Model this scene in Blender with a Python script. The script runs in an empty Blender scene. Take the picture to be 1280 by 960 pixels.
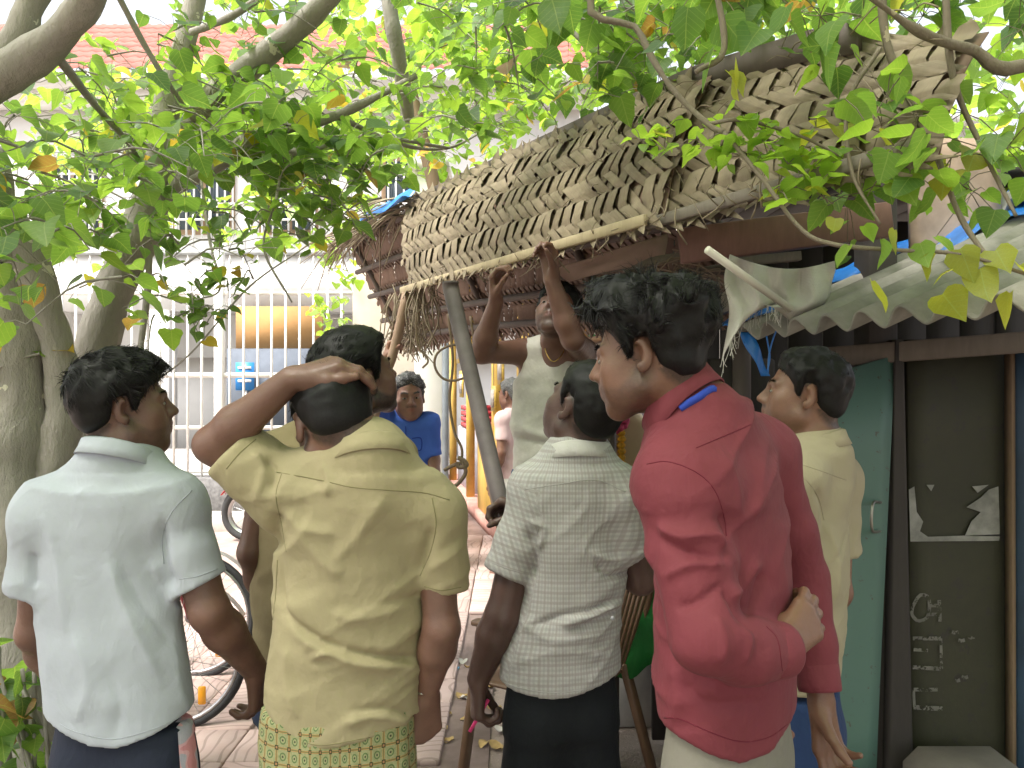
import bpy, bmesh, math, random
import numpy as np
from mathutils import Vector, Matrix
from mathutils.bvhtree import BVHTree

# ------------------------------------------------------------------ camera, world, sun, exposure
scene = bpy.context.scene
COL = scene.collection
F_PX, CAM_Z = 960.0, 1.6
cam_data = bpy.data.cameras.new('camera')
cam = bpy.data.objects.new('camera', cam_data); COL.objects.link(cam)
cam.location = (0, 0, CAM_Z); cam.rotation_euler = (math.radians(90), 0, 0)
cam_data.sensor_width = 36.0; cam_data.lens = 36.0 * F_PX / 1280.0
cam_data.clip_start = 0.05; cam_data.clip_end = 2000
scene.camera = cam

SUN_EL, SUN_AZ = 60.0, -128.0      # degrees; azimuth measured from +Y towards +X
world = bpy.data.worlds.new('World'); scene.world = world; world.use_nodes = True
wn = world.node_tree.nodes; wl = world.node_tree.links
bg = wn['Background']; sky = wn.new('ShaderNodeTexSky'); sky.sky_type = 'NISHITA'
sky.sun_disc = False; sky.sun_elevation = math.radians(SUN_EL); sky.sun_rotation = math.radians(SUN_AZ)
sky.dust_density = 6.0; sky.air_density = 1.0; sky.ozone_density = 1.0
hsv = wn.new('ShaderNodeHueSaturation'); hsv.inputs['Saturation'].default_value = 0.3   # hazy white tropical sky
wl.new(sky.outputs['Color'], hsv.inputs['Color']); wl.new(hsv.outputs['Color'], bg.inputs['Color'])
bg.inputs['Strength'].default_value = 0.15
sun_data = bpy.data.lights.new('sun', 'SUN'); sun = bpy.data.objects.new('sun', sun_data); COL.objects.link(sun)
sun_data.energy = 2.4; sun_data.angle = math.radians(18); sun_data.color = (1.0, 0.95, 0.88)
_sd = Vector((math.sin(math.radians(SUN_AZ)) * math.cos(math.radians(SUN_EL)), math.cos(math.radians(SUN_AZ)) * math.cos(math.radians(SUN_EL)), math.sin(math.radians(SUN_EL))))
sun.rotation_euler = (-_sd).to_track_quat('-Z', 'Y').to_euler()
scene.view_settings.view_transform = 'Standard'; scene.view_settings.look = 'None'
scene.view_settings.exposure = 1.68; scene.view_settings.gamma = 1.0; scene.view_settings.use_curve_mapping = False
scene.cycles.max_bounces = 8; scene.cycles.diffuse_bounces = 5; scene.cycles.transparent_max_bounces = 8

rnd = random.Random(7)
rng = np.random.default_rng(11)

# ------------------------------------------------------------------ helpers
def P(px, py, D):                      # a pixel of the photograph and a distance give a point
    return np.array([(px - 640.0) / F_PX * D, D, CAM_Z - (py - 480.0) / F_PX * D])
def V(*a): return np.array(a, float)
def unit(v):
    v = np.asarray(v, float); n = np.linalg.norm(v); return v / n if n > 1e-9 else v

def tag(o, label=None, cat=None, group=None, kind=None):
    if label: o['label'] = label
    if cat: o['category'] = cat
    if group: o['group'] = group
    if kind: o['kind'] = kind
    return o
def empty(name, loc, label=None, cat=None, group=None):
    o = bpy.data.objects.new(name, None); COL.objects.link(o); o.location = Vector([float(c) for c in loc]); o.empty_display_size = 0.1
    return tag(o, label, cat, group)
def link(name, me, mat=None, parent=None, world_coords=True):
    o = bpy.data.objects.new(name, me); COL.objects.link(o)
    if mat is not None and len(me.materials) == 0: me.materials.append(mat)
    if parent is not None:
        o.parent = parent
        if world_coords:                # vertices are in world coordinates: undo the root's offset
            q = parent; off = Vector((0, 0, 0))
            while q is not None: off += q.location; q = q.parent
            o.location = -off
    return o
def np_mesh(name, verts, faces, smooth=True):
    """faces: list of arrays (n,3) or (n,4)"""
    me = bpy.data.meshes.new(name)
    verts = np.asarray(verts, np.float32).reshape(-1, 3)
    if isinstance(faces, np.ndarray): faces = [faces]
    faces = [np.asarray(f, np.int32) for f in faces if len(f)]
    loops = np.concatenate([f.ravel() for f in faces]); sizes = np.concatenate([np.full(len(f), f.shape[1], np.int32) for f in faces])
    starts = np.concatenate([[0], np.cumsum(sizes)[:-1]]).astype(np.int32)
    me.vertices.add(len(verts)); me.vertices.foreach_set('co', verts.ravel())
    me.loops.add(len(loops)); me.loops.foreach_set('vertex_index', loops)
    me.polygons.add(len(sizes)); me.polygons.foreach_set('loop_start', starts)
    if smooth: me.polygons.foreach_set('use_smooth', np.ones(len(sizes), bool))
    me.update(calc_edges=True); me.validate(clean_customdata=False)
    return me
def attr(me, name, vals):
    a = me.attributes.new(name, 'FLOAT', 'POINT'); a.data.foreach_set('value', np.asarray(vals, np.float32))
def attr2(me, name, vals):
    a = me.attributes.new(name, 'FLOAT_VECTOR', 'POINT'); a.data.foreach_set('vector', np.asarray(vals, np.float32).ravel())

class MB:
    """collects boxes, tubes, sheets; build() links them as one mesh object"""
    def __init__(s): s.v = []; s.q = []; s.t = []; s.n = 0
    def add(s, verts, quads=(), tris=()):
        verts = np.asarray(verts, float).reshape(-1, 3); s.v.append(verts)
        if len(quads): s.q.append(np.asarray(quads, int) + s.n)
        if len(tris): s.t.append(np.asarray(tris, int) + s.n)
        s.n += len(verts); return s
    def box(s, c, size, ax=None, bev=0.0):
        """c centre, size full extents, ax 3x3 rows = local axes"""
        c = np.asarray(c, float); h = np.asarray(size, float) / 2; A = np.eye(3) if ax is None else np.asarray(ax, float)
        if bev <= 0:
            sg = np.array([[-1,-1,-1],[1,-1,-1],[1,1,-1],[-1,1,-1],[-1,-1,1],[1,-1,1],[1,1,1],[-1,1,1]], float) * h
            return s.add(c + sg @ A, [[0,3,2,1],[4,5,6,7],[0,1,5,4],[1,2,6,5],[2,3,7,6],[3,0,4,7]])
        b = min(bev, h.min() * 0.9); bm = bmesh.new(); bmesh.ops.create_cube(bm, size=1.0)
        for v in bm.verts: v.co = Vector((v.co.x * 2 * h[0], v.co.y * 2 * h[1], v.co.z * 2 * h[2]))
        bmesh.ops.bevel(bm, geom=bm.edges[:], offset=b, segments=1, affect='EDGES', profile=0.5)
        vs = np.array([v.co[:] for v in bm.verts]); bm.verts.index_update()
        q = [[v.index for v in f.verts] for f in bm.faces if len(f.verts) == 4]; t = [[v.index for v in f.verts] for f in bm.faces if len(f.verts) == 3]
        bm.free(); return s.add(c + vs @ A, q, t)
    def beam(s, a, b, w, h, up=(0, 0, 1), bev=0.0):
        a = np.asarray(a, float); b = np.asarray(b, float); d = unit(b - a); u = unit(np.cross(np.cross(d, up), d)); r = np.cross(d, u)
        return s.box((a + b) / 2, (np.linalg.norm(b - a), w, h), np.array([d, r, u]), bev)
    def tube(s, pts, rad, n=8, caps=True):
        pts = np.asarray(pts, float); m = len(pts); rad = np.full(m, rad) if np.isscalar(rad) else np.asarray(rad, float)
        tg = np.gradient(pts, axis=0); tg /= np.maximum(np.linalg.norm(tg, axis=1, keepdims=True), 1e-9)
        ref = np.array([0, 0, 1.0]) if abs(tg[0][2]) < 0.9 else np.array([1.0, 0, 0])
        u = unit(np.cross(tg[0], ref)); vs = []
        a = np.linspace(0, 2 * np.pi, n, endpoint=False)
        for i in range(m):
            u = unit(u - tg[i] * np.dot(u, tg[i])); w = np.cross(tg[i], u)
            vs.append(pts[i] + rad[i] * (np.cos(a)[:, None] * u + np.sin(a)[:, None] * w))
        vs = np.concatenate(vs); q = []
        i, j = np.meshgrid(np.arange(m - 1), np.arange(n), indexing='ij'); i = i.ravel(); j = j.ravel(); k = (j + 1) % n
        q = np.stack([i * n + j, i * n + k, (i + 1) * n + k, (i + 1) * n + j], 1); t = []
        if caps:
            vs = np.concatenate([vs, pts[[0, -1]]]); c0, c1 = m * n, m * n + 1
            t = [[c0, (k + 1) % n, k] for k in range(n)] + [[c1, (m - 1) * n + k, (m - 1) * n + (k + 1) % n] for k in range(n)]
        return s.add(vs, q, t)
    def grid(s, pts):
        pts = np.asarray(pts, float); m, n = pts.shape[:2]
        i, j = np.meshgrid(np.arange(m - 1), np.arange(n - 1), indexing='ij'); i = i.ravel(); j = j.ravel()
        return s.add(pts.reshape(-1, 3), np.stack([i * n + j, i * n + j + 1, (i + 1) * n + j + 1, (i + 1) * n + j], 1))
    def slab(s, pts, th):
        """closed sheet of thickness th from a grid of points"""
        pts = np.asarray(pts, float); m, n = pts.shape[:2]
        du = np.gradient(pts, axis=0); dv = np.gradient(pts, axis=1); nr = np.cross(du, dv); nr /= np.maximum(np.linalg.norm(nr, axis=2, keepdims=True), 1e-9)
        A = pts; B = pts + nr * th; i, j = np.meshgrid(np.arange(m - 1), np.arange(n - 1), indexing='ij'); i = i.ravel(); j = j.ravel(); N = m * n
        qa = np.stack([i * n + j, (i + 1) * n + j, (i + 1) * n + j + 1, i * n + j + 1], 1); qb = qa[:, ::-1] + N
        e = list(range(n)) + [k * n + n - 1 for k in range(1, m)] + [(m - 1) * n + k for k in range(n - 2, -1, -1)] + [k * n for k in range(m - 2, 0, -1)]
        qs = [[e[k], e[(k + 1) % len(e)], e[(k + 1) % len(e)] + N, e[k] + N] for k in range(len(e))]
        return s.add(np.concatenate([A.reshape(-1, 3), B.reshape(-1, 3)]), np.concatenate([qa, qb, np.array(qs)]))
    def ball(s, c, r, nu=10, nv=6, ax=None):
        r = np.full(3, r) if np.isscalar(r) else np.asarray(r, float); A = np.eye(3) if ax is None else np.asarray(ax, float)
        th = np.linspace(0, np.pi, nv + 1); ph = np.linspace(0, 2 * np.pi, nu, endpoint=False)
        vs = [[0, 0, 1]] + [[math.sin(t) * math.cos(p), math.sin(t) * math.sin(p), math.cos(t)] for t in th[1:-1] for p in ph] + [[0, 0, -1]]
        q = [[1 + i * nu + j, 1 + (i + 1) * nu + j, 1 + (i + 1) * nu + (j + 1) % nu, 1 + i * nu + (j + 1) % nu] for i in range(nv - 2) for j in range(nu)]
        L = 1 + (nv - 1) * nu; t = [[0, 1 + j, 1 + (j + 1) % nu] for j in range(nu)] + [[L, 1 + (nv - 2) * nu + (j + 1) % nu, 1 + (nv - 2) * nu + j] for j in range(nu)]
        return s.add(np.asarray(c, float) + (np.array(vs, float) * r) @ A, q, t)
    def lathe(s, c, prof, n=16, ax=None):
        """prof list of (r, h) along local z"""
        A = np.eye(3) if ax is None else np.asarray(ax, float); m = len(prof); a = np.linspace(0, 2 * np.pi, n, endpoint=False)
        vs = np.concatenate([np.stack([r * np.cos(a), r * np.sin(a), np.full(n, h)], 1) for r, h in prof])
        q = [[i * n + j, i * n + (j + 1) % n, (i + 1) * n + (j + 1) % n, (i + 1) * n + j] for i in range(m - 1) for j in range(n)]
        return s.add(np.asarray(c, float) + vs @ A, q)
    def mesh(s, name, smooth=False):
        f = []
        if s.q: f.append(np.concatenate(s.q))
        if s.t: f.append(np.concatenate(s.t))
        return np_mesh(name, np.concatenate(s.v), f, smooth)
    def build(s, name, mat, parent=None, smooth=False):
        return link(name, s.mesh(name, smooth), mat, parent)

def spline(pts, n):
    """Catmull-Rom through pts"""
    p = np.asarray(pts, float); p = np.concatenate([[2 * p[0] - p[1]], p, [2 * p[-1] - p[-2]]]); m = len(p) - 3
    out = []
    for t in np.linspace(0, m - 1e-6, n):
        i = int(t); f = t - i; a, b, c, d = p[i:i + 4]
        out.append(0.5 * ((2 * b) + (-a + c) * f + (2 * a - 5 * b + 4 * c - d) * f * f + (-a + 3 * b - 3 * c + d) * f ** 3))
    return np.array(out)

_lat = rng.random((32, 32, 32)).astype(np.float32) * 2 - 1
def noise3(p):
    p = np.asarray(p, float); i = np.floor(p).astype(int); f = p - i; f = f * f * (3 - 2 * f); i0 = i & 31; i1 = (i + 1) & 31
    L = _lat; x0, y0, z0 = i0.T; x1, y1, z1 = i1.T; fx, fy, fz = f.T
    a = L[x0, y0, z0] * (1 - fx) + L[x1, y0, z0] * fx; b = L[x0, y1, z0] * (1 - fx) + L[x1, y1, z0] * fx
    c = L[x0, y0, z1] * (1 - fx) + L[x1, y0, z1] * fx; d = L[x0, y1, z1] * (1 - fx) + L[x1, y1, z1] * fx
    return (a * (1 - fy) + b * fy) * (1 - fz) + (c * (1 - fy) + d * fy) * fz

# ------------------------------------------------------------------ materials
MATS = {}
class NT:
    def __init__(s, name):
        s.m = bpy.data.materials.new(name); s.m.use_nodes = True; s.t = s.m.node_tree; s.N = s.t.nodes; s.b = s.N['Principled BSDF']; s.out = s.N['Material Output']
    def n(s, typ, **kw):
        nd = s.N.new(typ)
        for k, v in kw.items():
            if k.startswith('_'): setattr(nd, k[1:], v)
            else: nd.inputs[k.replace('__', ' ')].default_value = v
        return nd
    def l(s, a, b): s.t.links.new(a, b)
    def coord(s, kind='Object'): return s.n('ShaderNodeTexCoord').outputs[kind]
    def noise(s, scale, detail=4, rough=0.55, vec=None, dist=0.0):
        nd = s.n('ShaderNodeTexNoise', Scale=scale, Detail=detail, Roughness=rough, Distortion=dist)
        s.l(vec if vec is not None else s.coord(), nd.inputs['Vector']); return nd.outputs['Fac']
    def ramp(s, fac, stops):
        nd = s.n('ShaderNodeValToRGB'); e = nd.color_ramp.elements
        while len(e) > 1: e.remove(e[-1])
        e[0].position = stops[0][0]; e[0].color = (*stops[0][1], 1)
        for p_, c in stops[1:]:
            k = e.new(p_); k.color = (*c, 1)
        s.l(fac, nd.inputs['Fac']); return nd.outputs['Color']
    def mix(s, fac, a, b, mode='MIX'):
        nd = s.n('ShaderNodeMix', _data_type='RGBA', _blend_type=mode)
        for sock, v in ((nd.inputs['Factor'], fac), (nd.inputs['A'], a), (nd.inputs['B'], b)):
            if isinstance(v, (int, float)): sock.default_value = v
            elif isinstance(v, tuple): sock.default_value = (*v, 1)
            else: s.l(v, sock)
        # RGBA sockets of the Mix node are the ones typed colour
        return [o for o in nd.outputs if o.type == 'RGBA'][0]
    def mixc(s, fac, a, b, mode='MIX'):
        nd = s.n('ShaderNodeMixRGB', _blend_type=mode)
        for key, v in (('Fac', fac), ('Color1', a), ('Color2', b)):
            sock = nd.inputs[key]
            if isinstance(v, (int, float)): sock.default_value = v
            elif isinstance(v, tuple): sock.default_value = (*v, 1)
            else: s.l(v, sock)
        return nd.outputs['Color']
    def math(s, op, a, b=0.0):
        nd = s.n('ShaderNodeMath', _operation=op)
        for k, v in ((0, a), (1, b)):
            if isinstance(v, (int, float)): nd.inputs[k].default_value = v
            else: s.l(v, nd.inputs[k])
        return nd.outputs[0]
    def bump(s, h, strength=0.3, dist=0.01, prev=None):
        nd = s.n('ShaderNodeBump', Strength=strength, Distance=dist); s.l(h, nd.inputs['Height'])
        if prev is not None: s.l(prev, nd.inputs['Normal'])
        s.l(nd.outputs['Normal'], s.b.inputs['Normal']); return nd.outputs['Normal']
    def col(s, c):
        if isinstance(c, tuple): s.b.inputs['Base Color'].default_value = (*c, 1)
        else: s.l(c, s.b.inputs['Base Color'])
    def set(s, **kw):
        for k, v in kw.items(): s.b.inputs[k.replace('__', ' ')].default_value = v

def plain(name, c, rough=0.6, var=0.25, scale=6.0, bump=0.15, bscale=40.0, metal=0.0, bdist=0.004, spec=0.5):
    """base colour with uneven wear and fine relief"""
    if name in MATS: return MATS[name]
    t = NT(name); f = t.noise(scale, 5, 0.6)
    dk = tuple(x * (1 - var) for x in c); lt = tuple(min(1, x * (1 + var * 0.6)) for x in c)
    t.col(t.ramp(f, [(0.3, dk), (0.7, lt)])); t.set(Roughness=rough, Metallic=metal)
    t.b.inputs['Specular IOR Level'].default_value = spec
    if bump: t.bump(t.noise(bscale, 4, 0.6), bump, bdist)
    MATS[name] = t.m; return t.m
# ------------------------------------------------------------------ people: implicit bodies and clothes
def smin(a, b, k):
    if k <= 0: return np.minimum(a, b)
    h = np.clip(0.5 + 0.5 * (b - a) / k, 0, 1); return b * (1 - h) + a * h - k * h * (1 - h)
def _axis(lo, hi, h, fine, hf):
    out = [lo]; x = lo
    while x < hi:
        f = any(a <= x <= b for a, b in fine); x += hf if f else h; out.append(x)
    return np.array(out, np.float32)
class Field:
    def __init__(s, lo, hi, h, fine=(), hf=0.0045):
        s.ax = [_axis(lo[i], hi[i], h, [(f[0][i], f[1][i]) for f in fine], hf) for i in range(3)]
        s.F = np.full([len(a) for a in s.ax], 0.3, np.float32); s.h = h
    def sub(s, lo, hi, pad):
        sl = [slice(max(0, int(np.searchsorted(a, l - pad)) - 1), min(len(a), int(np.searchsorted(a, u + pad)) + 1)) for a, l, u in zip(s.ax, lo, hi)]
        X = s.ax[0][sl[0]][:, None, None]; Y = s.ax[1][sl[1]][None, :, None]; Z = s.ax[2][sl[2]][None, None, :]
        return tuple(sl), X, Y, Z
    def put(s, sl, d, k, sub=False):
        if d.size == 0: return
        s.F[sl] = -smin(-s.F[sl], d, k) if sub else smin(s.F[sl], d, k)
    def cone(s, a, b, ra, rb, k=0.02, sub=False, cut=None, squash=None):
        a = np.asarray(a, float); b = np.asarray(b, float); R = max(ra, rb)
        sl, X, Y, Z = s.sub(np.minimum(a, b) - R, np.maximum(a, b) + R, k + 2.5 * s.h)
        d3 = b - a; L2 = max(float(d3 @ d3), 1e-9); x = X - a[0]; y = Y - a[1]; z = Z - a[2]
        t = np.clip((x * d3[0] + y * d3[1] + z * d3[2]) / L2, 0, 1)
        vx = x - t * d3[0]; vy = y - t * d3[1]; vz = z - t * d3[2]; r = ra + (rb - ra) * t
        if squash is not None:         # (axis, factor): thinner along the axis
            n, f = squash; dn = vx * n[0] + vy * n[1] + vz * n[2]; g = (1 / f - 1)
            vx = vx + dn * g * n[0]; vy = vy + dn * g * n[1]; vz = vz + dn * g * n[2]
            d = (np.sqrt(vx * vx + vy * vy + vz * vz) - r) * (0.5 + 0.5 * f)
        else: d = np.sqrt(vx * vx + vy * vy + vz * vz) - r
        if cut is not None:
            for p, n in cut: d = np.maximum(d, (X - p[0]) * n[0] + (Y - p[1]) * n[1] + (Z - p[2]) * n[2])
        s.put(sl, d.astype(np.float32), k, sub)
    def ell(s, c, r, A=None, k=0.02, sub=False):
        """A rows = local axes"""
        c = np.asarray(c, float); r = np.asarray(r, float); A = np.eye(3) if A is None else np.asarray(A)
        e = np.sqrt(((A * r[:, None]) ** 2).sum(0)); sl, X, Y, Z = s.sub(c - e, c + e, k + 2.5 * s.h)
        x = X - c[0]; y = Y - c[1]; z = Z - c[2]
        u = [(A[i, 0] * x + A[i, 1] * y + A[i, 2] * z) for i in range(3)]
        k0 = np.sqrt(sum((u[i] / r[i]) ** 2 for i in range(3))); k1 = np.sqrt(sum((u[i] / r[i] ** 2) ** 2 for i in range(3)))
        s.put(sl, (k0 * (k0 - 1) / np.maximum(k1, 1e-6)).astype(np.float32), k, sub)
    def loft(s, sec, yaw, k=0.03, infl=0.0, hem=None, n=2.0):
        """sec: rows (z, cx, cy, rx, ry); hem(X,Y) gives the lower edge"""
        sec = np.array(sorted(sec, key=lambda r: r[0]), float); zz = np.linspace(sec[0, 0], sec[-1, 0], 60)
        tab = np.stack([np.interp(zz, sec[:, 0], sec[:, i]) for i in range(1, 5)], 1)
        ker = np.ones(7) / 7; tab = np.stack([np.convolve(np.pad(tab[:, i], 3, mode='edge'), ker, 'valid') for i in range(4)], 1)
        R = max(sec[:, 3].max(), sec[:, 4].max()) + infl
        lo = np.array([tab[:, 0].min() - R, tab[:, 1].min() - R, zz[0]]); hi = np.array([tab[:, 0].max() + R, tab[:, 1].max() + R, zz[-1]])
        sl, X, Y, Z = s.sub(lo, hi, k + 2.5 * s.h); zv = Z.ravel()
        cx, cy, rx, ry = [np.interp(zv, zz, tab[:, i])[None, None, :] for i in range(4)]; rx = rx + infl; ry = ry + infl
        c, sn = math.cos(yaw), math.sin(yaw); x = X - cx; y = Y - cy; u = c * x - sn * y; v = sn * x + c * y
        q0 = np.sqrt((u / rx) ** 2 + (v / ry) ** 2); q1 = np.sqrt((u / rx ** 2) ** 2 + (v / ry ** 2) ** 2)
        d = q0 * (q0 - 1) / np.maximum(q1, 1e-6); d = np.where(q0 < 0.05, -np.minimum(rx, ry), d)
        d = np.maximum(d, Z - zz[-1]); d = np.maximum(d, (hem(X, Y) if hem else zz[0]) - Z)
        s.put(sl, d.astype(np.float32), k)
    def mesh(s):
        F = s.F; ins = F < 0; nx, ny, nz = F.shape
        c = np.zeros((nx - 1, ny - 1, nz - 1), np.int8)
        for i in (0, 1):
            for j in (0, 1):
                for k in (0, 1): c += ins[i:nx - 1 + i, j:ny - 1 + j, k:nz - 1 + k]
        act = (c > 0) & (c < 8); I = np.argwhere(act)
        idx = np.full(act.shape, -1, np.int32); idx[act] = np.arange(len(I))
        acc = np.zeros((len(I), 3)); cnt = np.zeros(len(I))
        ax = s.ax; ii, jj, kk = I.T
        for d in range(3):
            o = [x for x in range(3) if x != d]
            for a in (0, 1):
                for b in (0, 1):
                    off0 = [0, 0, 0]; off0[o[0]] = a; off0[o[1]] = b; off1 = list(off0); off1[d] = 1
                    f0 = F[ii + off0[0], jj + off0[1], kk + off0[2]]; f1 = F[ii + off1[0], jj + off1[1], kk + off1[2]]
                    m = (f0 < 0) != (f1 < 0); t = np.where(m, f0 / np.where(np.abs(f0 - f1) < 1e-9, 1, f0 - f1), 0)
                    p = np.stack([ax[0][ii + off0[0]], ax[1][jj + off0[1]], ax[2][kk + off0[2]]], 1).astype(float)
                    q = ax[d][I[:, d]]; q2 = ax[d][I[:, d] + 1]; p[:, d] = q + t * (q2 - q)
                    acc += p * m[:, None]; cnt += m
        verts = acc / cnt[:, None]; quads = []
        for d in range(3):
            o = [(d + 1) % 3, (d + 2) % 3]
            s0 = [slice(None)] * 3; s1 = [slice(None)] * 3; s0[d] = slice(0, F.shape[d] - 1); s1[d] = slice(1, F.shape[d])
            A = ins[tuple(s0)]; B = ins[tuple(s1)]; E = np.argwhere(A != B)
            E = E[(E[:, o[0]] > 0) & (E[:, o[1]] > 0) & (E[:, o[0]] < F.shape[o[0]] - 1) & (E[:, o[1]] < F.shape[o[1]] - 1)]
            fl = A[tuple(E.T)]
            def ci(a, b):
                e = E.copy(); e[:, o[0]] += a; e[:, o[1]] += b; return idx[tuple(e.T)]
            q = np.stack([ci(-1, -1), ci(0, -1), ci(0, 0), ci(-1, 0)], 1); q[~fl] = q[~fl][:, ::-1]; quads.append(q)
        q = np.concatenate(quads); q = q[(q >= 0).all(1)]
        return verts, q
def vnormals(v, q):
    n = np.cross(v[q[:, 2]] - v[q[:, 0]], v[q[:, 3]] - v[q[:, 1]]); out = np.zeros_like(v)
    for i in range(4):
        for c in range(3): out[:, c] += np.bincount(q[:, i], n[:, c], len(v))
    return out / np.maximum(np.linalg.norm(out, axis=1, keepdims=True), 1e-12)
def relax(v, q, it=1, f=0.5):
    for _ in range(it):
        s = np.zeros_like(v); c = np.zeros(len(v))
        for i in range(4):
            for j in ((i + 1) % 4, (i - 1) % 4):
                for a in range(3): s[:, a] += np.bincount(q[:, i], v[q[:, j], a], len(v))
                c += np.bincount(q[:, i], minlength=len(v))
        v = v + f * (s / np.maximum(c, 1)[:, None] - v)
    return v

# -------- materials of people
def skin_mat(name, c):
    if name in MATS: return MATS[name]
    t = NT(name); f = t.noise(14, 4, 0.6); g = t.noise(160, 2, 0.5)
    base = t.ramp(f, [(0.3, tuple(x * 0.82 for x in c)), (0.7, tuple(min(1, x * 1.15) for x in c))])
    a = t.n('ShaderNodeAttribute', _attribute_name='beard'); b = t.n('ShaderNodeAttribute', _attribute_name='lip')
    spk = t.math('MULTIPLY', a.outputs['Fac'], t.math('ADD', t.math('MULTIPLY', g, 0.7), 0.45))
    base = t.mixc(spk, base, (0.012, 0.010, 0.010)); base = t.mixc(b.outputs['Fac'], base, (c[0] * 0.8, c[1] * 0.5, c[2] * 0.55))
    t.col(base); t.l(t.ramp(t.noise(70, 4, 0.6), [(0.3, (0.34,) * 3), (0.7, (0.56,) * 3)]), t.b.inputs['Roughness']); t.b.inputs['Subsurface Weight'].default_value = 0.12; t.b.inputs['Subsurface Radius'].default_value = (0.012, 0.004, 0.002)
    t.b.inputs['Subsurface Scale'].default_value = 0.5
    n1 = t.bump(g, 0.25, 0.002); t.bump(t.noise(420, 2, 0.5), 0.25, 0.001, n1)
    MATS[name] = t.m; return t.m
def cloth_mat(name, c, rough=0.85, weave=900.0, wr=0.25, sheen=0.25, wrs=22.0, var=0.08):
    if name in MATS: return MATS[name]
    t = NT(name); v = t.coord(); f = t.noise(9, 4, 0.6)
    t.col(t.ramp(f, [(0.3, tuple(x * (1 - var) for x in c)), (0.7, tuple(min(1, x * (1 + var * 0.6)) for x in c))]))
    cloth_finish(t, rough, weave, wr, sheen, wrs); MATS[name] = t.m; return t.m
def cloth_finish(t, rough=0.85, weave=900.0, wr=0.25, sheen=0.25, wrs=22.0):
    t.set(Roughness=rough); t.b.inputs['Sheen Weight'].default_value = sheen * 0.15; t.b.inputs['Sheen Roughness'].default_value = 0.4
    t.b.inputs['Specular IOR Level'].default_value = 0.25
    v = t.coord(); mp = t.n('ShaderNodeMapping'); t.l(v, mp.inputs['Vector']); mp.inputs['Scale'].default_value = (1, 1, 0.55); mp.inputs['Rotation'].default_value = (0.3, 0.5, 0.2)
    n1 = t.bump(t.noise(wrs, 3, 0.55, mp.outputs['Vector'], 0.6), wr, 0.02)
    n2 = t.bump(t.noise(wrs * 4, 3, 0.5, v), wr * 1.1, 0.004, n1)
    t.bump(t.noise(weave, 1, 0.5, v), 0.18, 0.0008, n2)
def plaid_mat():
    t = NT('cotton_check_fabric'); a = t.n('ShaderNodeAttribute', _attribute_name='cuv'); sp = t.n('ShaderNodeSeparateXYZ'); t.l(a.outputs['Vector'], sp.inputs[0])
    base = t.mixc(t.noise(8), (0.39, 0.385, 0.37), (0.455, 0.445, 0.43))
    for o, per, w, col in ((0, 0.0125, 0.5, (0.27, 0.265, 0.265)), (1, 0.0125, 0.5, (0.27, 0.265, 0.265)), (0, 0.025, 0.3, (0.30, 0.26, 0.25)), (1, 0.025, 0.3, (0.30, 0.26, 0.25))):
        fr = t.math('FRACT', t.math('DIVIDE', sp.outputs[o], per)); m = t.math('LESS_THAN', fr, w); base = t.mixc(t.math('MULTIPLY', m, 0.38), base, col)
    t.col(base); cloth_finish(t, wr=0.22); return t.m
def lungi_mat():
    t = NT('printed_lungi_fabric'); a = t.n('ShaderNodeAttribute', _attribute_name='cuv'); sp = t.n('ShaderNodeSeparateXYZ'); t.l(a.outputs['Vector'], sp.inputs[0])
    per = 0.034; u = t.math('SUBTRACT', t.math('FRACT', t.math('DIVIDE', sp.outputs[0], per)), 0.5); v = t.math('SUBTRACT', t.math('FRACT', t.math('DIVIDE', sp.outputs[1], per)), 0.5)
    au = t.math('ABSOLUTE', u); av = t.math('ABSOLUTE', v); mx = t.math('MAXIMUM', au, av); mn = t.math('MINIMUM', au, av)
    r = t.math('POWER', t.math('ADD', t.math('POWER', u, 2.0), t.math('POWER', v, 2.0)), 0.5)
    base = t.mixc(t.noise(260, 2), (0.16, 0.19, 0.085), (0.36, 0.34, 0.19))
    base = t.mixc(t.math('GREATER_THAN', mx, 0.43), base, (0.40, 0.19, 0.07))
    base = t.mixc(t.math('GREATER_THAN', mx, 0.465), base, (0.13, 0.15, 0.06))
    base = t.mixc(t.math('GREATER_THAN', mn, 0.36), base, (0.035, 0.045, 0.02)); base = t.mixc(t.math('GREATER_THAN', mn, 0.43), base, (0.30, 0.16, 0.08))
    ring = t.math('MULTIPLY', t.math('LESS_THAN', r, 0.26), t.math('GREATER_THAN', r, 0.17)); base = t.mixc(ring, base, (0.10, 0.15, 0.06))
    base = t.mixc(t.math('LESS_THAN', r, 0.07), base, (0.05, 0.05, 0.03))
    t.col(base); cloth_finish(t, wr=0.3); return t.m
def camo_mat():
    t = NT('pink_camouflage_fabric'); f = t.noise(26, 1, 0.4)
    t.col(t.ramp(f, [(0.40, (0.62, 0.27, 0.30)), (0.48, (0.66, 0.38, 0.42)), (0.56, (0.42, 0.40, 0.48))])); t.N['Color Ramp'].color_ramp.interpolation = 'CONSTANT'; cloth_finish(t); return t.m
def hair_mat(name, c, grey=0.0):
    if name in MATS: return MATS[name]
    t = NT(name); f = t.noise(230, 2, 0.5)
    t.col(t.ramp(f, [(0.35, tuple(x * 0.6 for x in c)), (0.6, c)] + ([(0.62, (grey, grey, grey))] if grey else []))); t.set(Roughness=0.5)
    t.b.inputs['Specular IOR Level'].default_value = 0.22; MATS[name] = t.m; return t.m

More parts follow.
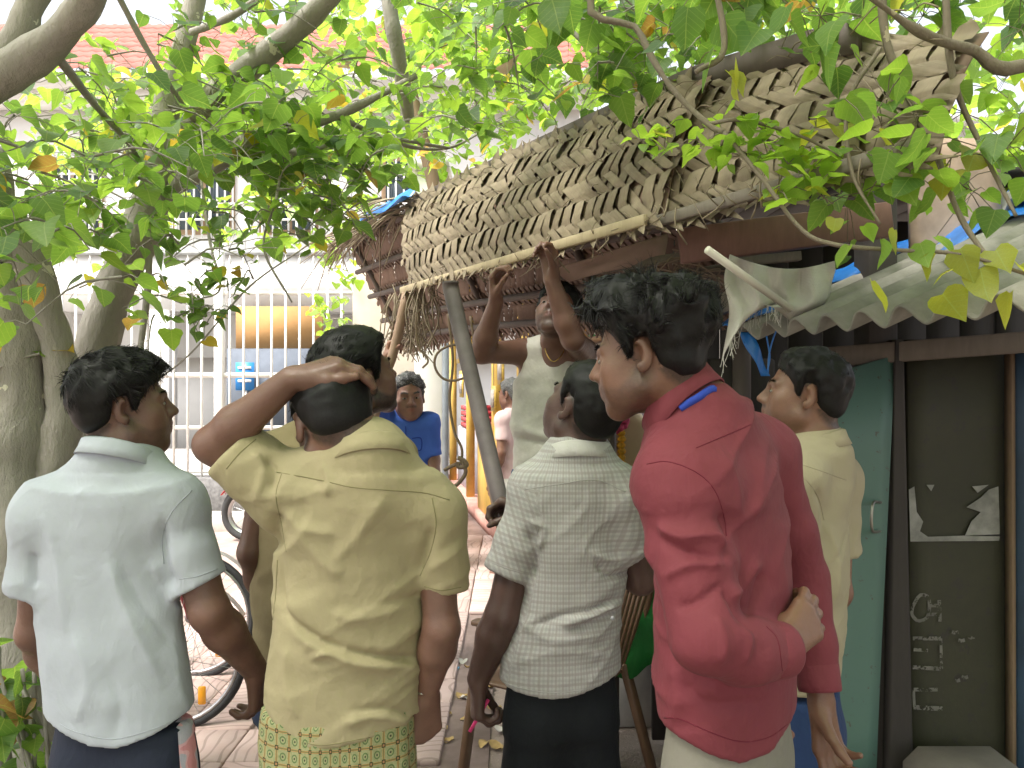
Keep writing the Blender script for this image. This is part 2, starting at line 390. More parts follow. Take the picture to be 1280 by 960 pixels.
def frame(phi, pitch=0, roll=0):
    """rows: right, forward, up. phi 0 faces +Y, +90 faces +X; pitch up positive; roll tips the head to the figure's right"""
    ph, pi, ro = map(math.radians, (phi, pitch, roll))
    f = V(math.sin(ph) * math.cos(pi), math.cos(ph) * math.cos(pi), math.sin(pi)); r = V(math.cos(ph), -math.sin(ph), 0); u = np.cross(r, f)
    r2 = r * math.cos(ro) - u * math.sin(ro); u2 = u * math.cos(ro) + r * math.sin(ro)
    return np.array([r2, f, u2])

HEADPTS = []
def head_sdf(F, c, A, s=1.0, jaw=1.0, nose=1.0):
    L = lambda x, y, z: c + s * (np.array([x, y, z]) @ A)
    E = lambda ce, r, k=0.02, sub=False, B=None: F.ell(L(*ce), np.array(r) * s, A if B is None else B @ A, k, sub)
    C = lambda a, b, ra, rb, k=0.015, sub=False: F.cone(L(*a), L(*b), ra * s, rb * s, k, sub)
    E((0, -0.012, 0.034), (0.077, 0.096, 0.086)); E((0, -0.055, -0.01), (0.060, 0.050, 0.055), 0.03)
    E((0, 0.034, -0.03), (0.060, 0.062, 0.078), 0.03)
    for sx in (-1, 1):
        C((sx * 0.056 * jaw, 0.005, -0.062), (sx * 0.018, 0.072, -0.100), 0.018, 0.016, 0.03)
        E((sx * 0.047, 0.058, -0.018), (0.020, 0.024, 0.020), 0.025); E((sx * 0.04, 0.055, -0.055), (0.022, 0.026, 0.03), 0.03)
        C((sx * 0.012, 0.089, 0.024), (sx * 0.044, 0.074, 0.024), 0.011, 0.010, 0.014)
        E((sx * 0.032, 0.096, 0.002), (0.016, 0.014, 0.011), 0.010, True); E((sx * 0.031, 0.079, 0.001), (0.0145, 0.0125, 0.0125), 0.003)
    E((0, 0.070, -0.098), (0.022, 0.018, 0.018), 0.022)
    C((0, 0.088, 0.014), (0, 0.108 + 0.006 * nose, -0.024), 0.0085, 0.0115, 0.012)
    for sx in (-1, 1): E((sx * 0.0125, 0.100, -0.029), (0.009, 0.012, 0.008), 0.008)
    E((0, 0.080, -0.055), (0.030, 0.022, 0.026), 0.02)
    C((-0.019, 0.088, -0.0545), (0, 0.0985, -0.0525), 0.0045, 0.0065, 0.008); C((0.019, 0.088, -0.0545), (0, 0.0985, -0.0525), 0.0045, 0.0065, 0.008)
    C((-0.016, 0.087, -0.066), (0, 0.095, -0.068), 0.0055, 0.0075, 0.008); C((0.016, 0.087, -0.066), (0, 0.095, -0.068), 0.0055, 0.0075, 0.008)
    C((-0.022, 0.0955, -0.0603), (0.022, 0.0955, -0.0603), 0.0022, 0.0022, 0.004, True)
    for sx in (-1, 1):
        a = sx * 0.35; B = np.array([[math.cos(a), -math.sin(a), 0], [math.sin(a), math.cos(a), 0], [0, 0, 1]])
        E((sx * 0.0815, -0.012, -0.002), (0.0085, 0.020, 0.033), 0.006, False, B); E((sx * 0.0865, -0.004, 0.0), (0.008, 0.010, 0.019), 0.006, True, B)
        E((sx * 0.0805, -0.006, -0.029), (0.007, 0.009, 0.010), 0.006)
    HEADPTS.append((L, s))

def hand_sdf(F, w, f, n, sd, curls=(25, 25, 28, 30), thumb=(0.55, 0.25), s=1.0, spread=1.0, r0=0.027):
    """w wrist, f towards knuckles, n out of the palm, sd towards the thumb"""
    f = unit(f); n = unit(n - f * np.dot(n, f)); sd = unit(sd - f * np.dot(sd, f) - n * np.dot(sd, n))
    offs = (0.029, 0.0095, -0.0100, -0.0285); mc = (0.086, 0.089, 0.083, 0.074)
    segs = ((0.041, 0.025, 0.021), (0.045, 0.028, 0.022), (0.041, 0.026, 0.021), (0.033, 0.020, 0.019)); fr = (0.0098, 0.0100, 0.0096, 0.0086)
    for i in range(4):
        k0 = w + s * (f * mc[i] + sd * offs[i] - n * 0.004 * (1 - abs(i - 1.3) * 0.5))
        F.cone(w + s * sd * offs[i] * 0.55, k0, 0.0165 * s, 0.0125 * s, 0.014)
        d = unit(f + sd * offs[i] * 2.0 * spread); p = k0; ang = 0; cu = curls[i] if not isinstance(curls[i], (tuple, list)) else None
        for j in range(3):
            ang += math.radians(cu if cu is not None else curls[i][j]); dd = d * math.cos(ang) + n * math.sin(ang); q = p + s * dd * segs[i][j]
            F.cone(p, q, fr[i] * s * (1 - 0.07 * j), fr[i] * s * (1 - 0.07 * (j + 1)), 0.006 if j else 0.010); p = q
    out, inn = thumb; b = w + s * (f * 0.018 + sd * 0.018 + n * 0.008); d1 = unit(f * 0.8 + sd * out * 1.3 + n * inn); q = b + s * d1 * 0.045
    F.cone(w + s * (f * 0.01 + sd * 0.008), b, 0.018 * s, 0.017 * s, 0.014); F.cone(b, q, 0.0165 * s, 0.0125 * s, 0.012)
    d2 = unit(f * 0.95 + sd * out * 0.7 + n * inn * 1.2); q2 = q + s * d2 * 0.034; F.cone(q, q2, 0.0115 * s, 0.0105 * s, 0.006)
    d3 = unit(f * 1.0 + sd * out * 0.3 + n * inn * 1.4); F.cone(q2, q2 + s * d3 * 0.026, 0.0105 * s, 0.0085 * s, 0.005)
    return

HL = np.array([(-0.13, -0.070), (-0.10, -0.072), (-0.075, -0.066), (-0.045, -0.040), (-0.034, -0.020), (-0.030, 0.030), (0.004, 0.034), (0.010, -0.012), (0.024, -0.016), (0.030, 0.020), (0.05, 0.046), (0.068, 0.062), (0.085, 0.073), (0.12, 0.078)])
def make_hair(root, c, A, s, mat, top=0.026, side=0.010, n=5000, ln=0.035, comb=(0.2, -0.6, 0.3), mess=0.5, curl=0.3, hl=0.0, front=0.0, seed=1, wid=0.0008, bald=0.0, clump=0.0):
    """a cap on the scalp plus strands"""
    R = 0.16 * s; F = Field(c - R, c + R, 0.0065 * s)
    sl, X, Y, Z = F.sub(c - R, c + R, 0); x = X - c[0]; y = Y - c[1]; z = Z - c[2]
    u, v, w = [(A[i, 0] * x + A[i, 1] * y + A[i, 2] * z) / s for i in range(3)]
    th = np.clip((w - 0.0) / 0.09, 0, 1) * (top - side) + side; th = th + front * np.clip((v - 0.0) / 0.09, 0, 1) * np.clip(w / 0.08, 0, 1)
    lim = np.interp(v.ravel(), HL[:, 0], HL[:, 1]).reshape(v.shape) + hl * np.clip(v / 0.08, 0, 1); th = th * np.clip((w - lim) / 0.035, 0.12, 1)
    def el(ce, r):
        q = [(u - ce[0]) / r[0], (v - ce[1]) / r[1], (w - ce[2]) / r[2]]; k0 = np.sqrt(q[0] ** 2 + q[1] ** 2 + q[2] ** 2)
        k1 = np.sqrt((q[0] / r[0]) ** 2 + (q[1] / r[1]) ** 2 + (q[2] / r[2]) ** 2); return k0 * (k0 - 1) / np.maximum(k1, 1e-6)
    d = smin(el((0, -0.012, 0.034), (0.077, 0.096, 0.086)), el((0, -0.055, -0.01), (0.060, 0.050, 0.055)), 0.03) - th
    pts = np.stack([np.broadcast_to(a, d.shape).ravel() for a in (u, v, w)], 1)
    d = d + (0.5 * mess * 0.012 * noise3(pts * 38 + seed * 7) + mess * 0.012 * noise3(pts * 75 + seed * 3) - clump * (1 - np.abs(noise3(pts * np.array([34, 34, 22.]) + seed))) ** 2).reshape(d.shape) * np.clip((w + 0.02) / 0.06, 0.15, 1)
    d = np.maximum(d, (lim - w) * 0.75)
    d = np.maximum(d, -el((0, -0.012, 0.034), (0.077 - 0.01, 0.096 - 0.01, 0.086 - 0.01)))
    F.F[sl] = (d * s).astype(np.float32); vs, q = F.mesh(); vs = relax(vs, q, 1, 0.4)
    g = np.random.default_rng(seed); nr = vnormals(vs, q); pick = g.integers(0, len(q), n)
    lc0 = (vs - c) @ A.T / s; edge = lc0[:, 2] - np.interp(lc0[:, 1], HL[:, 0], HL[:, 1]) - hl * np.clip(lc0[:, 1] / 0.08, 0, 1); eq = np.where(edge[q[:, 0]] < 0.010)[0]
    ne = n // 4 if len(eq) else 0; pick = np.concatenate([pick, g.choice(eq, ne)]) if ne else pick; isE = np.arange(len(pick)) >= n; n = len(pick)
    a = g.random((n, 1)); b = g.random((n, 1)); Q = q[pick]; p0 = (vs[Q[:, 0]] * (1 - a) + vs[Q[:, 1]] * a) * (1 - b) + (vs[Q[:, 3]] * (1 - a) + vs[Q[:, 2]] * a) * b; nn = nr[Q[:, 0]]
    loc = (p0 - c) @ A.T / s; keep = ((nn * (p0 - c)).sum(1) > 0)
    keep &= ~((g.random(n) < bald) & (loc[:, 2] > 0.07))
    p0, nn, loc, isE = p0[keep], nn[keep], loc[keep], isE[keep]; m = len(p0)
    cd = np.array(comb); cw = np.tile(cd @ A, (m, 1)); dn = -A[2]; t = np.clip(loc[:, 2:3] / 0.08, 0, 1)
    sw = (noise3(loc * 26 + seed)[:, None] * A[0] + noise3(loc * 26 + 9 + seed)[:, None] * A[1] + noise3(loc * 26 + 19)[:, None] * A[2]) * curl * 1.6
    d1 = cw * t + dn * (1 - t) * 0.9 + sw + g.normal(size=(m, 3)) * mess * 0.28; d1 -= nn * (d1 * nn).sum(1, keepdims=True); d1 /= np.maximum(np.linalg.norm(d1, axis=1, keepdims=True), 1e-6)
    lenv = ln * s * (0.4 + 0.9 * g.random((m, 1))) * (0.35 + 0.65 * t); lenv = np.where(isE[:, None], (0.008 + 0.010 * g.random((m, 1))) * s, lenv); lift = 0.07 + 0.25 * mess * t
    pts = [p0 - nn * 0.004]
    d = d1 * (1 - lift) + nn * lift
    for j in range(3):
        pts.append(pts[-1] + d * lenv / 3); d = d + dn * 0.22 - nn * 0.20 + (g.normal(size=(m, 3)) * 0.12 + (noise3(loc * 60 + j * 3 + seed)[:, None] * A[0] + noise3(loc * 60 + 31 + j * 3)[:, None] * A[1] + noise3(loc * 60 + 57 + j * 3)[:, None] * A[2])) * curl * 0.6; d /= np.linalg.norm(d, axis=1, keepdims=True)
    sdv = np.cross(d1, nn + g.normal(size=(m, 3)) * 0.7); sdv /= np.maximum(np.linalg.norm(sdv, axis=1, keepdims=True), 1e-6); w0 = wid * s
    rows = []
    for j, wd in enumerate((1.0, 0.9, 0.6, 0.12)): rows += [pts[j] - sdv * w0 * wd, pts[j] + sdv * w0 * wd]
    sv = np.stack(rows, 1).reshape(-1, 3); base = np.arange(m)[:, None] * 8
    sq = np.concatenate([base + np.array([2 * j, 2 * j + 1, 2 * j + 3, 2 * j + 2]) for j in range(3)])
    me = np_mesh('hair', np.concatenate([vs, sv]), [q, sq + len(vs)]); return link('hair', me, mat, root)
def brows(root, c, A, s, mat, tash=0.0, beard=0.0, grey=None, seed=3, n=900):
    g = np.random.default_rng(seed); bv = None
    mb = MB()
    def strands(pl, nl, dl, ln, w=0.0006):
        for p_, n_, d_ in zip(pl, nl, dl):
            p_ = c + s * (p_ @ A); d_ = unit(d_ + g.normal(size=3) * 0.25) @ A; n_ = n_ @ A; sd = unit(np.cross(d_, n_)) * w * s
            e = p_ + d_ * ln * s * (0.6 + 0.6 * g.random()); mb.add([p_ - sd, p_ + sd, e + n_ * 0.001], tris=[[0, 1, 2]])
    for sx in (-1, 1):
        k = 70; t = g.random(k); pl = np.stack([sx * (0.012 + 0.036 * t), 0.0968 - 0.017 * t ** 1.6, 0.0235 + 0.007 * np.sin(t * 2.4) + g.normal(size=k) * 0.002], 1)
        strands(pl, np.tile([0, 1.0, 0.2], (k, 1)), np.tile([sx * 0.9, 0.1, 0.3], (k, 1)), 0.009, 0.0009)
    if tash:
        k = int(170 * tash); t = g.random(k) * 2 - 1; pl = np.stack([t * 0.027, 0.1000 - 0.013 * np.abs(t) ** 1.5 - 0.002, -0.0455 - 0.008 * np.abs(t) + g.normal(size=k) * 0.0025], 1)
        strands(pl, np.tile([0, 1.0, 0], (k, 1)), np.stack([t * 0.9, np.full(k, 0.3), np.full(k, -0.8)], 1), 0.011, 0.0010)
    if mb.n: return mb.build('facial_hair', mat, root)
def eyes(root, c, A, s):
    for sx in (-1, 1):
        p = c + s * (np.array([sx * 0.0315, 0.0830, 0.0010]) @ A); mb = MB(); mb.ball(p, np.array([0.0125, 0.0100, 0.0058]) * s, 14, 8, A); e = mb.build('eye', plain('eye_white', (0.20, 0.175, 0.16), 0.3, 0.05, bump=0), root, True)
        q = c + s * (np.array([sx * 0.0315, 0.0895, 0.0012]) @ A); mi = MB(); mi.ball(q, np.array([0.0056, 0.0042, 0.0050]) * s, 10, 6, A); mi.build('iris', plain('iris_brown', (0.012, 0.007, 0.005), 0.12, 0.1, bump=0), e, True)

def folds(v, specs, D):
    """raised and sunk creases; specs: (pixel polyline, amplitude m, half width m)"""
    px = 640 + v[:, 0] / v[:, 1] * F_PX; py = 480 - (v[:, 2] - CAM_Z) / v[:, 1] * F_PX; out = np.zeros(len(v))
    for pl, amp, w in specs:
        pl = np.array(pl, float); pl = spline(pl, 4 * len(pl)) if len(pl) > 2 else pl; best = np.full(len(v), 1e9); tt = np.zeros(len(v)); n = len(pl) - 1
        for i in range(n):
            a, b = pl[i], pl[i + 1]; d = b - a; L = d @ d + 1e-9; t = np.clip(((px - a[0]) * d[0] + (py - a[1]) * d[1]) / L, 0, 1)
            ds = np.hypot(px - a[0] - t * d[0], py - a[1] - t * d[1]); m = ds < best; best = np.where(m, ds, best); tt = np.where(m, (i + t) / n, tt)
        wp = w / D * F_PX; out += 1.7 * amp * np.exp(-(best / wp) ** 1.35) * np.clip(np.minimum(tt, 1 - tt) * 5 + 0.25, 0, 1)
    return out * (v[:, 1] < D + 0.03)

class Man:
    def __init__(s, label, D, base, group=None):
        s.D = D; s.root = empty('person', (base[0], base[1], 0), label, 'person', group); s.base = np.array([base[0], base[1], 0.0])
    def sections(s, rows, ratio, phi, dy=0.0):
        """rows: (py, left px, right px[, depth shift[, extra ratio]])"""
        ph = math.radians(phi); s.yaw = ph; out = []
        for r in rows:
            D = s.D + dy + (r[3] if len(r) > 3 else 0); ra = r[4] if len(r) > 4 else ratio
            hw = (r[2] - r[1]) / 2 / F_PX * D; rx = hw / math.sqrt(math.cos(ph) ** 2 + (ra * math.sin(ph)) ** 2); c = P((r[1] + r[2]) / 2, r[0], D)
            out.append((c[2], c[0], c[1], rx, rx * ra))
        s.sec = out; return out
    def mk(s, name, F, mat, disp=None, sm=1, parent=None, uv=None, att=None):
        v, q = F.mesh(); v = relax(v, q, sm, 0.5)
        if disp is not None: v = v + vnormals(v, q) * disp(v)[:, None]
        me = np_mesh(name, v, q)
        if uv is not None: attr2(me, 'cuv', uv(v))
        if att is not None: att(me, v)
        o = link(name, me, mat, parent or s.root); s.last = (v, q); return o
    def seam(s, name, shirt_vq, pls, mat, parent, r=0.0011, n=24):
        v, q = shirt_vq; bv = BVHTree.FromPolygons(v.tolist(), q.tolist()); o = Vector((0, 0, CAM_Z))
        for pl in pls:
            pts = []
            for a in spline(np.array(pl, float), n):
                d = Vector(P(a[0], a[1], 1.0)) - o; h = bv.ray_cast(o, d.normalized())
                if h[0] is not None: pts.append(np.array(h[0]))
            if len(pts) > 3:
                mb = MB(); mb.tube(np.array(pts), r, 5); mb.build(name, mat, parent, True)
def skin_atts(head, A, hs, beard=0.0, lips=True):
    def f(me, v):
        l = (v - head) @ A.T / hs; x, y, z = l.T
        inh = (np.abs(x) < 0.09) & (np.abs(y) < 0.14) & (z > -0.15) & (z < 0.15)
        lim = np.interp(y, [-0.03, 0.0, 0.02, 0.05, 0.075, 0.11], [-0.03, 0.0, -0.035, -0.055, -0.05, -0.042]); b = np.clip((lim - z) / 0.012, 0, 1) * np.clip((z + 0.125) / 0.02, 0, 1) * inh * np.clip((y + 0.02) / 0.015, 0, 1)
        lp = np.exp(-(((z + 0.0605) / 0.010) ** 2)) * np.exp(-((x / 0.019) ** 4)) * (y > 0.080) * inh
        hlz = np.interp(y, HL[:, 0], HL[:, 1]); fade = np.clip(1 - (hlz - z) / 0.020, 0, 1) * (y < 0.03) * (y > -0.12) * (z > -0.11) * inh * ((np.abs(x) < 0.079) | (y < -0.035)) * (((x / 0.077) ** 2 + ((y + 0.012) / 0.096) ** 2 + ((z - 0.034) / 0.086) ** 2 < 1.10) | (z < -0.03))
        ts = np.exp(-((z + 0.0445) / 0.0065) ** 2) * np.clip((0.034 - np.abs(x)) / 0.008, 0, 1) * (y > 0.070) * inh
        tb = np.clip((np.abs(x) - 0.010) / 0.038, 0, 1); bw = np.exp(-((z - 0.0245 - 0.007 * np.sin(tb * 2.4)) / 0.0042) ** 2) * (np.abs(x) > 0.010) * (np.abs(x) < 0.052) * (y > 0.055) * inh; ts = np.maximum(ts, bw)
        attr(me, 'beard', np.maximum(np.maximum(np.clip(b * (1 - lp), 0, 1) * beard, 0.85 * fade), 0.85 * ts * (beard > 0))); attr(me, 'lip', lp * 0.8)
    return f
def collar(root, C, A, r, ry, h, fall, mat, drop=0.035, open_deg=28, flare=0.02, th=0.0026, name='collar'):
    """A rows: right, forward, up of the neck; open at the front"""
    th_ = np.radians(np.linspace(-180 + open_deg, 180 - open_deg, 49)); rows = []
    for rr, hh in ((0.0, -0.012), (0.0, h * 0.5), (0.001, h), (0.006, h + 0.003), (0.011, h), (flare * 0.7, h - fall * 0.5), (flare, h - fall)):
        fr = (1 - np.cos(th_)) / 2; k = 1.0 + 0.35 * fr ** 3 * (hh < h * 0.6) * (rr > 0.01)
        x = (r + rr) * np.sin(th_); y = -(ry + rr) * np.cos(th_); z = hh - drop * fr ** 1.3 - (rr > 0.012) * fr ** 4 * 0.02
        rows.append(C + np.stack([x, y, z], 1) @ A)
    mb = MB(); mb.slab(np.array(rows), th); return mb.build(name, mat, root, True)
# ------------------------------------------------------------------ the men
SKIN = {'a': skin_mat('skin_brown', (0.190, 0.093, 0.061)), 'b': skin_mat('skin_dark_brown', (0.150, 0.076, 0.055)), 'c': skin_mat('skin_deep_brown', (0.092, 0.050, 0.041)), 'e': skin_mat('skin_sunlit_brown', (0.27, 0.14, 0.095)), 'd': skin_mat('skin_warm_brown', (0.165, 0.080, 0.052))}  # 'e' is lighter: sunlight on the man in blue is put into the colour
HAIR = hair_mat('black_hair', (0.0095, 0.0088, 0.0090)); HAIRG = hair_mat('greying_hair', (0.10, 0.10, 0.10), 0.32); HAIRB = hair_mat('black_brown_hair', (0.016, 0.012, 0.011), 0.0)
def hem_px(pl, D):
    pl = np.array(pl, float)
    def f(X, Y):
        px = 640 + X / Y * F_PX; return CAM_Z - (np.interp(px, pl[:, 0], pl[:, 1]) - 480) / F_PX * (D - 0.09)
    return f
def bbox(pts, pad):
    pts = np.array(pts); return pts.min(0) - pad, pts.max(0) + pad
def add_arm(F, a, r=1.0, k=0.03):
    sh, el, wr = a['sh'], a['el'], a['wr']; m = el + (wr - el) * 0.3
    F.cone(sh, el, 0.050 * r, 0.038 * r, k); ob = unit(unit(el - sh) - unit(wr - el)) if np.linalg.norm(unit(el - sh) - unit(wr - el)) > 0.15 else V(0, 0, 0); F.cone(el, el + ob * 0.016, 0.030 * r, 0.022 * r, 0.02); F.cone(el, m, 0.039 * r, 0.042 * r, 0.02); F.cone(m, wr, 0.042 * r, 0.027 * r, 0.02)
    h = a.get('hand')
    if h: hand_sdf(F, wr + unit(h['f']) * 0.012, h['f'], h['n'], h['s'], h.get('curls', (22, 24, 26, 28)), h.get('thumb', (0.55, 0.25)), h.get('scale', 1.0), h.get('spread', 1.0))
def build_body(m, neck, head, A, arms, skin, hs=1.0, beard=0.0, jaw=1.0, nose=1.0, legs=True, infl=-0.05, armr=1.0, torso_k=0.05, tummy=None, neckr=0.058, fineh=0.0042):
    pts = [head + A[2] * 0.15, head + A[1] * 0.14, head - A[1] * 0.13, neck] + [V(c[1] - c[3], c[2] - c[3], c[0]) for c in m.sec] + [V(c[1] + c[3], c[2] + c[3], c[0]) for c in m.sec]
    fine = [(head - 0.14 * hs, head + 0.14 * hs)]
    for a in arms:
        pts += [a['sh'], a['el'], a['wr']]
        if a.get('hand'):
            e = a['wr'] + unit(a['hand']['f']) * 0.1; pts.append(e + unit(a['hand']['f']) * 0.11); pts.append(e + a['hand']['n'] * 0.1); fine.append((np.minimum(a['wr'], e) - 0.075, np.maximum(a['wr'], e) + 0.075))
    lo, hi = bbox(pts, 0.08)
    if legs: lo[2] = -0.01
    F = Field(lo, hi, 0.0095, fine, fineh)
    F.loft(m.sec, m.yaw, 0.02, infl)
    mid = (arms[0]['sh'] + arms[1]['sh']) / 2
    nb = neck - V(0, 0, 0.02)
    for a in arms:
        F.cone(nb, a['sh'], 0.052, 0.046, torso_k); add_arm(F, a, armr * a.get('r', 1.0), 0.03)
    F.cone(nb - V(0, 0, 0.10), nb, 0.06, 0.055, 0.05)
    F.cone(nb, head - A[2] * 0.045 * hs - A[1] * 0.018 * hs, neckr, neckr * 0.93, 0.03)
    head_sdf(F, head, A, hs, jaw, nose)
    if legs:
        z0 = m.sec[0][0] if m.sec[0][0] < m.sec[-1][0] else m.sec[-1][0]; low = min(m.sec, key=lambda r: r[0]); c, sn = math.cos(m.yaw), math.sin(m.yaw); r = V(c, -sn, 0); f = V(sn, c, 0); lz = getattr(m, 'floor', 0.0)
        for sx in (-1, 1):
            hp = V(low[1], low[2], max(low[0] - 0.0, 0.80 + lz)) + r * sx * 0.085; kn = V(low[1], low[2], 0.47 + lz) + r * sx * 0.09 + f * 0.01; an = V(low[1], low[2], 0.09 + lz) + r * sx * 0.09 - f * 0.02
            F.cone(hp - V(0, 0, 0.08), kn, 0.045, 0.045, 0.03); F.cone(kn, an, 0.044, 0.034, 0.03); F.cone(an - V(0, 0, 0.05), an + f * 0.17 - V(0, 0, 0.062), 0.036, 0.024, 0.02)
    o = m.mk('body', F, skin, None, 1, None, None, skin_atts(head, A, hs, beard)); m.head = (head, A, hs); return o
def build_shirt(m, neck, arms, mat, name='shirt', infl=0.0, hem=None, sk=0.035, sh_r=(0.066, 0.068), disp=None, uv=None, h=0.0075, top_k=0.06, lift=0.0):
    """arms: dict with sh and 'slv': chain of (point, radius); last point is the opening"""
    pts = [V(c[1] - c[3], c[2] - c[3], c[0]) for c in m.sec] + [V(c[1] + c[3], c[2] + c[3], c[0]) for c in m.sec] + [neck]
    for a in arms: pts += [p for p, r in a['slv']] + [a['sh']]
    lo, hi = bbox(pts, 0.10); F = Field(lo, hi, h); F.loft(m.sec, m.yaw, 0.02, infl, hem)
    for a in arms: F.cone(neck - V(0, 0, 0.032 - lift), a['sh'], sh_r[0], sh_r[1], top_k)
    F.cone(neck - V(0, 0, 0.12), neck - V(0, 0, 0.02), 0.08, 0.062, 0.05)
    for a in arms:
        ch = a['slv']
        for i in range(len(ch) - 1):
            (p, r), (q, r2) = ch[i], ch[i + 1]; d = unit(q - p); last = i == len(ch) - 2
            cut = [(q, unit(d + a.get('tilt', V(0, 0, 0))))] if last else None
            F.cone(p, q + (d * 0.03 if last else 0), r, r2, sk if i == 0 else 0.02, False, cut)
    for a in arms:                      # hollow cuffs
        (p, r), (q, r2) = a['slv'][-2:]; d = unit(q - p)
        if a.get('hollow', False): F.cone(q - d * 0.02, q + d * 0.06, r2 - 0.009, r2 - 0.007, 0.002, True)
    o = m.mk(name, F, mat, disp, 1, None, uv); m.shirt_vq = m.last; return o
def trousers(m, mat, top_py, D, cx, hw, ratio=0.62, leg=(0.088, 0.075, 0.07), name='trousers', skirt=False, uv=None, disp=None, floor=0.0, h=0.011, cut_z=0.05):
    """from under the shirt to the ankles; cx, hw in pixels"""
    ztop = CAM_Z - (top_py - 480) / F_PX * D; c0 = P(cx, top_py, D); r = hw / F_PX * D; r = r / math.sqrt(math.cos(m.yaw) ** 2 + (ratio * math.sin(m.yaw)) ** 2); lo = V(c0[0] - 0.35, D - 0.35, floor); hi = V(c0[0] + 0.35, D + 0.35, ztop + 0.05)
    F = Field(lo, hi, h); R = V(math.cos(m.yaw), -math.sin(m.yaw), 0); f = V(math.sin(m.yaw), math.cos(m.yaw), 0)
    if skirt: F.loft([(floor + 0.10, c0[0], D, r * 1.04, r * ratio * 1.1), (ztop - 0.3, c0[0], D, r * 1.03, r * ratio * 1.08), (ztop - 0.1, c0[0], D, r * 1.0, r * ratio), (ztop, c0[0], D, r * 0.97, r * ratio)], m.yaw, 0.01)
    else:
        F.loft([(ztop - 0.14, c0[0], D, r, r * ratio), (ztop - 0.05, c0[0], D, r * 1.0, r * ratio), (ztop, c0[0], D, r * 0.95, r * ratio)], m.yaw, 0.01)
        for sx in (-1, 1):
            hp = V(c0[0], D, ztop - 0.12) + R * sx * (r - leg[0]) * 0.92; kn = V(c0[0], D, 0.47 + floor) + R * sx * 0.10 + f * 0.01; an = V(c0[0], D, cut_z + floor) + R * sx * 0.10
            F.cone(hp, kn, leg[0], leg[1], 0.04); F.cone(kn, an, leg[1], leg[2], 0.03, False, [(an, V(0, 0, -1))])
    return m.mk(name, F, mat, disp, 1, None, uv)
def cyl_uv(cx, cy, r):
    def f(v): return np.stack([np.arctan2(v[:, 0] - cx, -(v[:, 1] - cy)) * r, v[:, 2], np.zeros(len(v))], 1)
    return f
def wrinkle(amp=0.004, sc=9.0, seed=0.0, an=(1, 1, 2.2), cr=0.0075):
    M = np.array([[0.8, 0.2, 0.55], [-0.3, 0.9, 0.2], [-0.5, -0.25, 0.85]])
    def f(v):
        w = v @ M.T; rg = lambda s, o: (1 - np.abs(noise3(w * np.array([2.2, 2.2, 6.5]) * s + seed + o))) ** 5
        mk = np.clip(noise3(v * 3.5 + seed * 2) * 1.6 + 0.35, 0, 1)
        return amp * (noise3(v * np.array(an) * sc + seed) + 0.5 * noise3(v * np.array(an) * sc * 2.1 + seed + 5)) + cr * mk * (rg(1.6, 1.0) + 0.6 * rg(2.9, 7.0))
    return f
def arm(sh, el, wr, hand=None, slv=None, **kw): return dict(sh=sh, el=el, wr=wr, hand=hand, slv=slv, **kw)

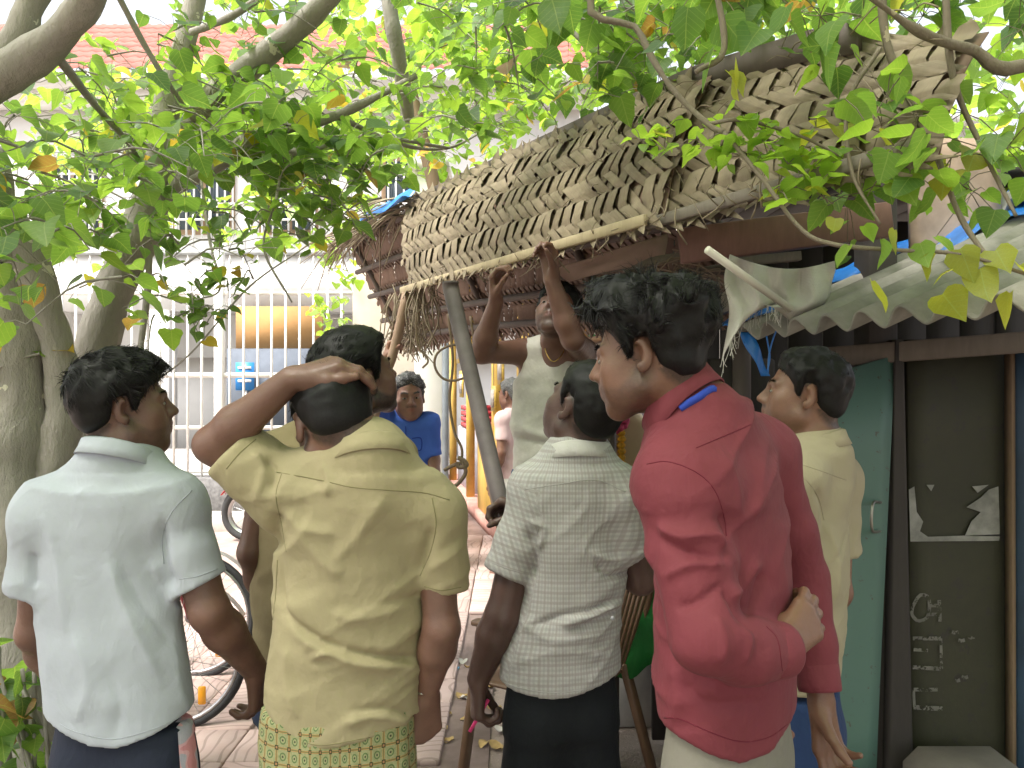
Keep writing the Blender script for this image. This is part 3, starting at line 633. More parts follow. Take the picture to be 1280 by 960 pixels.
def man_white():
    D = 1.78; m = Man('man in white polo shirt and navy track pants beside the grey tree trunks', D, (-0.93, D))
    m.sections([(610, 45, 228), (650, 30, 222), (700, 36, 216), (750, 43, 224), (810, 47, 233), (870, 53, 243), (915, 58, 248), (980, 62, 250)], 0.58, 8)
    neck = P(152, 560, D + 0.005); A = frame(60, 6, 2); hd = P(156, 509, D + 0.01)
    L = arm(P(58, 642, D), P(44, 790, D + 0.03), P(85, 868, D + 0.22), dict(f=V(0.5, 0.6, -0.5), n=V(0.3, 0.3, 0.5), s=V(0, 0.3, 1)), [(P(60, 640, D), 0.066), (P(43, 740, D), 0.060)], r=1.0)
    R = arm(P(222, 632, D), P(262, 765, D - 0.02), P(320, 838, D + 0.12), dict(f=V(-0.03, 0.25, -0.9), n=V(-1, 0.1, 0), s=V(0.1, 1, -0.1), curls=(35, 38, 40, 42)), [(P(217, 640, D), 0.068), (P(234, 690, D - 0.01), 0.064), (P(250, 731, D - 0.01), 0.066)], r=1.1, tilt=V(0, 0, 0.22))
    arms = [L, R]; build_body(m, neck, hd, A, arms, SKIN['b'], 0.92, 0.45, 1.08)
    W = cloth_mat('white_polo_cotton', (0.38, 0.405, 0.455), 0.9, 1300, 0.22, 0.1, 14, 0.05)
    fs = [([(205, 650), (203, 700), (216, 738)], -0.010, 0.014), ([(190, 700), (205, 735), (226, 770)], 0.005, 0.012), ([(135, 700), (160, 770), (200, 850)], 0.005, 0.02), ([(150, 705), (185, 765), (225, 815)], -0.004, 0.014),
          ([(95, 620), (110, 610), (130, 612)], 0.002, 0.01), ([(40, 690), (44, 735)], -0.007, 0.012), ([(60, 650), (75, 720), (80, 800)], 0.004, 0.02), ([(90, 790), (110, 850), (95, 905)], 0.004, 0.022), ([(215, 780), (222, 850), (235, 890)], 0.004, 0.018), ([(130, 830), (150, 880), (140, 930)], -0.003, 0.02)]
    o = build_shirt(m, neck, arms, W, 'polo_shirt', 0.0, hem_px([(20, 905), (56, 910), (85, 922), (115, 932), (145, 934), (190, 922), (235, 903), (255, 893)], D), disp=lambda v: folds(v, fs, D) + wrinkle(0.0025, 6, 3, cr=0.0055)(v), h=0.0056)
    sm = cloth_mat('white_polo_stitching', (0.31, 0.33, 0.37)); vq = m.shirt_vq
    m.seam('seam', vq, [[(240, 613), (215, 640), (203, 672), (205, 705)], [(224, 724), (248, 720), (272, 711)], [(75, 905), (95, 915), (140, 924), (190, 912), (230, 894)]], sm, o)
    collar(o, P(150, 572, D), frame(25, -12) , 0.074, 0.072, 0.034, 0.034, W, 0.03, 30, 0.02)
    trousers(m, cloth_mat('navy_track_fabric', (0.014, 0.018, 0.034), 0.75, 900, 0.25, 0.03), 898, D, 156, 91, 0.52)
    # pink camouflage stripe along the right leg
    v, q = m.last; t = (v[:, 0] - (-0.93)); px = 640 + v[:, 0] / v[:, 1] * F_PX
    c = v[q].mean(1); pxc = 640 + c[:, 0] / c[:, 1] * F_PX; cen = 158 + (c[:, 2] - 0.9) * 10; sel = (pxc > 224 - (c[:, 2] - 0.75) * 40) & (c[:, 1] < D + 0.03) & (pxc < 245 - (c[:, 2] - 0.75) * 60)
    qs = q[sel]; u, inv = np.unique(qs, return_inverse=True); nv = v + vnormals(v, q) * 0.0025
    link('side_stripe', np_mesh('side_stripe', nv[u], inv.reshape(-1, 4)), camo_mat(), m.root)
    make_hair(m.root, hd, A, 0.92, HAIR, 0.026, 0.012, 14000, 0.05, (0.35, 0.35, -0.1), 0.3, 0.35, -0.01, 0.01, 2, 0.0008, 0.0, 0.010)
    brows(m.root, hd, A, 0.92, HAIR, 0.8); eyes(m.root, hd, A, 0.92); return m

def man_yellow():
    D = 1.66; m = Man('man scratching his head in a khaki shirt and printed green lungi', D, (-0.365, D))
    m.sections([(610, 352, 536), (650, 343, 550), (690, 348, 540), (730, 351, 531), (780, 349, 526), (830, 341, 523), (880, 331, 521), (930, 329, 521), (960, 329, 521)], 0.58, -4)
    neck = P(462, 556, D - 0.03); A = frame(-25, -19, -8); hd = P(417, 527, D + 0.0)
    L = arm(P(352, 612, D), P(268, 556, D - 0.02), P(364, 474, D - 0.065), dict(f=V(1, 0.20, 0.34), n=V(0.3, 0.45, -1), s=V(0.05, -1, -0.30), curls=((34, 22, 14), (36, 26, 16), (38, 28, 18), (40, 28, 18)), thumb=(0.35, 0.1)), [(P(360, 620, D), 0.078), (P(322, 588, D - 0.01), 0.066), (P(292, 563, D - 0.02), 0.061)], r=1.02)
    R = arm(P(540, 640, D), P(552, 785, D - 0.02), P(533, 866, D + 0.03), dict(f=V(-0.05, 0.12, -1), n=V(-0.6, 0.9, 0.1), s=V(-0.9, -0.5, 0), curls=(48, 52, 55, 58), thumb=(0.2, 0.5)), [(P(540, 645, D), 0.066), (P(551, 700, D), 0.055), (P(555, 737, D), 0.047)], r=0.95)
    arms = [L, R]; build_body(m, neck, hd, A, arms, SKIN['b'], 0.97, 0.7)
    K = cloth_mat('khaki_yellow_cotton', (0.315, 0.27, 0.162), 0.8, 1000, 0.3, 0.2, 13, 0.06)
    fs = [([(352, 690), (362, 760), (395, 795), (440, 815), (500, 823), (525, 820)], -0.011, 0.010), ([(350, 700), (372, 780), (410, 812), (460, 830), (520, 832)], 0.008, 0.014), ([(392, 822), (415, 812), (440, 816)], 0.006, 0.008),
          ([(430, 905), (470, 895), (520, 905)], 0.006, 0.012), ([(440, 890), (480, 885), (522, 896)], -0.005, 0.009), ([(415, 765), (450, 772), (500, 760)], 0.004, 0.014), ([(470, 755), (520, 745), (535, 738)], -0.004, 0.012), ([(540, 660), (532, 690), (525, 720)], -0.008, 0.010),
          ([(350, 640), (343, 665), (350, 690)], -0.010, 0.014), ([(348, 690), (340, 760), (326, 860)], 0.006, 0.012), ([(330, 575), (345, 590), (340, 615)], -0.006, 0.010), ([(315, 565), (330, 590), (322, 625)], 0.005, 0.010), ([(405, 580), (412, 600), (408, 620)], 0.005, 0.010), ([(480, 620), (455, 660), (420, 700)], 0.004, 0.016), ([(370, 655), (400, 700), (430, 720)], 0.004, 0.016), ([(365, 805), (360, 850), (372, 900)], 0.004, 0.014), ([(358, 640), (380, 660), (420, 668)], 0.005, 0.014)]
    o = build_shirt(m, neck, arms, K, 'shirt', 0.0, hem_px([(290, 880), (322, 886), (345, 912), (378, 931), (405, 936), (450, 930), (500, 919), (530, 912), (560, 908)], D), disp=lambda v: folds(v, fs, D) + wrinkle(0.003, 7, 11)(v), h=0.0056)
    st = cloth_mat('khaki_yellow_stitching', (0.20, 0.175, 0.09))
    m.seam('seam', m.shirt_vq, [[(345, 590), (400, 600), (440, 609), (490, 613), (530, 616), (562, 625)], [(540, 622), (545, 655), (538, 690), (525, 720)], [(352, 592), (345, 620), (352, 655), (358, 690)], [(530, 733), (552, 738), (576, 734)], [(328, 893), (350, 914), (385, 929), (410, 931), (455, 923), (524, 911)], [(320, 549), (300, 566), (283, 586)], [(347, 700), (343, 760), (330, 850), (322, 880)]], st, o)
    collar(o, P(463, 572, D - 0.035), frame(-12, -20, -4), 0.070, 0.066, 0.032, 0.036, K, 0.03, 40, 0.018)
    trousers(m, lungi_mat(), 880, D, 424, 97, 0.56, name='lungi', skirt=True, uv=cyl_uv(-0.37, D, 0.17), disp=wrinkle(0.006, 6, 2, (3, 3, 0.6)))
    mb = MB(); w = R['wr'] + V(0.0, 0, 0.012); mb.lathe(w, [(0.028, -0.003), (0.031, -0.002), (0.031, 0.002), (0.028, 0.003), (0.028, -0.003)], 20, frame(0, 6)); mb.build('bracelet', plain('steel_bracelet', (0.6, 0.6, 0.6), 0.25, 0.1, metal=1.0), m.root, True)
    make_hair(m.root, hd, A, 0.97, HAIR, 0.019, 0.006, 16000, 0.024, (0.1, 0.5, 0.2), 0.45, 0.2, 0.0, 0.0, 4)
    brows(m.root, hd, A, 0.97, HAIR, 1.0); eyes(m.root, hd, A, 0.97); return m

def man_beard():
    D = 2.15; m = Man('bearded man in khaki shirt standing hidden behind the head scratching man', D, (-0.53, D))
    m.sections([(560, 345, 490), (600, 318, 500), (650, 313, 500), (720, 313, 496), (780, 313, 490), (840, 316, 488)], 0.6, 18)
    neck = P(425, 522, D); A = frame(48, 18, 4); hd = P(447, 473, D)
    L = arm(P(340, 572, D), P(316, 690, D - 0.02), P(345, 790, D + 0.16), dict(f=V(0.3, 0.3, -0.8), n=V(0.6, 0.5, 0), s=V(-0.3, 0.9, 0.2)), [(P(340, 575, D), 0.066), (P(320, 632, D), 0.058)])
    R = arm(P(485, 575, D), P(505, 690, D + 0.05), P(490, 780, D + 0.15), dict(f=V(-0.1, 0.3, -0.9), n=V(-0.9, 0.3, 0), s=V(0.1, 0.9, 0)), [(P(485, 578, D), 0.066), (P(498, 640, D), 0.058)])
    build_body(m, neck, hd, A, [L, R], SKIN['b'], 1.02, 0.95)
    K = cloth_mat('khaki_brown_cotton', (0.27, 0.215, 0.12), 0.8, 1000, 0.3, 0.2, 13, 0.06)
    o = build_shirt(m, neck, [L, R], K, 'shirt', 0.0, hem_px([(300, 845), (340, 852), (500, 850)], D), disp=wrinkle(0.005, 7, 4), h=0.0085)
    collar(o, P(425, 533, D), frame(20, -8), 0.072, 0.068, 0.034, 0.036, K, 0.03, 34, 0.018)
    trousers(m, cloth_mat('blue_denim', (0.035, 0.05, 0.10), 0.85), 835, D, 402, 88, 0.62, name='trousers')
    make_hair(m.root, hd, A, 1.02, HAIR, 0.030, 0.012, 12000, 0.045, (0.3, -0.7, 0.1), 0.3, 0.25, 0.0, 0.006, 6)
    brows(m.root, hd, A, 1.02, HAIR, 1.3); eyes(m.root, hd, A, 1.02); return m

def man_blue():
    D = 4.3; m = Man('grey haired man in bright blue shirt holding a leaning bamboo pole', D, (-0.575, D))
    m.sections([(526, 478, 536), (540, 480, 540), (565, 485, 541), (590, 489, 541), (615, 489, 540), (640, 488, 540), (655, 488, 540)], 0.7, 165)
    neck = P(509, 524, D); A = frame(166, -2, 3); hd = P(511, 497, D - 0.03)
    # his left arm hangs, his right arm reaches up to the pole
    L = arm(P(534, 530, D), P(541, 575, D), P(538, 628, D - 0.05), dict(f=V(0, -0.1, -1), n=V(-1, -0.2, 0), s=V(-0.1, -1, 0)), [(P(533, 531, D), 0.070), (P(539, 570, D), 0.062)])
    R = arm(P(482, 528, D), P(468, 497, D - 0.18), P(482, 452, D - 0.20), dict(f=V(0.35, 0.1, 0.9), n=V(0.8, -0.5, -0.2), s=V(-0.4, -0.8, 0.2), curls=(55, 58, 58, 60), thumb=(0.3, 0.8)), [(P(484, 530, D), 0.075), (P(475, 512, D - 0.10), 0.066), (P(470, 502, D - 0.16), 0.062)])
    build_body(m, neck, hd, A, [L, R], SKIN['e'], 1.02, 0.25, fineh=0.006)
    Bl = cloth_mat('royal_blue_cotton', (0.060, 0.135, 0.52), 0.75, 700, 0.3, 0.2, 16, 0.1)
    o = build_shirt(m, neck, [L, R], Bl, 'shirt', 0.0, None, disp=wrinkle(0.006, 7, 9), h=0.010)
    collar(o, P(510, 524, D), frame(165, -6), 0.078, 0.074, 0.036, 0.045, Bl, 0.03, 26, 0.030)
    m.seam('seam', m.shirt_vq, [[(507, 533), (508, 560), (509, 592)], [(515, 548), (526, 548), (526, 562), (516, 562)]], cloth_mat('blue_stitching', (0.02, 0.05, 0.30)), o, 0.003)
    mb = MB()
    for y in (540, 556, 572, 588, 604): mb.ball(P(508, y, D) + V(0, -0.19, 0), (0.006, 0.003, 0.006), 8, 4)
    mb.build('button', plain('blue_button', (0.2, 0.3, 0.7), 0.3, 0.1), o, True)
    trousers(m, cloth_mat('grey_trouser_cloth', (0.06, 0.06, 0.07)), 650, D, 514, 25, 0.7, h=0.016)
    make_hair(m.root, hd, A, 1.02, HAIRG, 0.020, 0.010, 3500, 0.03, (0.3, -0.4, 0.4), 0.7, 0.5, 0.004, 0.0, 8, 0.0018)
    brows(m.root, hd, A, 1.02, HAIRG, 1.5); eyes(m.root, hd, A, 1.02); return m

def man_tank():
    D = 3.15; m = Man('man in grey tank top standing on a chair reaching up to the thatch', D, (0.16, D)); m.floor = 0.44
    m.sections([(438, 660, 724, 0, 0.62), (455, 648, 728), (480, 643, 732), (520, 641, 734), (555, 643, 731), (590, 641, 728), (625, 642, 726)], 0.66, 192)
    neck = P(694, 430, D - 0.02); A = frame(200, 28, 0); hd = P(697, 393, D - 0.10)
    Rr = arm(P(656, 440, D), P(602, 441, D - 0.10), P(620, 378, D - 0.22), dict(f=V(0.0, -0.25, 1), n=V(0.75, -0.4, 0), s=V(0.5, -0.6, 0.1), curls=(40, 42, 45, 45), thumb=(0.3, 0.6)), [(P(668, 436, D), 0.03), (P(660, 436, D), 0.03)])
    Lr = arm(P(730, 440, D), P(716, 424, D - 0.28), P(690, 352, D - 0.34), dict(f=V(-0.12, -0.1, 1), n=V(-0.6, -0.7, 0), s=V(0.7, -0.6, 0), curls=(40, 42, 45, 45), thumb=(0.3, 0.6)), [(P(716, 436, D), 0.03), (P(726, 436, D), 0.03)])
    build_body(m, neck, hd, A, [Rr, Lr], SKIN['b'], 1.0, 0.6, infl=-0.008, armr=1.08, fineh=0.0055)
    W = cloth_mat('washed_grey_vest_knit', (0.50, 0.48, 0.43), 0.9, 900, 0.3, 0.1, 12, 0.22)
    # tank top: torso shell with scooped neck and straps
    lo, hi = bbox([P(630, 420, D) - V(0, .2, 0), P(745, 640, D) + V(0, .2, 0)], 0.08); F = Field(lo, hi, 0.0085)
    F.loft([(r[0] - (0.0 if r[0] < 1.7 else 0.012), *r[1:]) for r in m.sec], m.yaw, 0.02, 0.006, hem_px([(600, 600), (700, 598), (760, 604)], D))
    for a in (Rr, Lr): F.cone(neck - V(0, 0, 0.02), a['sh'], 0.060, 0.054, 0.05)
    F.ell(P(693, 434, D - 0.15), (0.060, 0.12, 0.085), None, 0.008, True); F.ell(P(694, 424, D + 0.02), (0.060, 0.16, 0.055), None, 0.008, True)
    for x in (634, 752): F.ell(P(x, 444, D), (0.072, 0.2, 0.115), None, 0.008, True)
    o = m.mk('tank_top', F, W, lambda v: wrinkle(0.006, 8, 21)(v) + folds(v, [([(650, 530), (680, 545), (725, 540)], 0.008, 0.02), ([(645, 548), (690, 556), (730, 552)], -0.007, 0.014)], D))
    mb = MB(); g = plain('gold_chain', (0.6, 0.4, 0.12), 0.3, 0.1, metal=1.0); mb.tube(spline([P(680, 430, D - 0.06), P(684, 444, D - 0.125), P(692, 452, D - 0.14), P(702, 444, D - 0.125), P(708, 430, D - 0.06)], 24), 0.0022, 5); mb.build('neck_chain', g, m.root, True)
    trousers(m, cloth_mat('blue_jeans', (0.045, 0.075, 0.16), 0.85), 586, D, 684, 47, 0.66, h=0.013, floor=0.44)
    make_hair(m.root, hd, A, 1.0, HAIR, 0.022, 0.010, 2500, 0.03, (0.2, 0.5, 0.2), 0.5, 0.2, 0.0, 0.0, 12, 0.0016)
    brows(m.root, hd, A, 1.0, HAIR, 1.2); eyes(m.root, hd, A, 1.0); return m

def man_plaid():
    D = 2.0; m = Man('man in pale checked shirt and black trousers looking up, back turned', D, (0.14, D))
    m.sections([(600, 662, 776), (635, 655, 786), (680, 655, 789), (725, 655, 783), (765, 645, 776), (805, 630, 777), (845, 625, 778), (915, 625, 779)], 0.60, -14)
    neck = P(722, 556, D); A = frame(-40, 22, 6); hd = P(729, 510, D - 0.01)
    L = arm(P(668, 612, D), P(628, 770, D - 0.03), P(598, 848, D + 0.0), dict(f=V(-0.02, 0.05, -1), n=V(0.9, 0.2, 0), s=V(-0.1, 1, 0), curls=(50, 52, 55, 60), thumb=(0.25, 0.5)), [(P(672, 615, D), 0.068), (P(650, 675, D - 0.01), 0.062), (P(634, 719, D - 0.02), 0.0625)], r=1.12, tilt=V(0, 0, 0.15))
    hp = P(631, 617, 2.32)
    R = arm(P(772, 618, D), P(800, 724, D + 0.06), P(668, 642, 2.24), dict(f=V(-0.85, 0.3, 0.25), n=V(-0.2, -0.2, -0.9), s=V(-0.4, -0.9, 0.1), curls=(50, 55, 55, 55), thumb=(0.3, 0.7)), [(P(768, 618, D), 0.066), (P(780, 665, D + 0.01), 0.060), (P(786, 690, D + 0.03), 0.056)])
    build_body(m, neck, hd, A, [L, R], SKIN['c'], 0.95, 0.3)
    Pm = plaid_mat()
    fs = [([(668, 782), (700, 770), (740, 760), (772, 745)], -0.008, 0.008), ([(700, 780), (740, 768), (772, 752)], 0.008, 0.010), ([(712, 788), (745, 772), (775, 758)], -0.006, 0.007), ([(660, 665), (670, 690), (664, 725)], -0.010, 0.011), ([(662, 652), (680, 660), (672, 690)], 0.006, 0.008),
          ([(745, 705), (760, 720), (785, 715)], -0.007, 0.010), ([(735, 690), (765, 700), (788, 690)], 0.005, 0.012), ([(650, 775), (690, 800), (760, 790)], 0.004, 0.014), ([(640, 830), (700, 815), (770, 820)], 0.003, 0.016), ([(670, 770), (655, 790), (650, 830)], 0.004, 0.012)]
    cu = cyl_uv(0.14, D, 0.155)
    def uv(v):
        u = cu(v); a = L['sh']; d = unit(L['slv'][-1][0] - a); t = (v - a) @ d; rad = np.linalg.norm(v - a - t[:, None] * d, axis=1); sl = (v[:, 0] < a[0] + 0.02 + 0.0 * t) & (rad < 0.085) & (t > 0.0)
        s2 = np.stack([(v[:, 0] - a[0]) * 1.0 + (v[:, 2] - a[2]) * 0.3, t, np.zeros(len(v))], 1); u[sl] = s2[sl]; return u
    o = build_shirt(m, neck, [L, R], Pm, 'checked_shirt', 0.0, hem_px([(600, 855), (622, 858), (645, 866), (690, 873), (730, 868), (765, 858), (790, 852)], D), disp=lambda v: folds(v, fs, D) + wrinkle(0.003, 7, 31)(v), uv=uv, h=0.0056)
    st = cloth_mat('checked_shirt_stitching', (0.36, 0.35, 0.34))
    m.seam('seam', m.shirt_vq, [[(655, 612), (700, 605), (745, 600), (782, 615)], [(648, 608), (662, 630), (672, 660), (664, 720)], [(612, 702), (632, 710), (655, 717)], [(628, 852), (650, 860), (690, 866), (735, 861), (772, 850)]], st, o)
    cm = cloth_mat('pale_check_collar', (0.50, 0.485, 0.46)); collar(o, P(722, 569, D), frame(-22, -4, 4), 0.072, 0.070, 0.034, 0.036, cm, 0.035, 36, 0.020)
    mb = MB(); mb.ball(P(766, 773, D - 0.125), (0.006, 0.003, 0.006), 8, 4); mb.build('button', plain('grey_button', (0.3, 0.3, 0.32), 0.4, 0.1), o, True)
    trousers(m, cloth_mat('black_trouser_cloth', (0.007, 0.0085, 0.011), 0.8, 900, 0.25, 0.03), 838, D, 702, 70, 0.56)
    mb = MB(); a = P(601, 884, D + 0.0); mb.tube([a + V(0.02, 0, 0.02), a - V(0.028, 0.02, 0.055)], 0.005, 8); st_ = mb.build('drinking_straw', plain('pink_plastic', (0.75, 0.06, 0.22), 0.35, 0.1), None, True); tag(st_, "pink plastic straw held in the checked shirt man's lowered hand", 'straw')
    make_hair(m.root, hd, A, 0.95, HAIR, 0.018, 0.008, 13000, 0.022, (0.2, -0.5, 0.3), 0.3, 0.15, 0.006, 0.0, 14)
    brows(m.root, hd, A, 0.95, HAIR, 0.6); eyes(m.root, hd, A, 0.95); return m

def man_red():
    D = 1.48; m = Man('young man in crimson long sleeved shirt and grey trousers, hand behind back', D, (0.43, D))
    m.sections([(505, 850, 930, 0, 0.8), (545, 822, 958), (600, 808, 982), (660, 808, 992), (720, 810, 996), (780, 812, 1002), (840, 816, 1006), (890, 820, 1002), (975, 822, 998)], 0.66, -52)
    neck = P(868, 500, D); A = frame(-67, -8, 2); hd = P(808, 446, D - 0.01)
    L = arm(P(850, 598, D - 0.10), P(878, 800, D - 0.20), P(975, 812, D - 0.13), dict(f=V(0.75, 0.55, 0.42), n=V(-0.2, 0.8, -0.3), s=V(-0.25, 0.1, 1), curls=((20, 60, 40), (22, 62, 40), (24, 62, 42), (26, 60, 40)), thumb=(0.5, 0.5), spread=1.9),
            [(P(856, 600, D - 0.09), 0.080), (P(862, 690, D - 0.14), 0.070), (P(884, 792, D - 0.20), 0.062), (P(930, 815, D - 0.18), 0.055), (P(978, 812, D - 0.13), 0.044)], hollow=False)
    R = arm(P(952, 566, D + 0.17), P(1004, 722, D + 0.22), P(1026, 872, D + 0.16), dict(f=V(0.10, -0.12, -1), n=V(0.55, -0.85, 0.1), s=V(-0.85, -0.4, 0.1), curls=((12, 35, 25), (20, 40, 28), (26, 42, 30), (32, 44, 30)), thumb=(0.35, 0.75)),
            [(P(950, 570, D + 0.16), 0.072), (P(985, 660, D + 0.19), 0.058), (P(1004, 722, D + 0.22), 0.053), (P(1016, 800, D + 0.19), 0.048), (P(1025, 862, D + 0.16), 0.040)], hollow=False)
    build_body(m, neck, hd, A, [L, R], SKIN['d'], 0.94, 0.5, 0.95, 1.1, neckr=0.060)
    C = cloth_mat('crimson_shirt_cotton', (0.168, 0.034, 0.046), 0.75, 1000, 0.3, 0.12, 14, 0.09)
    fs = [([(818, 655), (850, 672), (895, 670), (908, 690)], 0.008, 0.010), ([(822, 672), (860, 690), (900, 700)], -0.008, 0.009), ([(832, 720), (865, 705), (905, 705)], 0.007, 0.010), ([(845, 760), (875, 750), (905, 728)], -0.006, 0.009), ([(900, 640), (910, 665), (905, 700)], -0.008, 0.012), ([(820, 640), (815, 700), (812, 760)], -0.004, 0.012),
          ([(905, 735), (920, 760), (938, 790)], -0.007, 0.009), ([(895, 770), (905, 800), (900, 830)], 0.005, 0.009), ([(925, 775), (935, 800), (930, 830)], 0.004, 0.008), ([(950, 700), (930, 730), (915, 750)], 0.006, 0.012), ([(955, 712), (945, 745), (935, 770)], -0.006, 0.010), ([(985, 640), (975, 700), (985, 760)], 0.004, 0.014),
          ([(850, 850), (890, 880), (960, 875)], -0.006, 0.014), ([(840, 830), (850, 870), (845, 905)], 0.005, 0.012), ([(960, 540), (950, 600), (940, 650)], 0.004, 0.014), ([(900, 560), (920, 610), (915, 650)], 0.003, 0.014), ([(990, 690), (1005, 695), (1022, 685)], 0.005, 0.007), ([(992, 712), (1008, 718), (1026, 708)], 0.006, 0.007), ([(995, 735), (1010, 742), (1030, 732)], -0.005, 0.006), ([(998, 755), (1014, 765), (1032, 755)], 0.005, 0.007), ([(992, 660), (1004, 668), (1015, 660)], -0.005, 0.007)]
    o = build_shirt(m, neck, [L, R], C, 'shirt', 0.0, hem_px([(790, 912), (820, 904), (850, 906), (885, 922), (925, 934), (960, 930), (985, 914), (1020, 886)], D), disp=lambda v: folds(v, fs, D) + wrinkle(0.003, 8, 41)(v), h=0.0056, sh_r=(0.060, 0.075), lift=-0.012)
    st = cloth_mat('crimson_stitching', (0.13, 0.014, 0.028)); vq = m.shirt_vq
    m.seam('seam', vq, [[(808, 580), (835, 577), (870, 590), (893, 612), (905, 645), (908, 670)], [(870, 560), (905, 545), (940, 530)], [(824, 897), (850, 899), (887, 915), (925, 927), (960, 922), (985, 905)], [(958, 783), (972, 800), (978, 838)]], st, o)
    collar(o, P(851, 507, D), frame(-58, -34, 2), 0.068, 0.072, 0.048, 0.050, C, 0.05, 24, 0.020)
    m.seam('lanyard', vq, [[(850, 511), (862, 503), (874, 496), (886, 488), (893, 486)]], cloth_mat('blue_lanyard_webbing', (0.03, 0.06, 0.36)), m.root, 0.0075)
    for (p1, p0, r_) in ((P(978, 812, D - 0.13), P(930, 815, D - 0.18), 0.047), (P(1025, 862, D + 0.16), P(1016, 800, D + 0.19), 0.043)):     # buttoned cuffs
        ax_ = unit(p1 - p0); a_ = unit(np.cross(ax_, V(0, 0.3, 1))); mb = MB(); mb.lathe(p1, [(r_ - 0.006, 0.004), (r_, 0.003), (r_ + 0.0015, -0.002), (r_ + 0.003, -0.05), (r_ + 0.001, -0.054), (r_ - 0.006, -0.055)], 28, np.array([a_, np.cross(ax_, a_), ax_])); mb.build('cuff', C, o, True)
    for (x, y) in ((972, 838), (982, 828)):
        mb = MB(); mb.ball(P(x, y, D - 0.172), (0.005, 0.004, 0.005), 8, 4); mb.build('button', plain('dark_button', (0.02, 0.02, 0.025), 0.3, 0.1), o, True)
    trousers(m, cloth_mat('grey_khaki_twill', (0.20, 0.185, 0.155), 0.85, 800, 0.2, 0.1), 880, D, 911, 85, 0.62)
    make_hair(m.root, hd, A, 0.94, HAIR, 0.044, 0.009, 22000, 0.045, (0.15, 0.3, 0.15), 0.3, 1.1, 0.004, 0.012, 16, 0.0008, 0.0, 0.024)
    brows(m.root, hd, A, 0.94, HAIR, 1.4); eyes(m.root, hd, A, 0.94); return m

def man_tan():
    D = 2.02; m = Man('man in beige shirt standing before the green door', D, (0.78, D))
    m.sections([(575, 975, 1052), (620, 962, 1064), (680, 958, 1066), (750, 958, 1062), (820, 960, 1054), (880, 962, 1047)], 0.66, -52)
    neck = P(1020, 548, D); A = frame(-72, 8, 2); hd = P(1004, 495, D)
    L = arm(P(990, 600, D - 0.12), P(985, 740, D - 0.10), P(950, 820, D - 0.02), dict(f=V(-0.5, 0.3, -0.6), n=V(0.4, 0.8, 0), s=V(-0.5, 0.3, 0.8)), [(P(993, 602, D - 0.11), 0.068), (P(990, 690, D - 0.10), 0.060)])
    R = arm(P(1045, 598, D + 0.12), P(1045, 740, D + 0.12), P(1005, 810, D + 0.16), dict(f=V(-0.6, 0.1, -0.5), n=V(-0.3, -0.8, 0), s=V(-0.5, 0.1, 0.8)), [(P(1043, 602, D + 0.11), 0.068), (P(1046, 690, D + 0.12), 0.060)])
    build_body(m, neck, hd, A, [L, R], SKIN['a'], 0.92, 0.25)
    B = cloth_mat('beige_shirt_cotton', (0.34, 0.295, 0.20), 0.8, 1000, 0.2, 0.2, 12, 0.06)
    fs = [([(1020, 610), (1030, 640), (1028, 690)], -0.007, 0.012), ([(1040, 700), (1055, 680), (1062, 640)], -0.005, 0.012), ([(1030, 650), (1045, 700), (1040, 760)], 0.006, 0.014), ([(1040, 780), (1050, 820), (1042, 870)], 0.004, 0.012)]
    o = build_shirt(m, neck, [L, R], B, 'shirt', 0.0, hem_px([(940, 870), (1060, 868)], D), disp=lambda v: folds(v, fs, D) + wrinkle(0.004, 7, 51)(v), h=0.0064)
    m.seam('seam', m.shirt_vq, [[(985, 590), (1005, 598), (1022, 620), (1030, 650)], [(1000, 580), (1030, 590), (1058, 600)]], cloth_mat('beige_stitching', (0.31, 0.27, 0.19)), o)
    collar(o, P(1018, 560, D), frame(-58, -10, 0), 0.072, 0.070, 0.036, 0.038, B, 0.035, 30, 0.02)
    trousers(m, cloth_mat('dark_blue_trouser_cloth', (0.02, 0.04, 0.11)), 860, D, 1006, 48, 0.66)
    make_hair(m.root, hd, A, 0.92, HAIR, 0.022, 0.010, 14000, 0.02, (0.1, -0.3, 0.4), 0.4, 0.9, 0.004, 0.0, 18, 0.0008, 0.0, 0.008)
    brows(m.root, hd, A, 0.92, HAIR, 1.2); eyes(m.root, hd, A, 0.92); return m

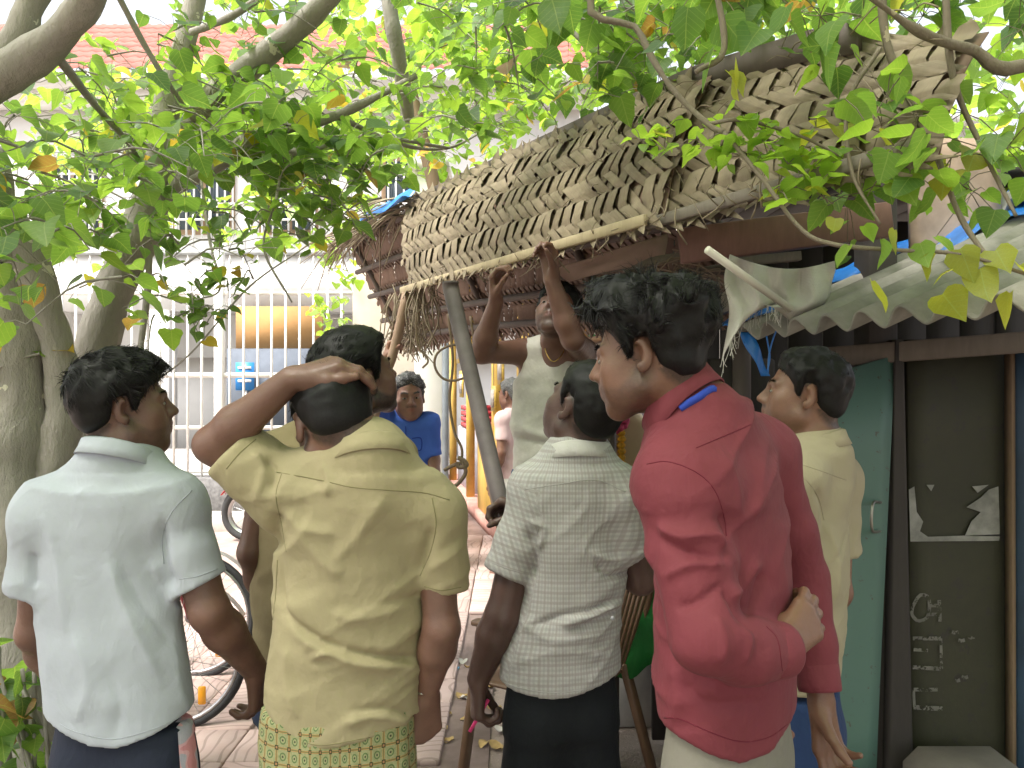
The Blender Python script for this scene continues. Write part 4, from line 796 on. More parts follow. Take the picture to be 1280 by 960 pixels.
def passer_by(label, x, y, phi, shirt, pants, ht=1.65, seed=5, hairm=None, pose=None):
    """a plain standing (or riding) figure for the distance"""
    m = Man(label, y, (x, y)); k = ht / 1.70; c = V(x, y, 0); A0 = frame(phi); m.yaw = math.radians(phi); m.floor = 0.0
    lift = 0.0 if pose is None else pose
    m.sec = [(z * k + lift, x, y, a * k, b * k) for z, a, b in ((0.86, 0.165, 0.12), (0.98, 0.160, 0.115), (1.10, 0.160, 0.11), (1.25, 0.175, 0.115), (1.34, 0.165, 0.10))]
    nk = c + V(0, 0, 1.44 * k + lift); A = frame(phi + 6, -3); hd = c + V(0, 0, 1.585 * k + lift) + A0[1] * 0.02; Lc = lambda a, b, z: c + A0[0] * a * k + A0[1] * b * k + V(0, 0, z * k + lift)
    ho = dict(f=V(0, 0, -1) + A0[1] * 0.2)
    arms = []
    for sx in (-1, 1):
        if pose is None: el, wr, hf = Lc(sx * 0.23, -0.02, 1.10), Lc(sx * 0.22, 0.06, 0.87), V(0, 0, -1) + A0[1] * 0.2
        else: el, wr, hf = Lc(sx * 0.27, 0.12, 1.14), Lc(sx * 0.26, 0.36, 1.08), A0[1]
        arms.append(arm(Lc(sx * 0.185, -0.01, 1.38), el, wr, dict(f=hf, n=-A0[0] * sx, s=A0[1] + V(0, 0, 0.3)), [(Lc(sx * 0.18, -0.01, 1.375), 0.066), (Lc(sx * 0.18, -0.01, 1.375) * 0.35 + el * 0.65, 0.058)]))
    build_body(m, nk, hd, A, arms, SKIN['a'], 1.0, 0.3, fineh=0.008, legs=pose is None); o = build_shirt(m, nk, arms, shirt, 'shirt', 0.004, None, disp=wrinkle(0.005, 7, seed), h=0.012)
    collar(o, nk - V(0, 0, 0.03), A0, 0.074, 0.07, 0.034, 0.036, shirt)
    F = Field(c + V(-0.5, -0.5, 0), c + V(0.5, 0.5, 1.0 * k + lift), 0.016); F.loft([(r[0] - 0.10, r[1], r[2], r[3] * 0.97, r[4] * 0.98) for r in m.sec[:2]] + [(m.sec[1][0] + 0.01, x, y, 0.15, 0.11)], m.yaw, 0.02)
    for sx in (-1, 1):
        hp = Lc(sx * 0.085, 0, 0.84)
        kn, an = (Lc(sx * 0.09, 0.01, 0.47), Lc(sx * 0.09, -0.01, 0.06)) if pose is None else (Lc(sx * 0.20, 0.36, 0.74), Lc(sx * 0.20, 0.22, 0.36))
        F.cone(hp, kn, 0.085, 0.065, 0.03); F.cone(kn, an, 0.065, 0.055, 0.03)
    m.mk('trousers', F, pants)
    make_hair(m.root, hd, A, 1.0, hairm or HAIR, 0.022, 0.010, 1500, 0.03, (0.2, -0.5, 0.2), 0.4, 0.3, 0, 0, seed, 0.0025); brows(m.root, hd, A, 1.0, HAIR, 1.0, seed=seed); eyes(m.root, hd, A, 1.0); return m
# ------------------------------------------------------------------ setting: ground, pavement, road
def ground_mat():
    t = NT('dusty_earth'); a = t.noise(1.3, 6, 0.62); b = t.noise(14, 6, 0.7); c = t.noise(90, 3, 0.7)
    base = t.mixc(a, (0.20, 0.155, 0.125), (0.33, 0.27, 0.225)); base = t.mixc(t.math('MULTIPLY', b, 0.7), base, (0.17, 0.135, 0.115)); base = t.mixc(t.math('GREATER_THAN', c, 0.66), base, (0.40, 0.36, 0.31))
    t.col(base); t.set(Roughness=0.95); n = t.bump(b, 0.5, 0.03); t.bump(c, 0.6, 0.008, n); return t.m
def paver_mat(name, geo=True):
    t = NT(name); oi = t.n('ShaderNodeObjectInfo'); v = t.coord('Object'); mp = t.n('ShaderNodeMapping'); t.l(v, mp.inputs['Vector'])
    comb = t.n('ShaderNodeCombineXYZ'); t.l(t.math('MULTIPLY', oi.outputs['Random'], 9.0), comb.inputs[0]); t.l(comb.outputs[0], mp.inputs['Location'])
    w = t.n('ShaderNodeTexWave', Scale=5.5, Distortion=7.0, Detail=0.0); w.inputs['Detail Scale'].default_value = 0.9; t.l(mp.outputs['Vector'], w.inputs['Vector'])
    g = t.math('LESS_THAN', w.outputs['Fac'], 0.10); a = t.noise(7, 5, 0.65, mp.outputs['Vector']); d = t.noise(60, 3, 0.7)
    base = t.mixc(a, (0.40, 0.25, 0.22), (0.52, 0.42, 0.385)); base = t.mixc(t.math('MULTIPLY', oi.outputs['Random'], 0.4), base, (0.48, 0.39, 0.36)); base = t.mixc(t.math('MULTIPLY', g, 0.5), base, (0.16, 0.11, 0.10)); base = t.mixc(t.math('MULTIPLY', d, 0.25), base, (0.3, 0.24, 0.2))
    t.col(base); t.set(Roughness=0.85); n = t.bump(t.math('SUBTRACT', 1.0, g), 0.5, 0.006); t.bump(d, 0.3, 0.004, n); return t.m
def build_ground():
    mb = MB(); xs = np.linspace(-60, 60, 61); ys = np.concatenate([np.linspace(-40, -2, 12), np.linspace(-1, 9, 60), np.linspace(10, 120, 20)])
    X, Y = np.meshgrid(xs, ys, indexing='ij'); Z = 0.012 * noise3(np.stack([X.ravel() * 0.9, Y.ravel() * 0.9, X.ravel() * 0], 1)).reshape(X.shape) * (np.abs(Y) < 9) - 0.012
    mb.grid(np.stack([X, Y, Z], 2)); tag(mb.build('ground', ground_mat(), None, True), 'bare dusty earth strewn with litter before the stalls', None, None, 'structure')
    pm = paver_mat('red_paver_tile'); pv = empty('pavement', (0, 0, 0)); tag(pv, 'pinkish red wavy tile pavement running past the railing', None, None, 'structure')
    bed = MB(); bed.box((-3.2, 7.0, -0.02), (6.2, 8.6, 0.05)); bed.box((-0.3, 10.5, -0.022), (3.0, 9.0, 0.05)); bd = bed.build('paver_bed', plain('mortar_bed', (0.36, 0.27, 0.24), 0.95, 0.3, 5, 0.4, 30), pv)
    bx = MB(); bx.box((0, 0, 0), (0.294, 0.294, 0.03), None, 0.006); me = bx.mesh('paver'); me.materials.append(pm); r = random.Random(3)
    for j in range(17):
        for i in range(13):
            x = -3.15 + i * 0.3; y = 3.05 + j * 0.3; lim = -0.32 + max(0, (y - 4.2)) * 0.16
            if x > lim or x < -2.2 - 0.0 * y: continue
            px = 640 + x / y * 960
            if px < 180 or (340 < px < 500 and y < 7): continue
            o = bpy.data.objects.new('paver', me); COL.objects.link(o); o.parent = pv; o.location = (x + r.uniform(-.004, .004), y + r.uniform(-.004, .004), 0.0125 + r.uniform(-0.002, 0.004)); o.rotation_euler = (r.uniform(-.008, .008), r.uniform(-.008, .008), r.uniform(-.01, .01) + r.choice((0, 1, 2, 3)) * math.pi / 2)
    rd = MB(); rd.grid([[V(-60, 13.0, 0.0), V(60, 13.0, 0.0)], [V(-60, 60, 0.0), V(60, 60, 0.0)]]); tag(rd.build('road', plain('worn_asphalt', (0.16, 0.155, 0.15), 0.9, 0.25, 1.5, 0.4, 60), None), 'grey worn asphalt street beyond the railing', None, None, 'structure')
    kb = MB(); 
    for k, (y, z) in enumerate(((9.6, 0.30), (10.2, 0.42), (10.8, 0.54))): kb.box((-5.6, y + 1.2, z / 2 - 0.05), (9.0, 2.4, z), None)
    tag(kb.build('entrance_steps', plain('pale_step_stone', (0.42, 0.40, 0.37), 0.8, 0.2, 3, 0.2)), 'pale stone steps inside the railing', None, None, 'structure')

# ------------------------------------------------------------------ background buildings
def build_background():
    wm = plain('white_wall_paint', (0.78, 0.76, 0.73), 0.8, 0.08, 1.2, 0.15, 30); gm = plain('white_metal_paint', (0.72, 0.71, 0.68), 0.45, 0.12, 8, 0.05); gl = NT('window_glass'); gl.col((0.05, 0.07, 0.08)); gl.set(Roughness=0.08); glm = gl.m
    # long white house, tiled roof
    D = 17.0; b = empty('white_house', (-8, D, 0), 'tall white house with red tiled roof behind the railing', 'house')
    mb = MB(); mb.box((-8.0, D + 3.0, 5.2), (19.0, 6.0, 6.0)); mb.box((-8.0, D + 3.3, 1.1), (19.0, 5.4, 2.2)); mb.build('wall', wm, b)
    c = MB(); c.box((-8.0, D - 0.3, 8.05), (20.0, 1.2, 0.22)); c.box((-8.0, D - 0.15, 7.8), (19.6, 0.7, 0.28)); c.build('cornice', wm, b)
    f = MB(); f.box((-8.0, D - 0.5, 3.7), (19.4, 1.0, 1.15)); f.build('balcony', wm, b); f = MB(); f.box((-8.0, D - 0.52, 4.33), (19.5, 1.15, 0.10)); f.build('balcony_coping', plain('grey_coping', (0.45, 0.46, 0.45), 0.8), b)
    # roof tiles: pantile rows, too small to pick apart
    rt = MB(); n = 72
    for r in range(9):
        u = np.linspace(-18.2, 2.2, n * 3); z0 = 8.22 + r * 0.26; y0 = D - 0.85 + r * 0.34; w = 0.055 * np.abs(np.sin(u * math.pi / 0.28))
        lo = np.stack([u, np.full_like(u, y0 - 0.03), z0 + w + 0.02], 1); hi = np.stack([u, np.full_like(u, y0 + 0.36), z0 + 0.27 + w], 1); lb = np.stack([u, np.full_like(u, y0 - 0.03), z0 + w - 0.03], 1); rt.grid(np.array([lb, lo, hi]))
    rf = rt.build('roof_tiles', plain('terracotta_tile', (0.30, 0.10, 0.075), 0.85, 0.35, 2.5, 0.2), b, True); rf['kind'] = 'stuff'
    for i, x in enumerate((-15.5, -12.6, -9.7, -6.8, -4.9, -2.2)):
        w = MB(); w.box((x, D - 0.02, 5.75), (1.35, 0.10, 1.7)); wo = w.build('window', plain('brown_shutter', (0.36, 0.24, 0.14), 0.6, 0.2), b)
        for sx in (-0.32, 0.32): p = MB(); p.box((x + sx, D - 0.08, 5.75), (0.52, 0.03, 1.5)); p.build('pane', glm, wo)
        for k in range(9): p = MB(); p.box((x - 0.68 + k * 0.17, D - 0.16, 5.75), (0.035, 0.035, 1.9)); p.build('grille_bar', gm, wo)
        p = MB(); p.box((x, D - 0.17, 5.2), (1.5, 0.03, 0.04)); p.box((x, D - 0.17, 6.2), (1.5, 0.03, 0.04)); p.build('grille_rail', gm, wo)
    for i in range(46):
        p = MB(); p.box((-16.0 + i * 0.36, D - 1.0, 4.85), (0.035, 0.035, 0.95)); p.build('baluster', gm, b)
    p = MB(); p.box((-8.0, D - 1.0, 5.34), (17.0, 0.06, 0.06)); p.build('handrail', gm, b)
    for x in (-14.0, -9.6, -7.35, -2.6):
        p = MB(); p.box((x, D - 0.8, 1.62), (0.42, 0.42, 3.05), None, 0.02); p.build('column', wm, b)
    dk = MB(); dk.box((-5.0, D + 0.30, 1.5), (2.2, 0.06, 2.6)); dk.build('shutter', plain('slate_shutter', (0.11, 0.125, 0.15), 0.6, 0.15), b)
    dk = MB(); dk.box((-11.5, D + 0.30, 1.5), (3.2, 0.06, 2.6)); dk.build('shutter', plain('slate_shutter', (0.11, 0.125, 0.15)), b)
    kb = empty('orange_signboard', (-4.75, 15.6, 0), 'orange board on dark blue stall front behind the railing', 'signboard')
    p = MB(); p.box((-4.72, 15.6, 2.75), (1.75, 0.08, 0.85)); p.build('panel', plain('orange_board_paint', (0.36, 0.20, 0.075), 1.0, 0.15, 2), kb)
    p = MB(); p.box((-4.6, 15.66, 1.45), (2.1, 0.9, 1.7)); p.build('counter', plain('dark_blue_stall_paint', (0.10, 0.115, 0.14), 0.9, 0.15), kb)
    for x in (-5.55, -3.9): p = MB(); p.box((x, 15.62, 1.6), (0.06, 0.06, 3.2)); p.build('post', gm, kb)
    p = MB(); p.box((-5.25, 15.1, 1.75), (0.36, 0.03, 0.55)); sg = p.build('route_sign', plain('signal_blue', (0.03, 0.20, 0.50), 0.4, 0.05)); tag(sg, 'small blue street sign with white lines behind the railing', 'sign')
    for k in range(3): p = MB(); p.box((-5.25, 15.075, 1.92 - k * 0.13), (0.26, 0.012, 0.05)); p.build('letter_line', wm, sg)
    p = MB(); p.box((-5.25, 15.13, 0.9), (0.05, 0.05, 1.8)); p.build('post', gm, sg)
    # far houses
    for (x, y, w, h, col, nm, lb) in ((7.0, 22.0, 13.0, 9.0, (0.62, 0.57, 0.51), 'cream_house', 'cream house standing high behind the thatched stall'), (-24.0, 30.0, 10.0, 6.0, (0.66, 0.60, 0.42), 'yellow_house', 'yellowish house far down the street behind the tree'), (17.5, 26.0, 7.0, 8.0, (0.55, 0.55, 0.55), 'grey_house', 'grey house behind the right hand stall roofs')):
        e = empty(nm, (x, y, 0), lb, 'house'); m_ = plain(nm + '_paint', col, 0.85, 0.12, 1.0, 0.1); p = MB(); p.box((x, y + 2.5, h / 2), (w, 5, h)); p.build('wall', m_, e); p = MB(); p.box((x, y + 2.4, h + 0.12), (w + 0.5, 5.5, 0.24)); p.build('parapet', wm, e)
        for i in range(int(w // 2.6)):
            for j in range(int(h // 3.0)):
                xx = x - w / 2 + 1.5 + i * 2.6; p = MB(); p.box((xx, y - 0.02, 2.0 + j * 3.0), (1.2, 0.1, 1.4)); wo = p.build('window', plain('house_frame', (0.3, 0.26, 0.22)), e); p = MB(); p.box((xx, y - 0.08, 2.0 + j * 3.0), (1.0, 0.02, 1.2)); p.build('pane', glm, wo)
    # shops far across the street, seen through the railing
    for (x, y, w, h, col, lb) in ((-9.2, 27.0, 3.0, 3.0, (0.62, 0.50, 0.18), 'yellow shop front across the street, seen through the railing'), (-13.5, 28.0, 5.0, 4.5, (0.60, 0.58, 0.56), 'pale grey shop across the street behind the trunks')):
        e = empty('street_shop', (x, y, 0), lb, 'shop'); p = MB(); p.box((x, y + 1.5, h / 2), (w, 3, h)); p.build('wall', plain('shop_paint_%d' % int(-x), col, 0.8, 0.2), e); p = MB(); p.box((x, y - 0.3, h - 0.5), (w, 0.8, 0.5)); p.build('fascia', plain('shop_fascia', (0.6, 0.25, 0.12), 0.6), e); p = MB(); p.box((x, y - 0.01, 1.1), (w * 0.6, 0.1, 2.0)); p.build('doorway', plain('dark_doorway', (0.05, 0.05, 0.05)), e)
    # railing
    Df = 8.8; fe = empty('iron_railing', (-3.6, Df, 0), 'tall white painted iron bar railing on a granite plinth', 'fence')
    p = MB(); p.box((-4.6, Df, 0.27), (7.6, 0.30, 0.54), None, 0.01); p.build('plinth', plain('dark_granite', (0.15, 0.145, 0.145), 0.6, 0.5, 25, 0.15, 60), fe)
    p = MB(); p.box((-4.6, Df - 0.32, 0.06), (7.6, 0.36, 0.22), None, 0.01); p.build('kerb', plain('pale_kerb', (0.50, 0.46, 0.42), 0.9, 0.25), fe)
    for z in (0.60, 1.10, 1.70, 2.64): p = MB(); p.box((-4.6, Df, z), (7.6, 0.035, 0.045 if z != 1.7 else 0.06)); p.build('rail', gm, fe)
    for i in range(int(7.5 / 0.16)):
        x = -8.35 + i * 0.16
        p = MB(); p.box((x, Df - 0.012, 1.75), (0.022, 0.022, 2.45)); p.build('bar', gm, fe)
        p = MB(); p.lathe((x, Df - 0.012, 2.97), [(0.0, 0.11), (0.02, 0.03), (0.012, 0.0)], 6); p.build('spear', gm, fe)
    for x in (-8.4, -5.9, -3.35, -0.82): p = MB(); p.box((x, Df, 1.55), (0.10, 0.10, 3.1), None, 0.01); p.build('post', gm, fe)
    # white pillar and beige wall by the blue shirted man
    p = MB(); p.box((-0.70, 6.6, 1.7), (0.24, 0.30, 3.4), None, 0.01); pl = p.build('gate_pillar', wm); tag(pl, 'white square gate pillar beside the blue shirted man', 'pillar')
    p = MB(); p.box((-0.70, 6.6, 3.45), (0.34, 0.40, 0.1)); p.build('cap', wm, pl); p = MB(); p.box((-0.56, 6.47, 1.5), (0.05, 0.05, 3.0)); p.build('pipe', plain('grey_pipe', (0.25, 0.28, 0.32), 0.5), pl)
    p = MB(); p.box((-1.10, 7.2, 1.35), (0.75, 0.2, 2.7), None, 0.01); tag(p.build('boundary_wall', plain('beige_wall', (0.50, 0.44, 0.38), 0.85, 0.15, 2, 0.25)), 'beige plastered wall behind the blue shirted man', 'wall')
    p = MB(); p.box((-0.905, 7.08, 1.5), (0.05, 0.04, 2.6)); 
    # yellow stall row beside the path
    a = V(0.10, 6.9, 0); bb = V(-1.05, 12.5, 0); d = unit(bb - a); nn = V(d[1], -d[0], 0); nl = -nn; L = np.linalg.norm(bb - a)
    e = empty('yellow_stall', (0.0, 8.5, 0), 'open yellow framed stall with shelves along the tiled path', 'stall'); ax = np.array([d, nn, V(0, 0, 1)]); ym = plain('yellow_stall_paint', (0.62, 0.40, 0.09), 0.6, 0.25, 3); lm = plain('lilac_wall', (0.40, 0.38, 0.44), 0.8, 0.15)
    at = lambda s, o, z: a + d * s + nn * o + V(0, 0, z)
    p = MB(); p.box(at(L / 2, 1.4, 1.5), (L, 0.1, 3.0), ax); p.build('back_wall', lm, e); p = MB(); p.box(at(L / 2, 0.6, 3.0), (L, 2.2, 0.08), ax); p.build('roof', plain('sheet_roof', (0.4, 0.38, 0.36), 0.7), e)
    p = MB(); p.box(at(L / 2, 0.7, 0.06), (L, 1.6, 0.14), ax); p.build('plinth', plain('red_plinth', (0.42, 0.22, 0.18), 0.8), e)
    for s in (0.0, 1.3, 3.2, 5.0): p = MB(); p.box(at(s, 0.0, 1.5), (0.10, 0.10, 3.0), ax); p.build('post', ym, e)
    for s0, s1, h in ((0.1, 1.2, 1.05), (1.4, 2.3, 0.9)): p = MB(); p.box(at((s0 + s1) / 2, 0.2, 0.13 + h / 2), (s1 - s0, 0.5, h), ax, 0.01); p.build('counter', ym, e)
    p = MB(); p.box(at(4.1, 0.3, 0.55), (1.4, 0.5, 0.85), ax, 0.01); p.build('cabinet', plain('grey_cabinet', (0.34, 0.34, 0.38), 0.5), e)
    for z in (1.5, 2.1): p = MB(); p.box(at(1.7, 1.2, z), (3.2, 0.25, 0.04), ax); p.build('shelf', plain('brown_shelf', (0.3, 0.2, 0.12)), e)
    r = random.Random(9); cols = [(0.6, 0.5, 0.1), (0.55, 0.12, 0.1), (0.1, 0.25, 0.5), (0.65, 0.62, 0.55), (0.12, 0.4, 0.18), (0.7, 0.35, 0.1)]
    for k in range(22):
        s = 0.15 + (k % 11) * 0.29; z = (1.60, 2.20)[k // 11]; p = MB(); p.box(at(s, 1.18, z + 0.03), (0.16, 0.14, 0.16 + r.random() * 0.1), ax, 0.01); o = p.build('packet', plain('packet_%d' % (k % 6), cols[k % 6], 0.4, 0.2)); tag(o, 'small %s packet on the %s shelf of the yellow stall' % (('mustard', 'red', 'blue', 'cream', 'green', 'orange')[k % 6], ('lower', 'upper')[k // 11]), 'packet', 'goods on the yellow stall shelves')
    for s, z, w in ((0.75, 1.75, 0.26), (1.15, 1.45, 0.22), (3.0, 1.95, 0.3), (3.9, 2.1, 0.35), (3.6, 1.6, 0.3)):
        p = MB(); c = at(s, -0.06, z); p.box(c, (w, 0.02, w * 1.2), ax); fr = p.build('framed_picture', plain('gilt_frame', (0.55, 0.38, 0.08), 0.4, 0.4, 30)); tag(fr, 'small gilt framed picture hanging in the yellow stall', 'picture', 'pictures hanging in the yellow stall'); p = MB(); p.box(c - nn * 0.015, (w * 0.7, 0.012, w * 0.85), ax); p.build('print', plain('picture_print', (0.45, 0.40, 0.36), 0.5, 0.5, 20), fr)
        p = MB(); p.tube([c + V(0, 0, w * 0.6), c + V(0, 0, 3.0 - z)], 0.004, 5); p.build('cord', plain('cord', (0.2, 0.15, 0.1)), fr)
    cr = empty('plastic_crate', at(4.1, 0.25, 0.98), 'red plastic crate on the grey cabinet of the yellow stall', 'crate'); rm = plain('red_crate_plastic', (0.50, 0.05, 0.06), 0.4, 0.15); c0 = at(4.1, 0.25, 0.98)
    for sx in (-1, 1):
        for z in (0.04, 0.12, 0.20, 0.28): p = MB(); p.box(c0 + d * sx * 0.3 + V(0, 0, z), (0.02, 0.4, 0.06), ax); p.build('slat', rm, cr); p = MB(); p.box(c0 + nn * sx * 0.2 + V(0, 0, z), (0.58, 0.02, 0.06), ax); p.build('slat', rm, cr)
    p = MB(); p.box(c0 + V(0, 0, 0.01), (0.6, 0.4, 0.02), ax); p.build('base', rm, cr)

# ------------------------------------------------------------------ two-wheelers
def wheel(parent, c, axis, R, tw, nsp, tm, rm, sm, rim=0.03):
    axis = unit(axis); u = V(0, 0, 1); w = np.cross(axis, u); A = np.array([w, u, axis])
    prof = [(R + math.cos(t) * tw - tw, math.sin(t) * tw) for t in np.linspace(0, 2 * np.pi, 9)]
    p = MB(); p.lathe(c, prof, 40, A); wh = p.build('wheel', tm, parent, True); p = MB(); r2 = R - 2 * tw; p.lathe(c, [(r2 + 0.004, tw * 0.7), (r2 - rim * 0.5, tw * 0.5), (r2 - rim * 0.5, -tw * 0.5), (r2 + 0.004, -tw * 0.7), (r2 + 0.004, tw * 0.7)], 40, A); p.build('rim', rm, wh, True)
    p = MB(); p.lathe(c, [(0.0, 0.04), (0.025, 0.04), (0.025, -0.04), (0.0, -0.04)], 12, A); p.build('hub', rm, wh, True)
    for k in range(nsp):
        a = 2 * math.pi * k / nsp; o = 0.35 * (1 if k % 2 else -1); p = MB(); p.tube([c + 0.024 * (math.cos(a + o * 2) * w + math.sin(a + o * 2) * u) + axis * 0.03 * (1 if k % 4 < 2 else -1), c + (r2 - 0.005) * (math.cos(a) * w + math.sin(a) * u)], sm[1], 4, False); p.build('spoke', sm[0], wh)
    return wh
def bicycle(x, y, yaw, label, group=None):
    root = empty('bicycle', (x, y, 0), label, 'bicycle', group); f = V(math.cos(yaw), math.sin(yaw), 0); s = V(-math.sin(yaw), math.cos(yaw), 0); at = lambda a, z, o=0: V(x, y, 0) + f * a + V(0, 0, z) + s * o
    tm = plain('bicycle_tyre', (0.022, 0.022, 0.024), 0.75, 0.3, 20); rm = plain('steel_rim', (0.45, 0.45, 0.46), 0.35, 0.2, metal=1.0); bm_ = plain('bicycle_frame_paint', (0.16, 0.03, 0.035), 0.35, 0.3)
    R = 0.345; fw, rw = at(0.0, R), at(-1.08, R); spm = (plain('spoke_steel', (0.35, 0.35, 0.36), 0.4, 0.1, metal=1.0), 0.0014)
    for c in (fw, rw): wheel(root, c, s, R, 0.02, 28, tm, rm, spm, 0.022)
    pts = dict(bb=at(-0.64, 0.30), seat=at(-0.80, 0.80), head=at(-0.20, 0.82), headb=at(-0.16, 0.66))
    for a, b, r in (('bb', 'seat', 0.014), ('seat', 'head', 0.014), ('bb', 'headb', 0.015)): p = MB(); p.tube([pts[a], pts[b]], r, 10); p.build('frame_tube', bm_, root, True)
    for o in (-0.05, 0.05):
        p = MB(); p.tube([pts['bb'], rw + s * o], 0.009, 8); p.build('chain_stay', bm_, root, True); p = MB(); p.tube([pts['seat'], rw + s * o], 0.008, 8); p.build('seat_stay', bm_, root, True)
        p = MB(); p.tube(spline([pts['headb'], at(-0.10, 0.60, o), at(-0.02, 0.42, o), fw + s * o], 10), 0.011, 8); p.build('fork', bm_, root, True)
    p = MB(); p.tube([pts['head'], at(-0.24, 0.98)], 0.012, 8); p.build('stem', rm, root, True); p = MB(); p.tube(spline([at(-0.42, 0.97, -0.28), at(-0.26, 1.0, -0.25), at(-0.22, 0.99, 0), at(-0.26, 1.0, 0.25), at(-0.42, 0.97, 0.28)], 20), 0.011, 8); p.build('handlebar', rm, root, True)
    p = MB(); p.tube([pts['seat'], at(-0.84, 0.90)], 0.012, 8); p.build('seat_post', rm, root, True); p = MB(); p.ball(at(-0.84, 0.93), (0.14, 0.09, 0.035), 14, 8, np.array([f, s, V(0, 0, 1)])); p.ball(at(-0.70, 0.93), (0.12, 0.035, 0.03), 12, 6, np.array([f, s, V(0, 0, 1)])); p.build('saddle', plain('saddle_black', (0.03, 0.03, 0.03), 0.5), root, True)
    for c, a0, a1 in ((fw, 0.5, 2.5), (rw, 0.2, 2.8)):
        th = np.linspace(a0, a1, 18); p = MB(); p.grid(np.array([[c + (R + 0.03) * (math.cos(t) * f + math.sin(t) * V(0, 0, 1)) + s * o for t in th] for o in (-0.028, 0, 0.028)])); p.build('mudguard', rm, root, True)
    p = MB(); p.lathe(pts['bb'], [(0.0, 0.05), (0.09, 0.05), (0.09, 0.042), (0.0, 0.042)], 20, np.array([f, V(0, 0, 1), s])); p.build('chainring', rm, root)
    for sg in (-1, 1): p = MB(); p.tube([pts['bb'] + s * sg * 0.06, pts['bb'] + s * sg * 0.07 + f * 0.12 * sg - V(0, 0, 0.12 * sg)], 0.009, 6); p.box(pts['bb'] + s * sg * 0.12 + f * 0.12 * sg - V(0, 0, 0.12 * sg), (0.1, 0.1, 0.025), np.array([f, s, V(0, 0, 1)])); p.build('pedal', tm, root)
    p = MB(); c = fw + V(0, 0, -0.18) + f * 0.14; p.box(c, (0.035, 0.012, 0.085), np.array([f, s, V(0, 0, 1)]), 0.005); p.build('reflector', plain('amber_reflector', (0.85, 0.36, 0.02), 0.2, 0.1), root)
    p = MB(); p.tube([at(-0.72, 0.32, 0.05), at(-0.66, 0.01, 0.20)], 0.008, 6); p.build('kickstand', rm, root); return root
def motorcycle(x, y, yaw, col, label, group=None, detail=True):
    root = empty('motorcycle', (x, y, 0), label, 'motorcycle', group); f = V(math.cos(yaw), math.sin(yaw), 0); s = V(-math.sin(yaw), math.cos(yaw), 0); A = np.array([f, s, V(0, 0, 1)]); at = lambda a, z, o=0: V(x, y, 0) + f * a + V(0, 0, z) + s * o
    tm = plain('motorcycle_tyre', (0.03, 0.03, 0.03), 0.8, 0.3); rm = plain('alloy_rim', (0.5, 0.5, 0.5), 0.35, 0.2, metal=1.0); pm = plain('bike_paint_%d' % int(col[0] * 1000 + col[2] * 10), col, 0.25, 0.1); dk = plain('black_engine', (0.05, 0.05, 0.055), 0.45, 0.3)
    fw, rw = at(0.62, 0.29), at(-0.62, 0.29)
    for c in (fw, rw): wheel(root, c, s, 0.29, 0.042, 18 if detail else 6, tm, rm, (rm, 0.0025 if detail else 0.006), 0.04)
    p = MB(); p.ball(at(0.08, 0.80), (0.27, 0.15, 0.13), 14, 8, A); p.build('fuel_tank', pm, root, True); p = MB(); p.ball(at(-0.38, 0.80), (0.36, 0.14, 0.065), 14, 8, A); p.build('seat', plain('bike_seat', (0.02, 0.02, 0.02), 0.5), root, True)
    p = MB(); p.box(at(0.02, 0.42), (0.42, 0.26, 0.34), A, 0.05); p.build('engine', dk, root); p = MB(); p.box(at(-0.35, 0.62), (0.42, 0.16, 0.18), A, 0.04); p.build('side_panel', pm, root)
    for o in (-0.09, 0.09): p = MB(); p.tube([at(0.40, 0.92, o), fw + s * o], 0.022, 8); p.build('fork', rm, root, True); p = MB(); p.tube([at(-0.38, 0.66, o * 1.2), rw + s * o * 1.2], 0.022, 8); p.build('shock_absorber', rm, root, True)
    for c, a0, a1, mm in ((fw, 0.6, 2.4, pm), (rw, 0.9, 3.0, dk)):
        th = np.linspace(a0, a1, 14); p = MB(); p.slab(np.array([[c + 0.325 * (math.cos(t) * f + math.sin(t) * V(0, 0, 1)) + s * o for t in th] for o in (-0.06, 0, 0.06)]), 0.006); p.build('mudguard', mm, root, True)
    p = MB(); p.tube(spline([at(0.22, 1.02, -0.36), at(0.34, 1.04, -0.2), at(0.40, 0.98, 0), at(0.34, 1.04, 0.2), at(0.22, 1.02, 0.36)], 16), 0.014, 8); p.build('handlebar', dk, root, True); p = MB(); p.ball(at(0.52, 0.86), (0.08, 0.10, 0.10), 12, 8, A); p.build('headlight', plain('headlight_glass', (0.6, 0.6, 0.6), 0.1), root, True)
    for o in (-0.2, 0.2): p = MB(); p.ball(at(0.50, 0.80, o), (0.035, 0.03, 0.028), 8, 6, A); p.build('indicator', plain('amber_lens', (0.8, 0.25, 0.03), 0.2), root, True)
    p = MB(); p.tube([at(0.1, 0.28, -0.15), at(-0.3, 0.25, -0.17), at(-0.7, 0.36, -0.18)], [0.025, 0.035, 0.05], 10); p.build('exhaust', rm, root, True); p = MB(); p.box(at(-0.80, 0.72), (0.05, 0.16, 0.08), A, 0.01); p.build('tail_light', plain('red_lens', (0.55, 0.02, 0.02), 0.25), root); p = MB(); p.tube([at(-0.05, 0.3, 0.12), at(0.0, 0.0, 0.28)], 0.012, 6); p.build('side_stand', dk, root)
    return root
